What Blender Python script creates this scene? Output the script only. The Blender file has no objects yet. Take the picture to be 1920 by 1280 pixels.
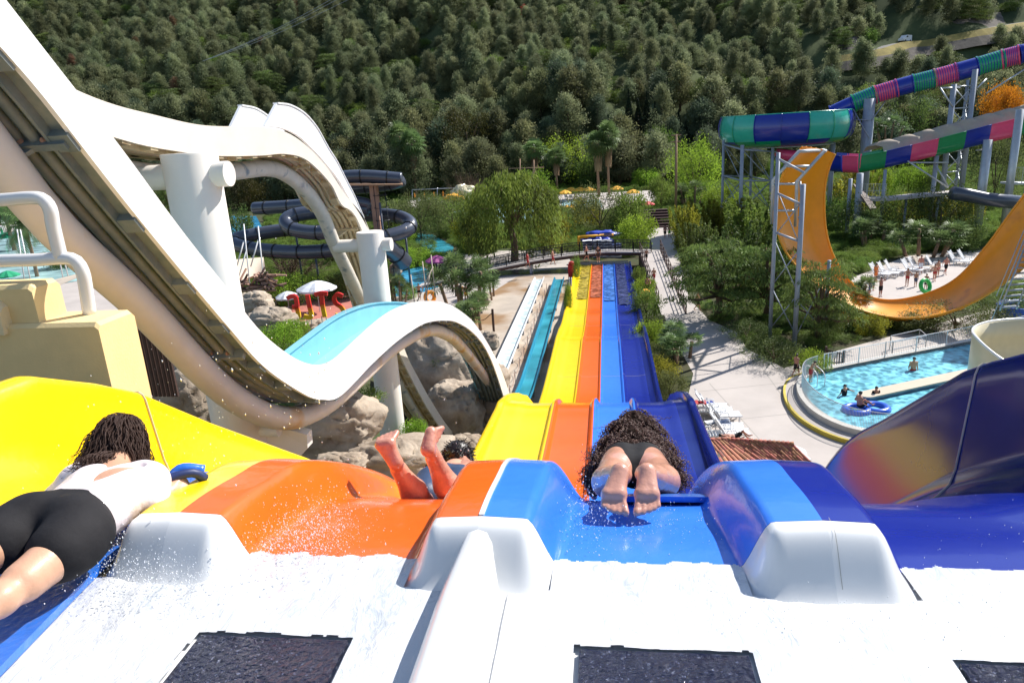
import bpy, math, random
import numpy as np
from mathutils import Vector, Matrix
random.seed(7); rng = np.random.default_rng(11)
scene = bpy.context.scene
COL = scene.collection
R = math.radians
# ------------------------------------------------------------------ camera
PSI, TH, RHO, F = R(8.1), R(16.5), R(3.5), 1333.0
CAM = np.array([0, 0, 15.5])
_f0 = np.array([-math.sin(PSI), math.cos(PSI), 0]); _r0 = np.array([math.cos(PSI), math.sin(PSI), 0]); _z = np.array([0, 0, 1.])
FW = _f0*math.cos(TH)-_z*math.sin(TH); _U0 = _z*math.cos(TH)+_f0*math.sin(TH)
UP = _U0*math.cos(RHO)+_r0*math.sin(RHO); RT = _r0*math.cos(RHO)-_U0*math.sin(RHO)
cd = bpy.data.cameras.new('camera'); cam = bpy.data.objects.new('camera', cd); COL.objects.link(cam)
cd.sensor_width = 36; cd.lens = 36*F/1920; cd.clip_start = .05; cd.clip_end = 3000
cam.matrix_world = Matrix(((RT[0], UP[0], -FW[0], CAM[0]), (RT[1], UP[1], -FW[1], CAM[1]), (RT[2], UP[2], -FW[2], CAM[2]), (0, 0, 0, 1)))
scene.camera = cam
# ------------------------------------------------------------------ world, sun, exposure
SUN_EL, SUN_AZ = R(44), R(47)          # azimuth from +y towards +x
w = bpy.data.worlds.new('World'); scene.world = w; w.use_nodes = True
nt = w.node_tree; bg = nt.nodes['Background']; sk = nt.nodes.new('ShaderNodeTexSky')
sk.sky_type = 'NISHITA'; sk.sun_disc = False; sk.sun_elevation = SUN_EL; sk.sun_rotation = SUN_AZ
sk.air_density = 1.0; sk.dust_density = .6; sk.ozone_density = 1.0
nt.links.new(sk.outputs[0], bg.inputs[0]); bg.inputs[1].default_value = 0.095
sd = bpy.data.lights.new('sun', 'SUN'); so = bpy.data.objects.new('sun', sd); COL.objects.link(so)
sd.energy = 4.6; sd.angle = R(.53); sd.color = (1, .965, .91)
_s = Vector((math.sin(SUN_AZ)*math.cos(SUN_EL), math.cos(SUN_AZ)*math.cos(SUN_EL), math.sin(SUN_EL)))
so.rotation_euler = _s.to_track_quat('Z', 'Y').to_euler(); so.location = (60, 80, 120)
scene.view_settings.view_transform = 'Standard'; scene.view_settings.look = 'None'
scene.view_settings.exposure = 0.68; scene.view_settings.gamma = 1; scene.view_settings.use_curve_mapping = False
try:
    scene.cycles.max_bounces = 6; scene.cycles.transparent_max_bounces = 6
except Exception: pass
# ------------------------------------------------------------------ pixel -> place helpers (photo pixels, 1920 wide)
def ray(px, py): return FW+RT*((px-960)/F)-UP*((py-640)/F)
def PD(px, py, d): return CAM+ray(px, py)*d
def W(px, py, Z=0.):
    r = ray(px, py); return CAM+r*((Z-CAM[2])/r[2])
def XP(px, py, x):
    r = ray(px, py); return CAM+r*(x/r[0])
def pix(p):
    v = np.array(p)-CAM; d = v@FW; return 960+F*(v@RT)/d, 640-F*(v@UP)/d, d
# ------------------------------------------------------------------ materials
def _n(t, k): return t.nodes.new('ShaderNode'+k)
def mat(name, col, rough=.5, var=0, vscale=3., var2=None, bump=0, bscale=8., coat=0, metal=0, spec=.5, objvar=0, wave=None, stain=None):
    m = bpy.data.materials.new(name); m.use_nodes = True; t = m.node_tree; b = t.nodes['Principled BSDF']
    b.inputs['Roughness'].default_value = rough; b.inputs['Metallic'].default_value = metal
    b.inputs['Specular IOR Level'].default_value = spec; b.inputs['Coat Weight'].default_value = coat
    b.inputs['Coat Roughness'].default_value = .06
    c = t.nodes.new('ShaderNodeRGB'); c.outputs[0].default_value = (*col, 1); out = c.outputs[0]
    tc = _n(t, 'TexCoord')
    if var or var2:
        nz = _n(t, 'TexNoise'); nz.inputs['Scale'].default_value = vscale; nz.inputs['Detail'].default_value = 6
        nz.inputs['Roughness'].default_value = .65
        t.links.new(tc.outputs['Object'], nz.inputs['Vector'])
        rp = _n(t, 'ValToRGB'); rp.color_ramp.elements[0].position = .33; rp.color_ramp.elements[1].position = .67
        lo = var2 if var2 else tuple(x*(1-var) for x in col); hi = col if var2 else tuple(min(1, x*(1+var*.7)) for x in col)
        rp.color_ramp.elements[0].color = (*lo, 1); rp.color_ramp.elements[1].color = (*hi, 1)
        t.links.new(nz.outputs['Fac'], rp.inputs[0]); out = rp.outputs[0]
    if stain:                                  # (colour, scale, threshold)
        n2 = _n(t, 'TexNoise'); n2.inputs['Scale'].default_value = stain[1]; n2.inputs['Detail'].default_value = 8
        mp = _n(t, 'Mapping'); mp.inputs['Scale'].default_value = stain[3] if len(stain) > 3 else (1, 1, 1)
        t.links.new(tc.outputs['Object'], mp.inputs[0]); t.links.new(mp.outputs[0], n2.inputs['Vector'])
        r2 = _n(t, 'ValToRGB'); r2.color_ramp.elements[0].position = stain[2]; r2.color_ramp.elements[1].position = min(1, stain[2]+.12)
        r2.color_ramp.elements[0].color = (0, 0, 0, 1); r2.color_ramp.elements[1].color = (1, 1, 1, 1)
        t.links.new(n2.outputs['Fac'], r2.inputs[0])
        mx = _n(t, 'MixRGB'); mx.inputs[2].default_value = (*stain[0], 1)
        t.links.new(r2.outputs[0], mx.inputs[0]); t.links.new(out, mx.inputs[1]); out = mx.outputs[0]
    if objvar:
        oi = _n(t, 'ObjectInfo'); hs = _n(t, 'HueSaturation'); mr = _n(t, 'MapRange')
        mr.inputs[3].default_value = 1-objvar; mr.inputs[4].default_value = 1+objvar
        t.links.new(oi.outputs['Random'], mr.inputs[0]); t.links.new(mr.outputs[0], hs.inputs['Value'])
        m2 = _n(t, 'MapRange'); m2.inputs[3].default_value = .5-.06*objvar; m2.inputs[4].default_value = .5+.06*objvar
        ml = _n(t, 'Math'); ml.operation = 'MULTIPLY'; ml.inputs[1].default_value = 7.31
        fr = _n(t, 'Math'); fr.operation = 'FRACT'
        t.links.new(oi.outputs['Random'], ml.inputs[0]); t.links.new(ml.outputs[0], fr.inputs[0]); t.links.new(fr.outputs[0], m2.inputs[0])
        t.links.new(m2.outputs[0], hs.inputs['Hue']); t.links.new(out, hs.inputs['Color']); out = hs.outputs[0]
    t.links.new(out, b.inputs['Base Color'])
    if bump:
        n3 = _n(t, 'TexNoise'); n3.inputs['Scale'].default_value = bscale; n3.inputs['Detail'].default_value = 5
        t.links.new(tc.outputs['Object'], n3.inputs['Vector'])
        bp = _n(t, 'Bump'); bp.inputs['Strength'].default_value = min(1, bump); bp.inputs['Distance'].default_value = .02*max(1, bump)
        t.links.new(n3.outputs['Fac'], bp.inputs['Height']); t.links.new(bp.outputs[0], b.inputs['Normal'])
        if coat: t.links.new(bp.outputs[0], b.inputs['Coat Normal'])
    m.diffuse_color = (*col, 1)
    return m
def leafmat(name, col, dark=.55, trans=.35, objvar=.25, rough=.6, col2=None):
    m = bpy.data.materials.new(name); m.use_nodes = True; t = m.node_tree; b = t.nodes['Principled BSDF']
    b.inputs['Roughness'].default_value = rough; b.inputs['Specular IOR Level'].default_value = .25
    tc = _n(t, 'TexCoord'); nz = _n(t, 'TexNoise'); nz.inputs['Scale'].default_value = 2.3; nz.inputs['Detail'].default_value = 4
    t.links.new(tc.outputs['Object'], nz.inputs['Vector'])
    rp = _n(t, 'ValToRGB'); rp.color_ramp.elements[0].position = .35; rp.color_ramp.elements[1].position = .65
    c2 = col2 or tuple(x*1.35 for x in col)
    rp.color_ramp.elements[0].color = (*[x*dark for x in col], 1); rp.color_ramp.elements[1].color = (*c2, 1)
    t.links.new(nz.outputs['Fac'], rp.inputs[0])
    oi = _n(t, 'ObjectInfo'); hs = _n(t, 'HueSaturation'); mr = _n(t, 'MapRange'); mr.inputs[3].default_value = 1-objvar; mr.inputs[4].default_value = 1+objvar
    t.links.new(oi.outputs['Random'], mr.inputs[0]); t.links.new(mr.outputs[0], hs.inputs['Value'])
    ml = _n(t, 'Math'); ml.operation = 'MULTIPLY'; ml.inputs[1].default_value = 9.77; fr = _n(t, 'Math'); fr.operation = 'FRACT'
    m2 = _n(t, 'MapRange'); m2.inputs[3].default_value = .5-.07*objvar; m2.inputs[4].default_value = .5+.05*objvar
    t.links.new(oi.outputs['Random'], ml.inputs[0]); t.links.new(ml.outputs[0], fr.inputs[0]); t.links.new(fr.outputs[0], m2.inputs[0]); t.links.new(m2.outputs[0], hs.inputs['Hue'])
    t.links.new(rp.outputs[0], hs.inputs['Color']); t.links.new(hs.outputs[0], b.inputs['Base Color'])
    tr = _n(t, 'BsdfTranslucent'); g = _n(t, 'Gamma'); g.inputs[1].default_value = .9
    t.links.new(hs.outputs[0], g.inputs[0]); t.links.new(g.outputs[0], tr.inputs[0])
    mx = _n(t, 'MixShader'); mx.inputs[0].default_value = trans
    t.links.new(b.outputs[0], mx.inputs[1]); t.links.new(tr.outputs[0], mx.inputs[2]); t.links.new(mx.outputs[0], t.nodes['Material Output'].inputs[0])
    return m
def watermat(name, col, rough=.05, bump=.6, bscale=1.2, trans=0.0, ripple_light=0):
    m = bpy.data.materials.new(name); m.use_nodes = True; t = m.node_tree; b = t.nodes['Principled BSDF']
    b.inputs['Roughness'].default_value = rough; b.inputs['IOR'].default_value = 1.33; b.inputs['Specular IOR Level'].default_value = .5
    tc = _n(t, 'TexCoord'); n1 = _n(t, 'TexNoise'); n1.inputs['Scale'].default_value = bscale*.5; n1.inputs['Detail'].default_value = 4
    vo = _n(t, 'TexVoronoi'); vo.feature = 'SMOOTH_F1'; vo.inputs['Scale'].default_value = bscale*.8
    n0 = _n(t, 'TexNoise'); n0.inputs['Scale'].default_value = bscale*.7; ma = _n(t, 'MixRGB'); ma.blend_type = 'ADD'; ma.inputs[0].default_value = .6
    t.links.new(tc.outputs['Object'], n0.inputs['Vector']); t.links.new(tc.outputs['Object'], ma.inputs[1]); t.links.new(n0.outputs['Color'], ma.inputs[2])
    t.links.new(tc.outputs['Object'], n1.inputs['Vector']); t.links.new(ma.outputs[0], vo.inputs['Vector'])
    rp = _n(t, 'ValToRGB'); e = rp.color_ramp.elements; e[0].position = .25; e[1].position = .8
    e[0].color = (*[x*.78 for x in col], 1); e[1].color = (*[min(1, x*(1.15+ripple_light)+.06*ripple_light) for x in col], 1)  # lighter cells paint caustic light into the water colour
    t.links.new(vo.outputs['Distance'], rp.inputs[0]); t.links.new(rp.outputs[0], b.inputs['Base Color'])
    bp = _n(t, 'Bump'); bp.inputs['Strength'].default_value = bump; bp.inputs['Distance'].default_value = .06
    n4 = _n(t, 'TexNoise'); n4.inputs['Scale'].default_value = bscale*2; n4.inputs['Detail'].default_value = 3
    t.links.new(tc.outputs['Object'], n4.inputs['Vector']); t.links.new(n4.outputs['Fac'], bp.inputs['Height']); t.links.new(bp.outputs[0], b.inputs['Normal'])
    return m
M = {}
def wet(name, col, **k):
    a = dict(rough=.25, coat=.35, bump=.12, bscale=14, var=.06, vscale=2.5); a.update(k); M[name] = mat(name, col, **a)
wet('yellow', (.92, .62, .0), rough=.3); wet('orange', (.80, .13, .008)); wet('blue', (.035, .20, .80)); wet('navy', (.006, .018, .25), rough=.2, coat=.2, bump=.06, bscale=5, spec=.35)
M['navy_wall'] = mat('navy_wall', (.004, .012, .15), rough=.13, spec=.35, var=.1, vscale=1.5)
M['white_gel'] = mat('white_gel', (.80, .80, .79), rough=.25, coat=.5, var=.03, vscale=3)
M['foam'] = mat('foam', (.80, .81, .82), rough=.25, coat=.8)
def _foam(m):
    t = m.node_tree; b = t.nodes['Principled BSDF']; tc = _n(t, 'TexCoord'); mp = _n(t, 'Mapping'); mp.inputs['Scale'].default_value = (1, .38, 1); t.links.new(tc.outputs['Object'], mp.inputs[0])
    nd = _n(t, 'TexNoise'); nd.inputs['Scale'].default_value = 6; nd.inputs['Detail'].default_value = 3; ad = _n(t, 'MixRGB'); ad.blend_type = 'ADD'; ad.inputs[0].default_value = .35
    t.links.new(mp.outputs[0], nd.inputs['Vector']); t.links.new(mp.outputs[0], ad.inputs[1]); t.links.new(nd.outputs['Color'], ad.inputs[2])
    n1 = _n(t, 'TexNoise'); n1.inputs['Scale'].default_value = 46; n1.inputs['Detail'].default_value = 7; n1.inputs['Roughness'].default_value = .62; t.links.new(ad.outputs[0], n1.inputs['Vector'])
    n2 = _n(t, 'TexNoise'); n2.inputs['Scale'].default_value = 4; n2.inputs['Detail'].default_value = 4; t.links.new(ad.outputs[0], n2.inputs['Vector'])
    mu = _n(t, 'Math'); mu.operation = 'MULTIPLY_ADD'; mu.inputs[1].default_value = .55; t.links.new(n2.outputs['Fac'], mu.inputs[0]); mh = _n(t, 'Math'); mh.operation = 'MULTIPLY'; mh.inputs[1].default_value = .5; t.links.new(n1.outputs['Fac'], mh.inputs[0]); t.links.new(mh.outputs[0], mu.inputs[2])
    rp = _n(t, 'ValToRGB'); e = rp.color_ramp.elements; e[0].position = .40; e[0].color = (.50, .535, .57, 1); e[1].position = .50; e[1].color = (.66, .67, .68, 1); t.links.new(mu.outputs[0], rp.inputs[0]); t.links.new(rp.outputs[0], b.inputs['Base Color'])
    bp = _n(t, 'Bump'); bp.inputs['Strength'].default_value = .6; bp.inputs['Distance'].default_value = .009; t.links.new(n1.outputs['Fac'], bp.inputs['Height']); t.links.new(bp.outputs[0], b.inputs['Normal']); t.links.new(bp.outputs[0], b.inputs['Coat Normal'])
_foam(M['foam'])
M['pad'] = mat('pad', (.006, .010, .035), rough=.2, spec=.3, coat=.35, bump=1.8, bscale=45, stain=((.18, .20, .28), 70, .62))
M['mat_blue'] = mat('mat_blue', (.03, .16, .62), rough=.3, coat=.5, bump=.2, bscale=30, var=.08, vscale=6)
M['mat_navy'] = mat('mat_navy', (.015, .03, .12), rough=.5)
M['white_wall'] = mat('white_wall', (.88, .88, .88), rough=.3, coat=.25, var=.04, vscale=1.2, stain=((.52, .42, .26), 1.1, .80))
M['cream_wall'] = mat('cream_wall', (.78, .70, .60), rough=.4, var=.05, vscale=1.5, stain=((.55, .42, .28), 1.1, .68))
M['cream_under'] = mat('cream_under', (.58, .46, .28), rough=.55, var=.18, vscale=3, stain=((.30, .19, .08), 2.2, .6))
M['aqua_floor'] = mat('aqua_floor', (.24, .56, .67), rough=.3, coat=.3, var=.06, vscale=2)
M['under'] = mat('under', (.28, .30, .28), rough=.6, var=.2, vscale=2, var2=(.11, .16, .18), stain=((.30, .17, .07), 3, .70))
M['under_dark'] = mat('under_dark', (.07, .14, .18), rough=.5, var=.2, vscale=3)
M['pipe'] = mat('pipe', (.66, .60, .55), rough=.5, var=.08, vscale=1.2, stain=((.60, .34, .09), .8, .56))
M['pipe_chip'] = mat('pipe_chip', (.66, .60, .52), rough=.5, stain=((.2, .24, .28), 3.5, .57), var=.1)
M['column'] = mat('column', (.78, .73, .66), rough=.5, var=.05, vscale=1, stain=((.5, .42, .3), .8, .7, (1, 1, .3)))
M['steel'] = mat('steel', (.33, .36, .42), rough=.5, metal=.2, var=.1, vscale=2)
M['galv'] = mat('galv', (.50, .52, .54), rough=.4, metal=.5, var=.1, vscale=2)
M['rail_white'] = mat('rail_white', (.80, .79, .78), rough=.25, coat=.3)
M['stucco'] = mat('stucco', (.80, .60, .30), rough=.85, bump=.14, bscale=50, var=.06, vscale=4, stain=((.33, .2, .08), 3.2, .7))
M['stucco_wear'] = mat('stucco_wear', (.82, .66, .40), rough=.85, bump=.14, bscale=50, var=.06, vscale=4, stain=((.30, .2, .1), 5, .72))
M['rock'] = mat('rock', (.48, .40, .31), rough=.95, bump=2.6, bscale=3.2, var=.5, vscale=1.1, var2=(.24, .18, .13), stain=((.12, .09, .07), .7, .63))  # dark tones put crevice shade into the rock colour
M['pave'] = mat('pave', (.45, .40, .365), rough=.85, bump=.15, bscale=30, var=.10, vscale=.35, stain=((.36, .32, .29), .8, .66))
M['pave_wet'] = mat('pave_wet', (.50, .42, .34), rough=.55, var=.2, vscale=.3, stain=((.29, .17, .08), .14, .50))
M['pave_red'] = mat('pave_red', (.46, .16, .12), rough=.85, var=.15, vscale=.8, bump=.2, bscale=14)
M['joint_pale'] = mat('joint_pale', (.55, .50, .42), rough=.6)
M['brick_dark'] = mat('brick_dark', (.055, .022, .02), rough=.9, var=.2, vscale=2)
M['joint'] = mat('joint', (.30, .28, .25), rough=.9)
M['soil'] = mat('soil', (.085, .07, .045), rough=1, spec=.1, var=.4, vscale=.25, var2=(.05, .075, .03), bump=1, bscale=2)
M['forest_floor'] = mat('forest_floor', (.085, .105, .045), rough=1, spec=.1, var=.4, vscale=.06, var2=(.03, .045, .022), bump=1, bscale=.5)
M['drygrass'] = mat('drygrass', (.24, .19, .05), rough=1, var=.3, vscale=.3)
M['cutbank'] = mat('cutbank', (.11, .095, .08), rough=1, var=.5, vscale=.25, bump=2, bscale=.6)
M['asphalt'] = mat('asphalt', (.16, .15, .14), rough=.9, var=.15, vscale=.5)
M['pool'] = watermat('pool', (.10, .32, .41), bscale=3.6, ripple_light=1.2, bump=.5)
M['pool_blue'] = watermat('pool_blue', (.035, .26, .46), bscale=1.6, ripple_light=.9, bump=.4)
M['pool_teal'] = watermat('pool_teal', (.03, .26, .34), bscale=.8, ripple_light=.3, bump=.4)
M['pool_pale'] = watermat('pool_pale', (.38, .58, .62), bscale=.6, ripple_light=.5, bump=.3)
M['slide_water'] = watermat('slide_water', (.02, .03, .06), bscale=4, bump=1)
M['beige_gel'] = mat('beige_gel', (.72, .62, .40), rough=.35, coat=.3, var=.05, vscale=2)
M['tile_blue'] = mat('tile_blue', (.02, .06, .13), rough=.3, coat=.5)
M['kerb'] = mat('kerb', (.55, .52, .47), rough=.8, var=.1, vscale=2)
M['kerb_yellow'] = mat('kerb_yellow', (.55, .42, .05), rough=.7, var=.2, vscale=2)
M['roof_tile'] = mat('roof_tile', (.50, .20, .12), rough=.85, var=.25, vscale=1.8, objvar=.35, stain=((.14, .10, .07), 3, .62))
M['wood_dark'] = mat('wood_dark', (.07, .035, .025), rough=.7, var=.2, vscale=3)
M['wood'] = mat('wood', (.34, .20, .12), rough=.8, var=.2, vscale=3)
M['deck'] = mat('deck', (.46, .42, .40), rough=.8, var=.1, vscale=1)
M['boomerang'] = mat('boomerang', (.84, .33, .006), rough=.4, coat=.15, var=.1, vscale=.5, stain=((.62, .22, .02), .5, .62))
M['boomerang_back'] = mat('boomerang_back', (.84, .34, .008), rough=.45, coat=.2, var=.08, vscale=.6)
wet('seg_navy', (.010, .03, .34)); wet('seg_green', (.01, .36, .17)); wet('seg_pink', (.80, .08, .22)); wet('seg_aqua', (.03, .46, .34)); wet('seg_green2', (.01, .27, .10))
M['net'] = mat('net', (.42, .35, .28), rough=.9, var=.1, vscale=1)
M['tube_grey'] = mat('tube_grey', (.06, .07, .10), rough=.3, coat=.5, var=.12, vscale=.7)
M['black'] = mat('black', (.01, .01, .012), rough=.4)
M['rust'] = mat('rust', (.42, .24, .17), rough=.8, var=.15, vscale=1)
M['white_plastic'] = mat('white_plastic', (.80, .80, .80), rough=.4)
M['umb_yellow'] = mat('umb_yellow', (.86, .42, .03), rough=.8); M['umb_orange'] = mat('umb_orange', (.85, .28, .02), rough=.8)
M['umb_white'] = mat('umb_white', (.70, .72, .76), rough=.8); M['umb_green'] = mat('umb_green', (.01, .28, .13), rough=.8)
M['umb_purple'] = mat('umb_purple', (.30, .06, .22), rough=.8); M['umb_red'] = mat('umb_red', (.5, .02, .02), rough=.7)
M['canvas'] = mat('canvas', (.55, .46, .36), rough=.9, var=.06, vscale=1)
M['tarp'] = mat('tarp', (.02, .05, .42), rough=.4, coat=.2); M['foam_white'] = mat('foam_white', (.75, .75, .78), rough=.6)
M['ring_orange'] = mat('ring_orange', (.85, .28, .01), rough=.3, coat=.4); M['ring_green'] = mat('ring_green', (.02, .45, .06), rough=.3, coat=.4); M['ring_blue'] = mat('ring_blue', (.03, .12, .62), rough=.3, coat=.4)
M['skin'] = mat('skin', (.62, .33, .22), rough=.45, spec=.4, var=.08, vscale=9, coat=.25, bump=.1, bscale=40, objvar=.12)
M['skin2'] = mat('skin2', (.50, .24, .15), rough=.45, spec=.4, var=.1, vscale=5, objvar=.25)
M['skin_wet'] = mat('skin_wet', (.66, .32, .22), rough=.3, var=.12, vscale=9, coat=.7, bump=.15, bscale=40)
M['hair'] = mat('hair', (.018, .010, .007), rough=.45, spec=.6, objvar=.3); M['hair_curl'] = mat('hair_curl', (.040, .018, .013), rough=.5, spec=.6)
M['short_black'] = mat('short_black', (.016, .015, .017), rough=.8, coat=.0, bump=.5, bscale=7, spec=.25, var=.2, vscale=8)
M['short_navy'] = mat('short_navy', (.03, .055, .12), rough=.5, bump=.3, bscale=20, var=.15, vscale=10)
M['shirt'] = mat('shirt', (.78, .68, .68), rough=.5, bump=.9, bscale=9, var=.07, vscale=8, coat=.1)
M['cloth_red'] = mat('cloth_red', (.42, .03, .03), rough=.8); M['cloth_blue'] = mat('cloth_blue', (.03, .06, .3), rough=.8); M['cloth_green'] = mat('cloth_green', (.1, .5, .05), rough=.8); M['cloth_orange'] = mat('cloth_orange', (.8, .2, .04), rough=.8)
M['letter_red'] = mat('letter_red', (.68, .02, .01), rough=.4, coat=.3)
M['bark'] = mat('bark', (.13, .085, .055), rough=1, bump=1, bscale=6, var=.3, vscale=4); M['palmbark'] = mat('palmbark', (.26, .17, .11), rough=1, bump=1, bscale=9, var=.35, vscale=6)
M['skirt'] = leafmat('skirt', (.34, .23, .13), trans=.15)
M['drop'] = mat('drop', (.85, .87, .9), rough=.05, coat=1)
M['pine'] = leafmat('pine', (.17, .205, .09), dark=.6, trans=.42, objvar=.35, col2=(.28, .315, .16))
M['pine_olive'] = leafmat('pine_olive', (.17, .19, .075), dark=.5, trans=.4, objvar=.3, col2=(.27, .29, .13)); M['pine_deep'] = leafmat('pine_deep', (.085, .13, .07), dark=.5, trans=.35, objvar=.3, col2=(.16, .21, .12))
M['pine_dark'] = leafmat('pine_dark', (.022, .036, .018), trans=.2, objvar=.3); M['cypress'] = leafmat('cypress', (.014, .026, .013), trans=.1)
M['lf_bright'] = leafmat('lf_bright', (.21, .34, .03), trans=.5, dark=.5); M['lf_mid'] = leafmat('lf_mid', (.17, .26, .045), trans=.4, dark=.45)
M['lf_olive'] = leafmat('lf_olive', (.17, .20, .06), trans=.35, dark=.5); M['lf_dark'] = leafmat('lf_dark', (.12, .175, .04), trans=.3, dark=.45)
M['lf_yellow'] = leafmat('lf_yellow', (.27, .30, .03), trans=.5, dark=.4, col2=(.42, .40, .04)); M['lf_orange'] = leafmat('lf_orange', (.62, .26, .01), trans=.4, dark=.6, col2=(.75, .33, .02))
M['lf_willow'] = leafmat('lf_willow', (.19, .25, .04), trans=.4, dark=.4); M['lf_palm'] = leafmat('lf_palm', (.14, .22, .07), trans=.35, dark=.5, rough=.4)
M['lf_rust'] = leafmat('lf_rust', (.42, .09, .04), trans=.3, dark=.6)
M['lf_brown'] = leafmat('lf_brown', (.20, .12, .06), trans=.3, dark=.5); M['lf_deep'] = leafmat('lf_deep', (.09, .10, .02), trans=.3, dark=.3, col2=(.10, .09, .02))
# ------------------------------------------------------------------ mesh helpers
OFF = {}
class MB:
    def __init__(s): s.v = []; s.f = []; s.m = []; s.n = 0
    def add(s, v, f, mi=0):
        v = np.asarray(v, float).reshape(-1, 3); o = s.n; s.v.append(v); s.n += len(v)
        s.f += [tuple(int(i)+o for i in q) for q in f]; s.m += [mi]*len(f); return s
    def box(s, c, d, rz=0, mi=0, A=None, bev=0):
        c = np.array(c, float); h = np.array(d, float)/2
        p = np.array([[x, y, z] for z in (-1, 1) for x, y in ((-1, -1), (1, -1), (1, 1), (-1, 1))], float)*h
        if A is not None: p = p@np.array(A).T
        elif rz: cc, ss = math.cos(rz), math.sin(rz); p = np.stack([p[:, 0]*cc-p[:, 1]*ss, p[:, 0]*ss+p[:, 1]*cc, p[:, 2]], 1)
        return s.add(p+c, [(3, 2, 1, 0), (4, 5, 6, 7), (0, 1, 5, 4), (1, 2, 6, 5), (2, 3, 7, 6), (3, 0, 4, 7)], mi)
    def tube(s, pts, r, n=10, caps=True, mi=0, closed=False):
        P = np.asarray(pts, float); k = len(P); rr = np.broadcast_to(np.asarray(r, float), (k,))
        T = np.gradient(P, axis=0) if not closed else np.roll(P, -1, 0)-np.roll(P, 1, 0)
        T /= np.linalg.norm(T, axis=1)[:, None]+1e-9
        a = np.array([0, 0, 1.]) if abs(T[0][2]) < .9 else np.array([1., 0, 0]); u = np.cross(T[0], a); u /= np.linalg.norm(u)
        th = np.linspace(0, 2*np.pi, n, endpoint=False); vs = []
        for i in range(k):
            u = u-T[i]*(u@T[i]); u /= np.linalg.norm(u)+1e-9; w_ = np.cross(T[i], u)
            vs.append(P[i]+rr[i]*(np.outer(np.cos(th), u)+np.outer(np.sin(th), w_)))
        f = [(i*n+j, i*n+(j+1) % n, ((i+1) % k)*n+(j+1) % n, ((i+1) % k)*n+j) for i in range(k if closed else k-1) for j in range(n)]
        if caps and not closed: f += [tuple(range(n))[::-1], tuple((k-1)*n+j for j in range(n))]
        return s.add(np.concatenate(vs), f, mi)
    def bar(s, a, b, r, n=6, mi=0, r2=None): return s.tube([a, b], [r, r if r2 is None else r2], n, mi=mi)
    def ell(s, c, r, n=10, m=8, mi=0, noise=0, A=None):
        th = np.linspace(0, np.pi, m+1)[1:-1]; ph = np.linspace(0, 2*np.pi, n, endpoint=False)
        p = [[0, 0, 1]]+[[math.sin(t)*math.cos(q), math.sin(t)*math.sin(q), math.cos(t)] for t in th for q in ph]+[[0, 0, -1]]
        p = np.array(p)*(1+noise*rng.normal(size=(len(p), 1)))*np.array(r)
        if A is not None: p = p@np.array(A).T
        f = [(0, 1+j, 1+(j+1) % n) for j in range(n)]
        for i in range(m-2): f += [(1+i*n+j, 1+(i+1)*n+j, 1+(i+1)*n+(j+1) % n, 1+i*n+(j+1) % n) for j in range(n)]
        L = len(p)-1; f += [(L, 1+(m-2)*n+(j+1) % n, 1+(m-2)*n+j) for j in range(n)]
        return s.add(p+np.array(c), f, mi)
    def grid(s, G, mi=0, flip=False, cu=False, cv=False, mif=None):
        G = np.asarray(G, float); a, b = G.shape[:2]; f = []; ms = []
        for i in range(a if cu else a-1):
            for j in range(b if cv else b-1):
                q = (i*b+j, i*b+(j+1) % b, ((i+1) % a)*b+(j+1) % b, ((i+1) % a)*b+j)
                f.append(q[::-1] if flip else q); ms.append(mif(i, j) if mif else mi)
        s.add(G.reshape(-1, 3), f, 0); s.m[-len(f):] = ms; return s
    def slab(s, G, t, mi=0, cu=False):
        """grid given a thickness vector (array or callable): closed shell"""
        G = np.asarray(G, float); B = G+np.asarray(t, float); a, b = G.shape[:2]
        s.grid(G, mi, cu=cu); s.grid(B, mi, flip=True, cu=cu)
        for e in ([0, b-1]):
            st = np.stack([G[:, e], B[:, e]], 1); s.grid(st, mi, flip=(e == 0), cu=cu)
        if not cu:
            for e in ([0, a-1]): s.grid(np.stack([G[e], B[e]], 1), mi, flip=(e != 0))
        return s
    def prism(s, poly, t, mi=0):
        P = np.asarray(poly, float); n = len(P); t = np.asarray(t, float)
        return s.add(np.concatenate([P, P+t]), [tuple(range(n))[::-1], tuple(range(n, 2*n))]+[(i, (i+1) % n, n+(i+1) % n, n+i) for i in range(n)], mi)
    def build(s, name, mats, parent=None, smooth=False, label=None, kind=None, mod=None):
        me = bpy.data.meshes.new(name); V = np.concatenate(s.v) if s.v else np.zeros((0, 3))
        off = OFF.get(parent.name, np.zeros(3)) if parent else np.zeros(3)
        me.from_pydata((V-off).tolist(), [], s.f)
        if not isinstance(mats, (list, tuple)): mats = [mats]
        for q in mats: me.materials.append(M[q] if isinstance(q, str) else q)
        if len(mats) > 1: me.polygons.foreach_set('material_index', s.m)
        if smooth: me.polygons.foreach_set('use_smooth', [True]*len(me.polygons))
        me.update()
        o = bpy.data.objects.new(name, me); COL.objects.link(o)
        if parent: o.parent = parent; OFF[o.name] = off
        if label: o['label'] = label
        if kind: o['kind'] = kind
        if smooth == 'angle': smooth_angle(o)
        return o
def smooth_angle(o, ang=40):
    me = o.data
    e = np.zeros(0)
    import bmesh
    bm = bmesh.new(); bm.from_mesh(me)
    for ed in bm.edges:
        if len(ed.link_faces) == 2 and ed.calc_face_angle(0) > R(ang): ed.smooth = False
    bm.to_mesh(me); bm.free()
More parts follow.
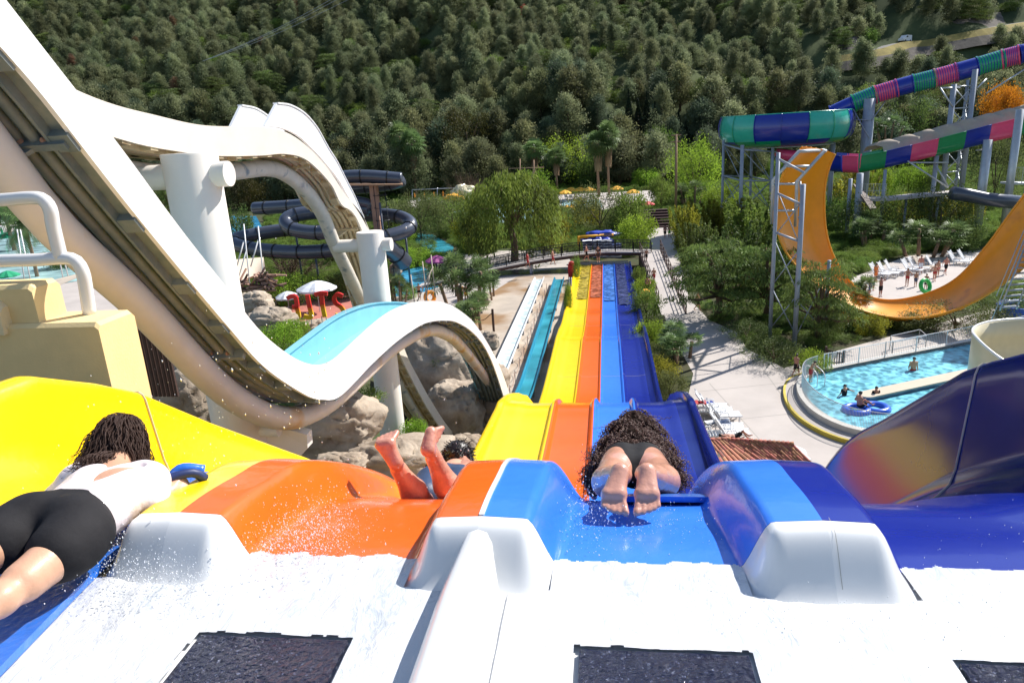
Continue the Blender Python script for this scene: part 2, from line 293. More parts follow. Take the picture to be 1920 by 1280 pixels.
def raw(name, V, Fq, mats, parent=None, smooth=False, mi=None, kind=None):
    """fast mesh from numpy verts and quads/tris array"""
    me = bpy.data.meshes.new(name); off = OFF.get(parent.name, np.zeros(3)) if parent else np.zeros(3)
    V = np.asarray(V, np.float32)-off; Fq = np.asarray(Fq, np.int32); k = Fq.shape[1]
    me.vertices.add(len(V)); me.vertices.foreach_set('co', V.astype(np.float32).ravel())
    me.loops.add(Fq.size); me.loops.foreach_set('vertex_index', Fq.ravel())
    me.polygons.add(len(Fq)); me.polygons.foreach_set('loop_start', np.arange(0, Fq.size, k, dtype=np.int32))
    if not isinstance(mats, (list, tuple)): mats = [mats]
    for q in mats: me.materials.append(M[q] if isinstance(q, str) else q)
    if mi is not None: me.polygons.foreach_set('material_index', np.asarray(mi, np.int32))
    if smooth: me.polygons.foreach_set('use_smooth', np.ones(len(Fq), bool))
    me.update(calc_edges=True); me.validate()
    o = bpy.data.objects.new(name, me); COL.objects.link(o)
    if parent: o.parent = parent; OFF[o.name] = off
    if kind: o['kind'] = kind
    return o
def T(name, label, cat, loc=(0, 0, 0), group=None):
    o = bpy.data.objects.new(name, None); COL.objects.link(o); o.location = [float(x) for x in loc]; o.empty_display_size = .2
    o['label'] = label; o['category'] = cat
    if group: o['group'] = group
    OFF[o.name] = np.array(loc, float); return o
def tag(o, label, cat, group=None, kind=None):
    o['label'] = label; o['category'] = cat
    if group: o['group'] = group
    if kind: o['kind'] = kind
    return o
def struct(o, label=None):
    o['kind'] = 'structure'
    if label: o['label'] = label
    return o
CH = {}
def kids(o):
    if o.name not in CH: CH[o.name] = [c for c in o.children]
    return CH[o.name]
def dup(root, loc, rz=0, sc=1, label=None, group=None, cat=None, name=None, mats=None):
    """copy of a thing with its parts and sub-parts; mats = {old material name: new}"""
    def cp(o, par):
        c = o.copy(); COL.objects.link(c)
        if par is not None: c.parent = par
        if mats and o.type == 'MESH' and o.data.materials and o.data.materials[0].name in mats:
            key = (o.data.name, mats[o.data.materials[0].name])
            if key not in MC:
                d = o.data.copy(); d.materials[0] = M[mats[o.data.materials[0].name]]; MC[key] = d
            c.data = MC[key]
        for k in kids(o): cp(k, c)
        return c
    r = cp(root, None); r.location = [float(x) for x in loc]; r.rotation_euler = (0, 0, rz)
    r.scale = (sc, sc, sc) if np.isscalar(sc) else [float(x) for x in sc]
    if label: r['label'] = label
    if group: r['group'] = group
    if cat: r['category'] = cat
    return r
MC = {}
class Proto:
    """first use places the built thing itself, later uses copy it"""
    def __init__(s, root): s.r = root; s.used = False
    def put(s, loc, rz=0, sc=1, label=None, group=None, cat=None, mats=None):
        if not s.used and not mats:
            s.used = True; r = s.r; r.location = [float(x) for x in loc]; r.rotation_euler = (0, 0, rz); r.scale = (sc, sc, sc) if np.isscalar(sc) else [float(x) for x in sc]
            if label: r['label'] = label
            if group: r['group'] = group
            if cat: r['category'] = cat
            return r
        return dup(s.r, loc, rz, sc, label, group, cat, mats=mats)
    def done(s):
        if not s.used:
            for k in kids(s.r):
                for g in kids(k): bpy.data.objects.remove(g)
                bpy.data.objects.remove(k)
            bpy.data.objects.remove(s.r)
def sstep(a, b, x): t = np.clip((x-a)/(b-a), 0, 1); return t*t*(3-2*t)
def curve(pts, n):
    """Catmull-like smooth resample of a polyline (any dimension) by arc length"""
    P = np.asarray(pts, float)
    if len(P) < 3: 
        t = np.linspace(0, 1, n)[:, None]; return P[0]*(1-t)+P[-1]*t
    Q = np.vstack([2*P[0]-P[1], P, 2*P[-1]-P[-2]]); out = []
    for i in range(1, len(Q)-2):
        t = np.linspace(0, 1, 12, endpoint=False)[:, None]
        out.append(.5*((2*Q[i])+(-Q[i-1]+Q[i+1])*t+(2*Q[i-1]-5*Q[i]+4*Q[i+1]-Q[i+2])*t**2+(-Q[i-1]+3*Q[i]-3*Q[i+1]+Q[i+2])*t**3))
    C = np.vstack(out+[P[-1:]]); d = np.r_[0, np.cumsum(np.linalg.norm(np.diff(C, axis=0), axis=1))]
    s = np.linspace(0, d[-1], n); return np.stack([np.interp(s, d, C[:, k]) for k in range(C.shape[1])], 1)
# ------------------------------------------------------------------ implicit surfaces for bodies and rocks
def mesh_sdf(prims, h, clip=None, infl=0, smooth_k=.03, cut=None):
    """prims: (a, b, ra, rb[, k]) round cones or ('e', c, r, A) ellipsoids; returns verts, quads by naive surface nets"""
    lo = np.full(3, 1e9); hi = -lo
    for p in prims:
        if isinstance(p[0], str): lo = np.minimum(lo, np.array(p[1])-max(p[2])); hi = np.maximum(hi, np.array(p[1])+max(p[2]))
        else:
            for a, r in ((p[0], p[2]), (p[1], p[3])): lo = np.minimum(lo, np.array(a)-r); hi = np.maximum(hi, np.array(a)+r)
    lo = lo-infl-3*h; hi = hi+infl+3*h; n = np.ceil((hi-lo)/h).astype(int)+1
    ax = [lo[i]+h*np.arange(n[i]) for i in range(3)]; V = np.full(n, 1e3, np.float32)
    for p in prims:
        el = isinstance(p[0], str); k = (p[4] if len(p) > 4 and not el else smooth_k); pad = k+3*h+infl
        if el: c = np.array(p[1]); r = np.array(p[2], float); l = c-max(r)-pad; u = c+max(r)+pad
        else:
            a, b = np.array(p[0], float), np.array(p[1], float); l = np.minimum(a-p[2], b-p[3])-pad; u = np.maximum(a+p[2], b+p[3])+pad
        i0 = np.clip(np.floor((l-lo)/h).astype(int), 0, n); i1 = np.clip(np.ceil((u-lo)/h).astype(int)+1, 0, n)
        X_, Y_, Z_ = np.meshgrid(*[ax[i][i0[i]:i1[i]] for i in range(3)], indexing='ij'); Q = np.stack([X_, Y_, Z_], -1)
        if el:
            q = Q-c
            if len(p) > 3 and p[3] is not None: q = q@np.array(p[3])
            kk = np.linalg.norm(q/r, axis=-1); d = (kk-1)*min(r)*(.6+.4*kk/(kk+.5)) if False else kk*(kk-1)/(np.linalg.norm(q/(r*r), axis=-1)+1e-9)
        else:
            ab = b-a; L2 = ab@ab+1e-12; t = np.clip(((Q-a)@ab)/L2, 0, 1); d = np.linalg.norm(Q-a-t[..., None]*ab, axis=-1)-(p[2]+(p[3]-p[2])*t)
        sl = tuple(slice(i0[i], i1[i]) for i in range(3)); O = V[sl]; hh = np.clip(.5+.5*(O-d)/k, 0, 1)
        V[sl] = O*(1-hh)+d*hh-k*hh*(1-hh)
    V -= infl
    if clip is not None:
        X_, Y_, Z_ = np.meshgrid(*ax, indexing='ij'); Q = np.stack([X_, Y_, Z_], -1)
        for (pt, nn) in clip: V = np.maximum(V, (Q-np.array(pt))@(np.array(nn)/np.linalg.norm(nn)))
    if cut:
        X_, Y_, Z_ = np.meshgrid(*ax, indexing='ij'); Q = np.stack([X_, Y_, Z_], -1)
        for (c0, c1, r) in cut:
            ab = c1-c0; t = np.clip(((Q-c0)@ab)/(ab@ab), 0, 1); V = np.maximum(V, r-np.linalg.norm(Q-c0-t[..., None]*ab, axis=-1))
    return nets(V, lo, h)
def nets(V, lo, h):
    n = np.array(V.shape); acc = np.zeros((*(n-1), 3)); cnt = np.zeros(n-1); S = V < 0; quads = []
    edges = []
    for axn in range(3):
        s0 = [slice(None)]*3; s1 = [slice(None)]*3; s0[axn] = slice(0, -1); s1[axn] = slice(1, None)
        a, b = V[tuple(s0)], V[tuple(s1)]; idx = np.argwhere((a < 0) != (b < 0))
        va = a[tuple(idx.T)]; vb = b[tuple(idx.T)]; t = va/(va-vb); p = idx.astype(float); p[:, axn] += t
        o1, o2 = [q for q in range(3) if q != axn]; edges.append((axn, idx, va < 0, o1, o2))
        for d1 in (0, -1):
            for d2 in (0, -1):
                c = idx.copy(); c[:, o1] += d1; c[:, o2] += d2; ok = ((c >= 0) & (c < n-1)).all(1); c = c[ok]
                np.add.at(acc, tuple(c.T), p[ok]); np.add.at(cnt, tuple(c.T), 1)
    cell = np.argwhere(cnt > 0); idm = np.full(n-1, -1); idm[tuple(cell.T)] = np.arange(len(cell))
    P = acc[tuple(cell.T)]/cnt[tuple(cell.T)][:, None]*h+lo
    for axn, idx, neg, o1, o2 in edges:
        ok = (idx[:, o1] > 0) & (idx[:, o2] > 0) & (idx[:, o1] < n[o1]-1) & (idx[:, o2] < n[o2]-1); idx = idx[ok]; neg = neg[ok]
        q = []
        for d1, d2 in ((0, 0), (-1, 0), (-1, -1), (0, -1)):
            c = idx.copy(); c[:, o1] += d1; c[:, o2] += d2; q.append(idm[tuple(c.T)])
        q = np.stack(q, 1); fl = neg if axn != 1 else ~neg; q[~fl] = q[~fl][:, ::-1]; quads.append(q)
    return P, np.concatenate(quads)
def relax(P, Q, it=2, f=.5):
    for _ in range(it):
        s = np.zeros_like(P); c = np.zeros(len(P))
        for i in range(4):
            for j in ((i+1) % 4, (i+3) % 4): np.add.at(s, Q[:, i], P[Q[:, j]]); np.add.at(c, Q[:, i], 1)
        P = P*(1-f)+f*s/np.maximum(c, 1)[:, None]
    return P
def sdfobj(name, prims, h, m, parent=None, clip=None, infl=0, k=.03, it=2, cut=None):
    P, Q = mesh_sdf(prims, h, clip, infl, k, cut); P = relax(P, Q, it, .4); return raw(name, P, Q, m, parent, smooth=True)
# ================================================================== terrain
from mathutils import noise as mnoise
def TZ(x, y):
    x = np.asarray(x, float); y = np.asarray(y, float)
    s = np.interp(y, [-10, 8, 19, 24, 31, 37], [8, 7.2, 6.5, 4.2, .8, 0]); l = np.interp(y, [-10, 18, 26, 36, 44, 50], [9, 8.3, 6.3, 4.2, 2.0, 0]); r = np.interp(y, [-10, 10, 20, 25], [8, 5, .6, 0])
    l = l*(1-sstep(-26, -46, x)*0-np.where(x < -26, sstep(0, 1, (-26-x)/22), 0))
    wl = np.where(x < -8.2, sstep(0, 1, (-8.2-x)/3.3), 0); wr = sstep(2.6, 4.5, x)
    z = s*(1-wl)*(1-wr)+l*wl+r*wr
    D = y*.99-x*.12; u = np.maximum(0, D-186-6*np.sin(x*.05))
    h = .47*u*sstep(0, 30, u)+np.where(u > 0, 1, 0)*sstep(0, 40, u)*(5*np.sin(x*.035+1)*np.cos(y*.03)+2.5*np.sin(x*.11+y*.07)+1.2*np.sin(x*.23-y*.19))
    g = sstep(240, 330, D)*(-.018*np.maximum(0, x-40)); g = g*0
    return z+h+g
def hit(px, py):
    r = ray(px, py); t = 12.0
    for _ in range(900):
        p = CAM+r*t
        if p[2] <= TZ(p[0], p[1]): return p
        t += .35+t*.003
    return p
xs = np.concatenate([np.linspace(-330, -60, 46)[:-1], np.linspace(-60, 60, 121), np.linspace(60, 380, 50)[1:]]); ys = np.concatenate([np.linspace(-12, 66, 79), np.linspace(66, 186, 41)[1:]])
def tgrid(xs, ys):
    X_, Y_ = np.meshgrid(xs, ys, indexing='ij'); return np.stack([X_, Y_, TZ(X_, Y_)], -1)
struct(MB().grid(tgrid(xs, ys), flip=True).build('ground', 'soil', smooth=True))
ys2 = np.linspace(186, 620, 120); struct(MB().grid(tgrid(np.linspace(-330, 380, 140), ys2), flip=True).build('hillside', 'forest_floor', smooth=True))
PAVED = []
def sheet(name, pts, m, z=.012, t=.0, world=False, label=None, st=True, zmat=None):
    P = [(p if world else W(p[0], p[1], z)) for p in pts]; P = np.array([[p[0], p[1], z] for p in P]); PAVED.append(P[:, :2].copy())
    a = 0.5*sum(P[i][0]*P[(i+1) % len(P)][1]-P[(i+1) % len(P)][0]*P[i][1] for i in range(len(P)))
    if a < 0: P = P[::-1]
    mb = MB()
    if t: mb.prism(P-[0, 0, t], (0, 0, t))
    else: mb.add(P, [tuple(range(len(P)))])
    o = mb.build(name, m)
    return struct(o, label) if st else o
# paved areas, each a few millimetres above the next
sheet('plaza', [(1222, 425), (1262, 425), (1270, 470), (1292, 560), (1330, 600), (1380, 622), (1402, 655), (1470, 690), (1560, 660), (1930, 560), (1960, 700), (1700, 1100), (1290, 1000), (1262, 850), (1286, 760), (1300, 700), (1255, 620), (1236, 560), (1205, 520), (1198, 470)], 'pave', .012)
sheet('lounger_terrace', [(1590, 540), (1600, 520), (1700, 480), (1830, 470), (1935, 455), (1940, 520), (1800, 560), (1700, 590), (1620, 590)], 'pave', .02)
sheet('splash_yard', [(935, 512), (1078, 512), (1074, 640), (1052, 800), (800, 800), (850, 640), (900, 560)], 'pave_wet', .016)
sheet('red_terrace', [(440, 560), (700, 545), (720, 600), (560, 640), (430, 600)], 'pave_red', .02)
sheet('swimming_side_path', [(735, 560), (840, 470), (1000, 500), (935, 540), (890, 570), (850, 620), (740, 640)], 'pave', .024)
sheet('lazy_river_deck', [(-80, 620), (-80, 395), (140, 385), (190, 420), (300, 560), (330, 690), (100, 700)], 'pave', .016)
sheet('pool_terrace', [(1040, 388), (1040, 366), (1225, 357), (1235, 382), (1130, 398)], 'pave', .016); sheet('orange_parasol_terrace', [(765, 390), (765, 374), (905, 368), (905, 384)], 'pave', .018)
mb = MB()                                           # expansion joints of the plaza
for a, b in (((1330, 718), (1430, 830)), ((1300, 735), (1480, 716)), ((1345, 790), (1530, 770)), ((1400, 650), (1480, 760)), ((1250, 520), (1300, 515)), ((1240, 560), (1315, 552)), ((1262, 600), (1340, 590))):
    p, q = W(*a, .016), W(*b, .016); d = (q-p)/np.linalg.norm(q-p); nn = np.array([-d[1], d[0], 0])*.02; mb.add([p-nn, q-nn, q+nn, p+nn], [(0, 1, 2, 3)])
struct(mb.build('paving_joints', 'joint'))
# ================================================================== main four-lane slide
BX = [-3.0, -1.75, -.5, .75, 2.0]
_pc = curve([(0, 13.9), (1.5, 13.9), (2.3, 13.895), (2.8, 13.82), (3.3, 13.66), (4.5, 12.93), (6, 11.75), (9, 9.4), (12, 8.05), (15, 7.42), (18, 7.2), (20.4, 7.08), (21.3, 6.98), (23, 6.35), (27, 4.3), (31, 2.55), (34.6, 1.95), (40, 1.78), (45, 1.7), (46.6, 1.62), (49, 1.2), (53, .86), (56.5, .84), (58.5, .62), (62, .61), (79, .58), (80, .58)], 900)
def prof(y): return np.interp(y, _pc[:, 0], _pc[:, 1])
def Hd(y): return np.interp(y, [2.36, 2.6, 3.4, 5, 8, 20, 80], [.20, .205, .225, .23, .16, .14, .12])*sstep(2.13, 2.34, y)
_wt = curve([(1, .15), (2, .155), (2.6, .178), (3.4, .185), (4.2, .155), (5, .12), (6.5, .075), (8, .052), (10, .05), (80, .05)], 900); _wb = curve([(1, .285), (2, .285), (2.6, .305), (3.4, .35), (4.2, .335), (5, .28), (6.5, .20), (8, .155), (10, .145), (80, .14)], 900)
def wtb(y): return np.interp(y, _wt[:, 0], _wt[:, 1]), np.interp(y, _wb[:, 0], _wb[:, 1])
def wallz(y, side):
    a = [(0, 14.35), (3.3, 14.27), (3.6, 14.25), (4.1, 14.02), (4.5, 13.8), (5.3, 13.22), (7.25, 11.88)] if side < 0 else [(0, 14.35), (3.6, 14.27), (4.3, 14.06), (4.67, 13.88), (4.98, 13.71), (6.27, 12.8), (8.25, 11.5)]
    A = np.array(a); zt = np.interp(y, A[:, 0], A[:, 1]); hh = np.interp(y, [7, 9, 12, 16, 20.5, 22, 25, 27.5, 30, 33, 44, 46.5, 49, 52, 60, 80], [1.15, .95, .6, .3, .14, .2, .65, .85, .6, .22, .2, .25, .5, .35, .22, .2])
    t = sstep(6.6, 8.6, y); return zt*(1-t)+(prof(y)+hh)*t
def section(y, i):
    """points (x, z) across lane i at y, plus thickness vectors"""
    x0, x1 = BX[i], BX[i+1]; zl = prof(y); H = Hd(y); wt, wb = wtb(y); pts = []
    fr = np.r_[np.linspace(0, .30, 22), np.linspace(.34, .66, 5), np.linspace(.70, 1, 22)]
    for t in fr:
        x = x0+(x1-x0)*t; z = zl-.02*math.cos((t-.5)*math.pi)
        if i > 0: z += H*(1-sstep(wt, wb, abs(x-x0)))
        elif x < -2.6: z += .05*sstep(-2.6, -3.0, x)
        if i < 3: z += H*(1-sstep(wt, wb, abs(x-x1)))
        elif x > 1.6: z += .05*sstep(1.6, 2., x)
        pts.append((x, z, 0, -.07))
    def wallpts(side):
        xe = x0 if side < 0 else x1; ze = pts[0][1] if side < 0 else pts[-1][1]; top = float(wallz(y, side)); out = []
        for a in (.25, .5, .75, 1.0): out.append((xe+side*.34*math.sin(a*math.pi/2), ze+min(.30, max(.05, (top-ze)*.5))*(1-math.cos(a*math.pi/2)), side*.05*a, -.07*(1-a)))
        zb = out[-1][1]; top = max(top, zb+.02)
        for a in (.25, .5, .75, .93): out.append((xe+side*(.34+.05*a), zb+(top-zb)*a, side*.06, 0))
        out += [(xe+side*.40, top, side*.05, -.03), (xe+side*.425, top+.02, side*.03, -.06), (xe+side*.50, top+.022, 0, -.07), (xe+side*.57, top+.005, 0, -.07), (xe+side*.60, top-.05, -side*.03, -.04)]
        return out
    if i == 0: pts = wallpts(-1)[::-1]+pts
    if i == 3: pts = pts+wallpts(1)
    return pts
ysl = np.r_[np.linspace(2.39, 5.5, 90), np.linspace(5.5, 50, 220)[1:], np.linspace(50, 79.3, 60)[1:]]
slide = T('racing_slide', 'four lane racing slide in yellow, orange, light blue and navy running down to the footbridge', 'water slide', (-.5, 2.39, 13.9))
def lane_mb(i, ys, y_last=None):
    S = np.array([[(q[0], y, q[1], q[2], q[3]) for q in section(y, i)] for y in ys]); G = S[..., :3]; t = np.zeros_like(G); t[..., 0] = S[..., 3]; t[..., 2] = S[..., 4]
    return MB().slab(G, t)
NW = 13
for i, (c, lb) in enumerate((('yellow', 'yellow lane'), ('orange', 'orange lane'), ('blue', 'light blue lane'), ('navy', 'navy lane'))):
    S = np.array([[(q[0], y, q[1], q[2], q[3]) for q in section(y, i)] for y in ysl]); G = S[..., :3]; t = np.zeros_like(G); t[..., 0] = S[..., 3]; t[..., 2] = S[..., 4]; sl = slice(NW, None) if i == 0 else slice(0, G.shape[1]-NW) if i == 3 else slice(None)
    o = MB().slab(G[:, sl], t[:, sl]).build('lane', c, slide, smooth=True, label=lb); smooth_angle(o, 50)
    if i in (0, 3):
        sw = slice(0, NW+1) if i == 0 else slice(G.shape[1]-NW-1, None)
        o = MB().slab(G[:, sw], t[:, sw]).build('outer_wall', c if i == 0 else 'navy_wall', slide, smooth=True, label='high curved yellow outer wall' if i == 0 else 'high curved navy outer wall'); smooth_angle(o, 50)
        for ys0 in ((4.5, 7.3) if i == 0 else (4.75, 8.3)):
            q = section(ys0, i); q = q[:NW] if i == 0 else q[-NW:]; sg = 1 if i == 0 else -1
            MB().tube([(p[0]+sg*.004, ys0, p[1]+.002) for p in q], .008, 5).build('wall_seam', 'joint_pale', slide)
mb = MB()
for side, x in ((-1, -3.0), (1, 2.0)): pass
for b in (-.5,):
    yy = np.linspace(2.392, 4.3, 30); G = [[(b+dx, y, prof(y)+Hd(y)-.02*math.cos(.5*math.pi)+.006) for y in yy] for dx in (-.010, .010)]; mb.slab(np.array(G), (0, 0, -.01))
mb.build('seam', 'white_gel', slide)
for y in (13.6, 25.5, 38.5, 52.6, 66):               # flange joints every few metres
    for i in range(4):
        mb = MB()
        for k, q in enumerate(section(y, i)[:-1]):
            q2 = section(y, i)[k+1]
            if i in (0, 3) and (q[2] or q2[2]): continue
            mb.add([(q[0], y, q[1]+.004), (q2[0], y, q2[1]+.004), (q2[0], y+.02, q2[1]+.004), (q[0], y+.02, q[1]+.004)], [(0, 1, 2, 3)])
        mb.build('joint_line', 'joint', slide)
for y in (6, 9, 13, 17, 21, 25, 29, 33, 38, 43, 48, 54, 60, 67, 74):
    g = float(TZ(-.5, y)); zt = float(prof(y))-.1
    if zt-g < .15: continue
    mb = MB()
    for x in (-2.9, -.5, 1.9): mb.bar((x, y, g-.1), (x, y, zt), .07, 8)
    mb.bar((-3.1, y, zt), (2.1, y, zt), .06, 8); mb.build('support', 'steel', slide)
# braking water on the run-out: rippling shallow water lying in each lane
for nm, col in (('yellow', (.30, .22, .01)), ('orange', (.30, .07, .02)), ('blue', (.03, .12, .38)), ('navy', (.01, .015, .08))):  # lane colours darkened to paint in the reflections on the ripples
    M['brake_'+nm] = watermat('brake_'+nm, col, bscale=3.0, ripple_light=1.0, bump=1.0, rough=.04)
for i, nm in enumerate(('yellow', 'orange', 'blue', 'navy')):
    x0, x1 = BX[i]+.15, BX[i+1]-.15; G = [[(x, y, float(prof(y))+.035+.022*math.sin(y*5.1+x*4+i)+.014*math.sin(y*9.7-x*7)+.01*math.sin(x*15+y*3)) for y in np.linspace([62.5, 63, 61.5, 60][i], 78.8, 120)] for x in np.linspace(x0, x1, 9)]
    MB().grid(np.array(G), flip=True).build('braking_water', 'brake_'+nm, slide, smooth=True, label=nm.replace('blue', 'light blue')+' lane water')
# white start deck: same section, cut off behind the coloured lanes
deck = T('start_platform', 'white start platform with foaming water behind the coloured slide lanes', 'slide platform', (-.5, 1.5, 13.9))
ysd = np.r_[np.linspace(.4, 2.1, 12), np.linspace(2.12, 2.386, 34)]
for i in range(4):
    o = lane_mb(i, ysd).build('deck_panel', 'white_gel', deck, smooth=True); smooth_angle(o, 60)
# low rail on the deck between the middle lanes
yy = np.linspace(.5, 2.33, 26); sec = [(-.115, -.02), (-.09, .08), (-.073, .145), (-.045, .172), (0, .18), (.045, .172), (.073, .145), (.09, .08), (.115, -.02)]
G = [[(-.5+sx*(1-.25*sstep(1.9, 2.33, y)), y, 13.9+sz*(1 if y < 2.2 else 1)) for sx, sz in sec] for y in yy]
MB().grid(np.array(G)).build('divider_rail', 'white_gel', deck, smooth=True)
mb = MB()
for (x, y0, y1, z0, z1) in ((0, 0, 0, 0, 0),): pass
yy = np.linspace(2.19, 2.386, 8)
for b in (.75,): mb.grid(np.array([[(b+.02+dx, y, 13.9+Hd(y)+.0015) for y in yy] for dx in (-.0009, .0009)]))
mb.build('mould_line', 'joint', deck)
PADS = [(-2.62, -2.03), (-1.42, -.87), (-.125, .42), (1.0, 1.58)]
for a, b in PADS:
    tag(MB().slab(np.array([[(x, y, 13.908) for y in (1.28, 1.893)] for x in (a+.012, b-.012)]), (0, 0, -.02)).build('rubber_pad', 'pad'), {-2.62: 'dark wet rubber pad partly under the blue mat at the left', -1.42: 'dark wet rubber pad left of the white divider rail, behind the orange lane', -.125: 'dark wet rubber pad right of the white divider rail, behind the light blue lane', 1.0: 'dark wet rubber pad at the right behind the navy lane'}[a], 'rubber pad', 'rubber pads on the start platform')
# foaming water film on the deck
nx, ny = 470, 190; X_, Y_ = np.meshgrid(np.linspace(-3.0, 2.0, nx), np.linspace(.95, 2.47, ny), indexing='ij')
def fnoise(X_, Y_, sc, seed=0, oct=4):
    out = np.zeros_like(X_); g = np.random.default_rng(seed)
    for o in range(oct):
        for _ in range(7):
            a = g.uniform(0, 2*np.pi); f = sc*2**o*g.uniform(.7, 1.4); out += np.sin((X_*math.cos(a)+Y_*math.sin(a))*f+g.uniform(0, 6.28)+1.3*np.sin((X_*math.sin(a)-Y_*math.cos(a))*f*.7+g.uniform(0, 6)))/2**(o*.8)
    return out/(7*1.2)
tur = .12+.75*np.exp(-((X_+1.9)**2/.5+(Y_-2.2)**2/.08))+.5*np.exp(-((X_+1.2)**2/.12+(Y_-2.35)**2/.05))
zz = prof(Y_)+.004+.006*(.6+fnoise(X_, Y_*.5, 24, 3))*(.5+tur*2.2)+.0010*fnoise(X_, Y_*.45, 80, 5)
keep = np.ones(X_.shape, bool); edge = .007*fnoise(X_, Y_, 22, 9)
for a, b in PADS: keep &= ~((X_ > a+edge) & (X_ < b+edge) & (Y_ < 1.905+edge) & (Y_ > 1.2))
for b in (-1.75, -.5, .75): keep &= ~((abs(X_-b) < .27) & (Y_ > 2.19))
keep &= ~((abs(X_+.5) < .115))
keep &= Y_ < 2.40+.035*np.clip(fnoise(X_, Y_*0, 22, 12), -.3, 1.5)
idx = np.arange(nx*ny).reshape(nx, ny); q = np.stack([idx[:-1, :-1], idx[1:, :-1], idx[1:, 1:], idx[:-1, 1:]], -1).reshape(-1, 4); kk = keep.ravel()[q].all(1)
o = raw('foaming_water', np.stack([X_, Y_, zz], -1).reshape(-1, 3), q[kk], 'foam', smooth=True); struct(o, 'thin white foaming water running over the start platform')
# spray: small drops, joined
def drops(name, boxes, label, kindm='drop', seed=1):
    g = np.random.default_rng(seed); V = []; Fq = []; base = np.array([[0, 0, 1], [.94, 0, -.33], [-.47, .82, -.33], [-.47, -.82, -.33]]); fa = np.array([[0, 1, 2], [0, 2, 3], [0, 3, 1], [1, 3, 2]])
    oc = np.array([[1, 0, 0], [0, 1, 0], [-1, 0, 0], [0, -1, 0], [0, 0, 1.], [0, 0, -1]]); of = np.array([[0, 1, 4], [1, 2, 4], [2, 3, 4], [3, 0, 4], [1, 0, 5], [2, 1, 5], [3, 2, 5], [0, 3, 5]]); n = 0
    for (c, s, k, r0, r1) in boxes:
        for _ in range(k):
            p = np.array(c)+g.normal(size=3)*np.array(s); r = r0+(r1-r0)*g.random()**3
            V.append(p+oc*r*np.array([1, 1, 1+g.random()])); Fq.append(of+n); n += 6
    o = raw(name, np.concatenate(V), np.concatenate(Fq), kindm, smooth=True); o['kind'] = 'stuff'; o['label'] = label; return o
drops('spray', [((-2.0, 2.35, 13.98), (.14, .14, .06), 1800, .0008, .004), ((-1.72, 2.12, 13.95), (.16, .07, .05), 2200, .0007, .0032), ((-1.25, 2.42, 13.95), (.13, .14, .05), 2600, .0007, .0035), ((-1.3, 2.62, 13.92), (.1, .12, .05), 300, .001, .004), ((-.1, 2.75, 13.86), (.07, .2, .05), 500, .001, .004),
    ((.15, 2.75, 13.83), (.2, .18, .02), 500, .001, .003), ((-2.2, 3.2, 14.1), (.4, .5, .2), 170, .001, .0045), ((-2.7, 5.2, 13.6), (.5, .8, .35), 200, .002, .009), ((-1.0, 3.6, 13.8), (.2, .2, .15), 60, .001, .004), ((.75, 2.1, 13.93), (.3, .1, .015), 200, .001, .003), ((1.4, 2.3, 13.93), (.3, .2, .01), 150, .001, .003)], 'water drops thrown up around the riders')
# tower under the start deck
struct_t = T('start_tower', 'cream rendered tower block carrying the start platform', 'tower', (-.5, 0, 7)); MB().box((-.5, -.6, 10.2), (6.6, 4.6, 7.1)).build('wall', 'stucco', struct_t)
# ================================================================== yellow rendered stair wall and white handrail at the left
def YP(px, py, y):
    r = ray(px, py); return CAM+r*(y/r[1])
st = T('stair_wall', 'yellow rendered stepped stair wall left of the yellow slide lane', 'wall', (-5, 5, 10))
def bevbox(mb, x0, x1, y0, y1, z0, z1, b=.03):
    P = [[(x0, z0), (x0, z1-b), (x0+b, z1), (x1-b, z1), (x1, z1-b), (x1, z0)]]
    sec = P[0]; G = [[(x if j else x, y, z) for (x, z) in sec] for j, y in enumerate((y0, y0+b, y1-b, y1))]
    G = np.array(G, float); G[0, 1:5, 2] -= b; G[3, 1:5, 2] -= b
    mb.grid(G); mb.add(G[0], [(0, 1, 2, 3, 4, 5)]); mb.add(G[3], [(5, 4, 3, 2, 1, 0)])
mb = MB(); bevbox(mb, -7.5, -3.90, 4.84, 5.28, 7.5, 14.27); mb.build('lower_step', 'stucco', st)
mb = MB(); bevbox(mb, -7.5, -4.44, 4.90, 5.20, 14.2, 14.57); mb.build('upper_step', 'stucco', st)
mb = MB(); bevbox(mb, -7.5, -4.68, 4.80, 5.0, 14.2, 14.46, .05); mb.build('ledge', 'stucco_wear', st)
hr = T('stair_handrail', 'white tubular handrail on the yellow stair wall', 'handrail', (-4.1, 5.1, 14.3))
def ypl(pts, y): return np.array([YP(a, b, y) for a, b in pts])
mb = MB(); mb.tube(curve(ypl([(-90, 494), (0, 489), (70, 487), (118, 484), (142, 489), (155, 510), (161, 540), (168, 588)], 5.15), 40), .052, 14); mb.build('lower_rail', 'rail_white', hr, smooth=True)
mb = MB(); mb.tube(curve(ypl([(-90, 379), (0, 375), (55, 371), (80, 374), (94, 392), (100, 425), (114, 484)], 5.15), 40), .052, 14); mb.build('upper_rail', 'rail_white', hr, smooth=True)
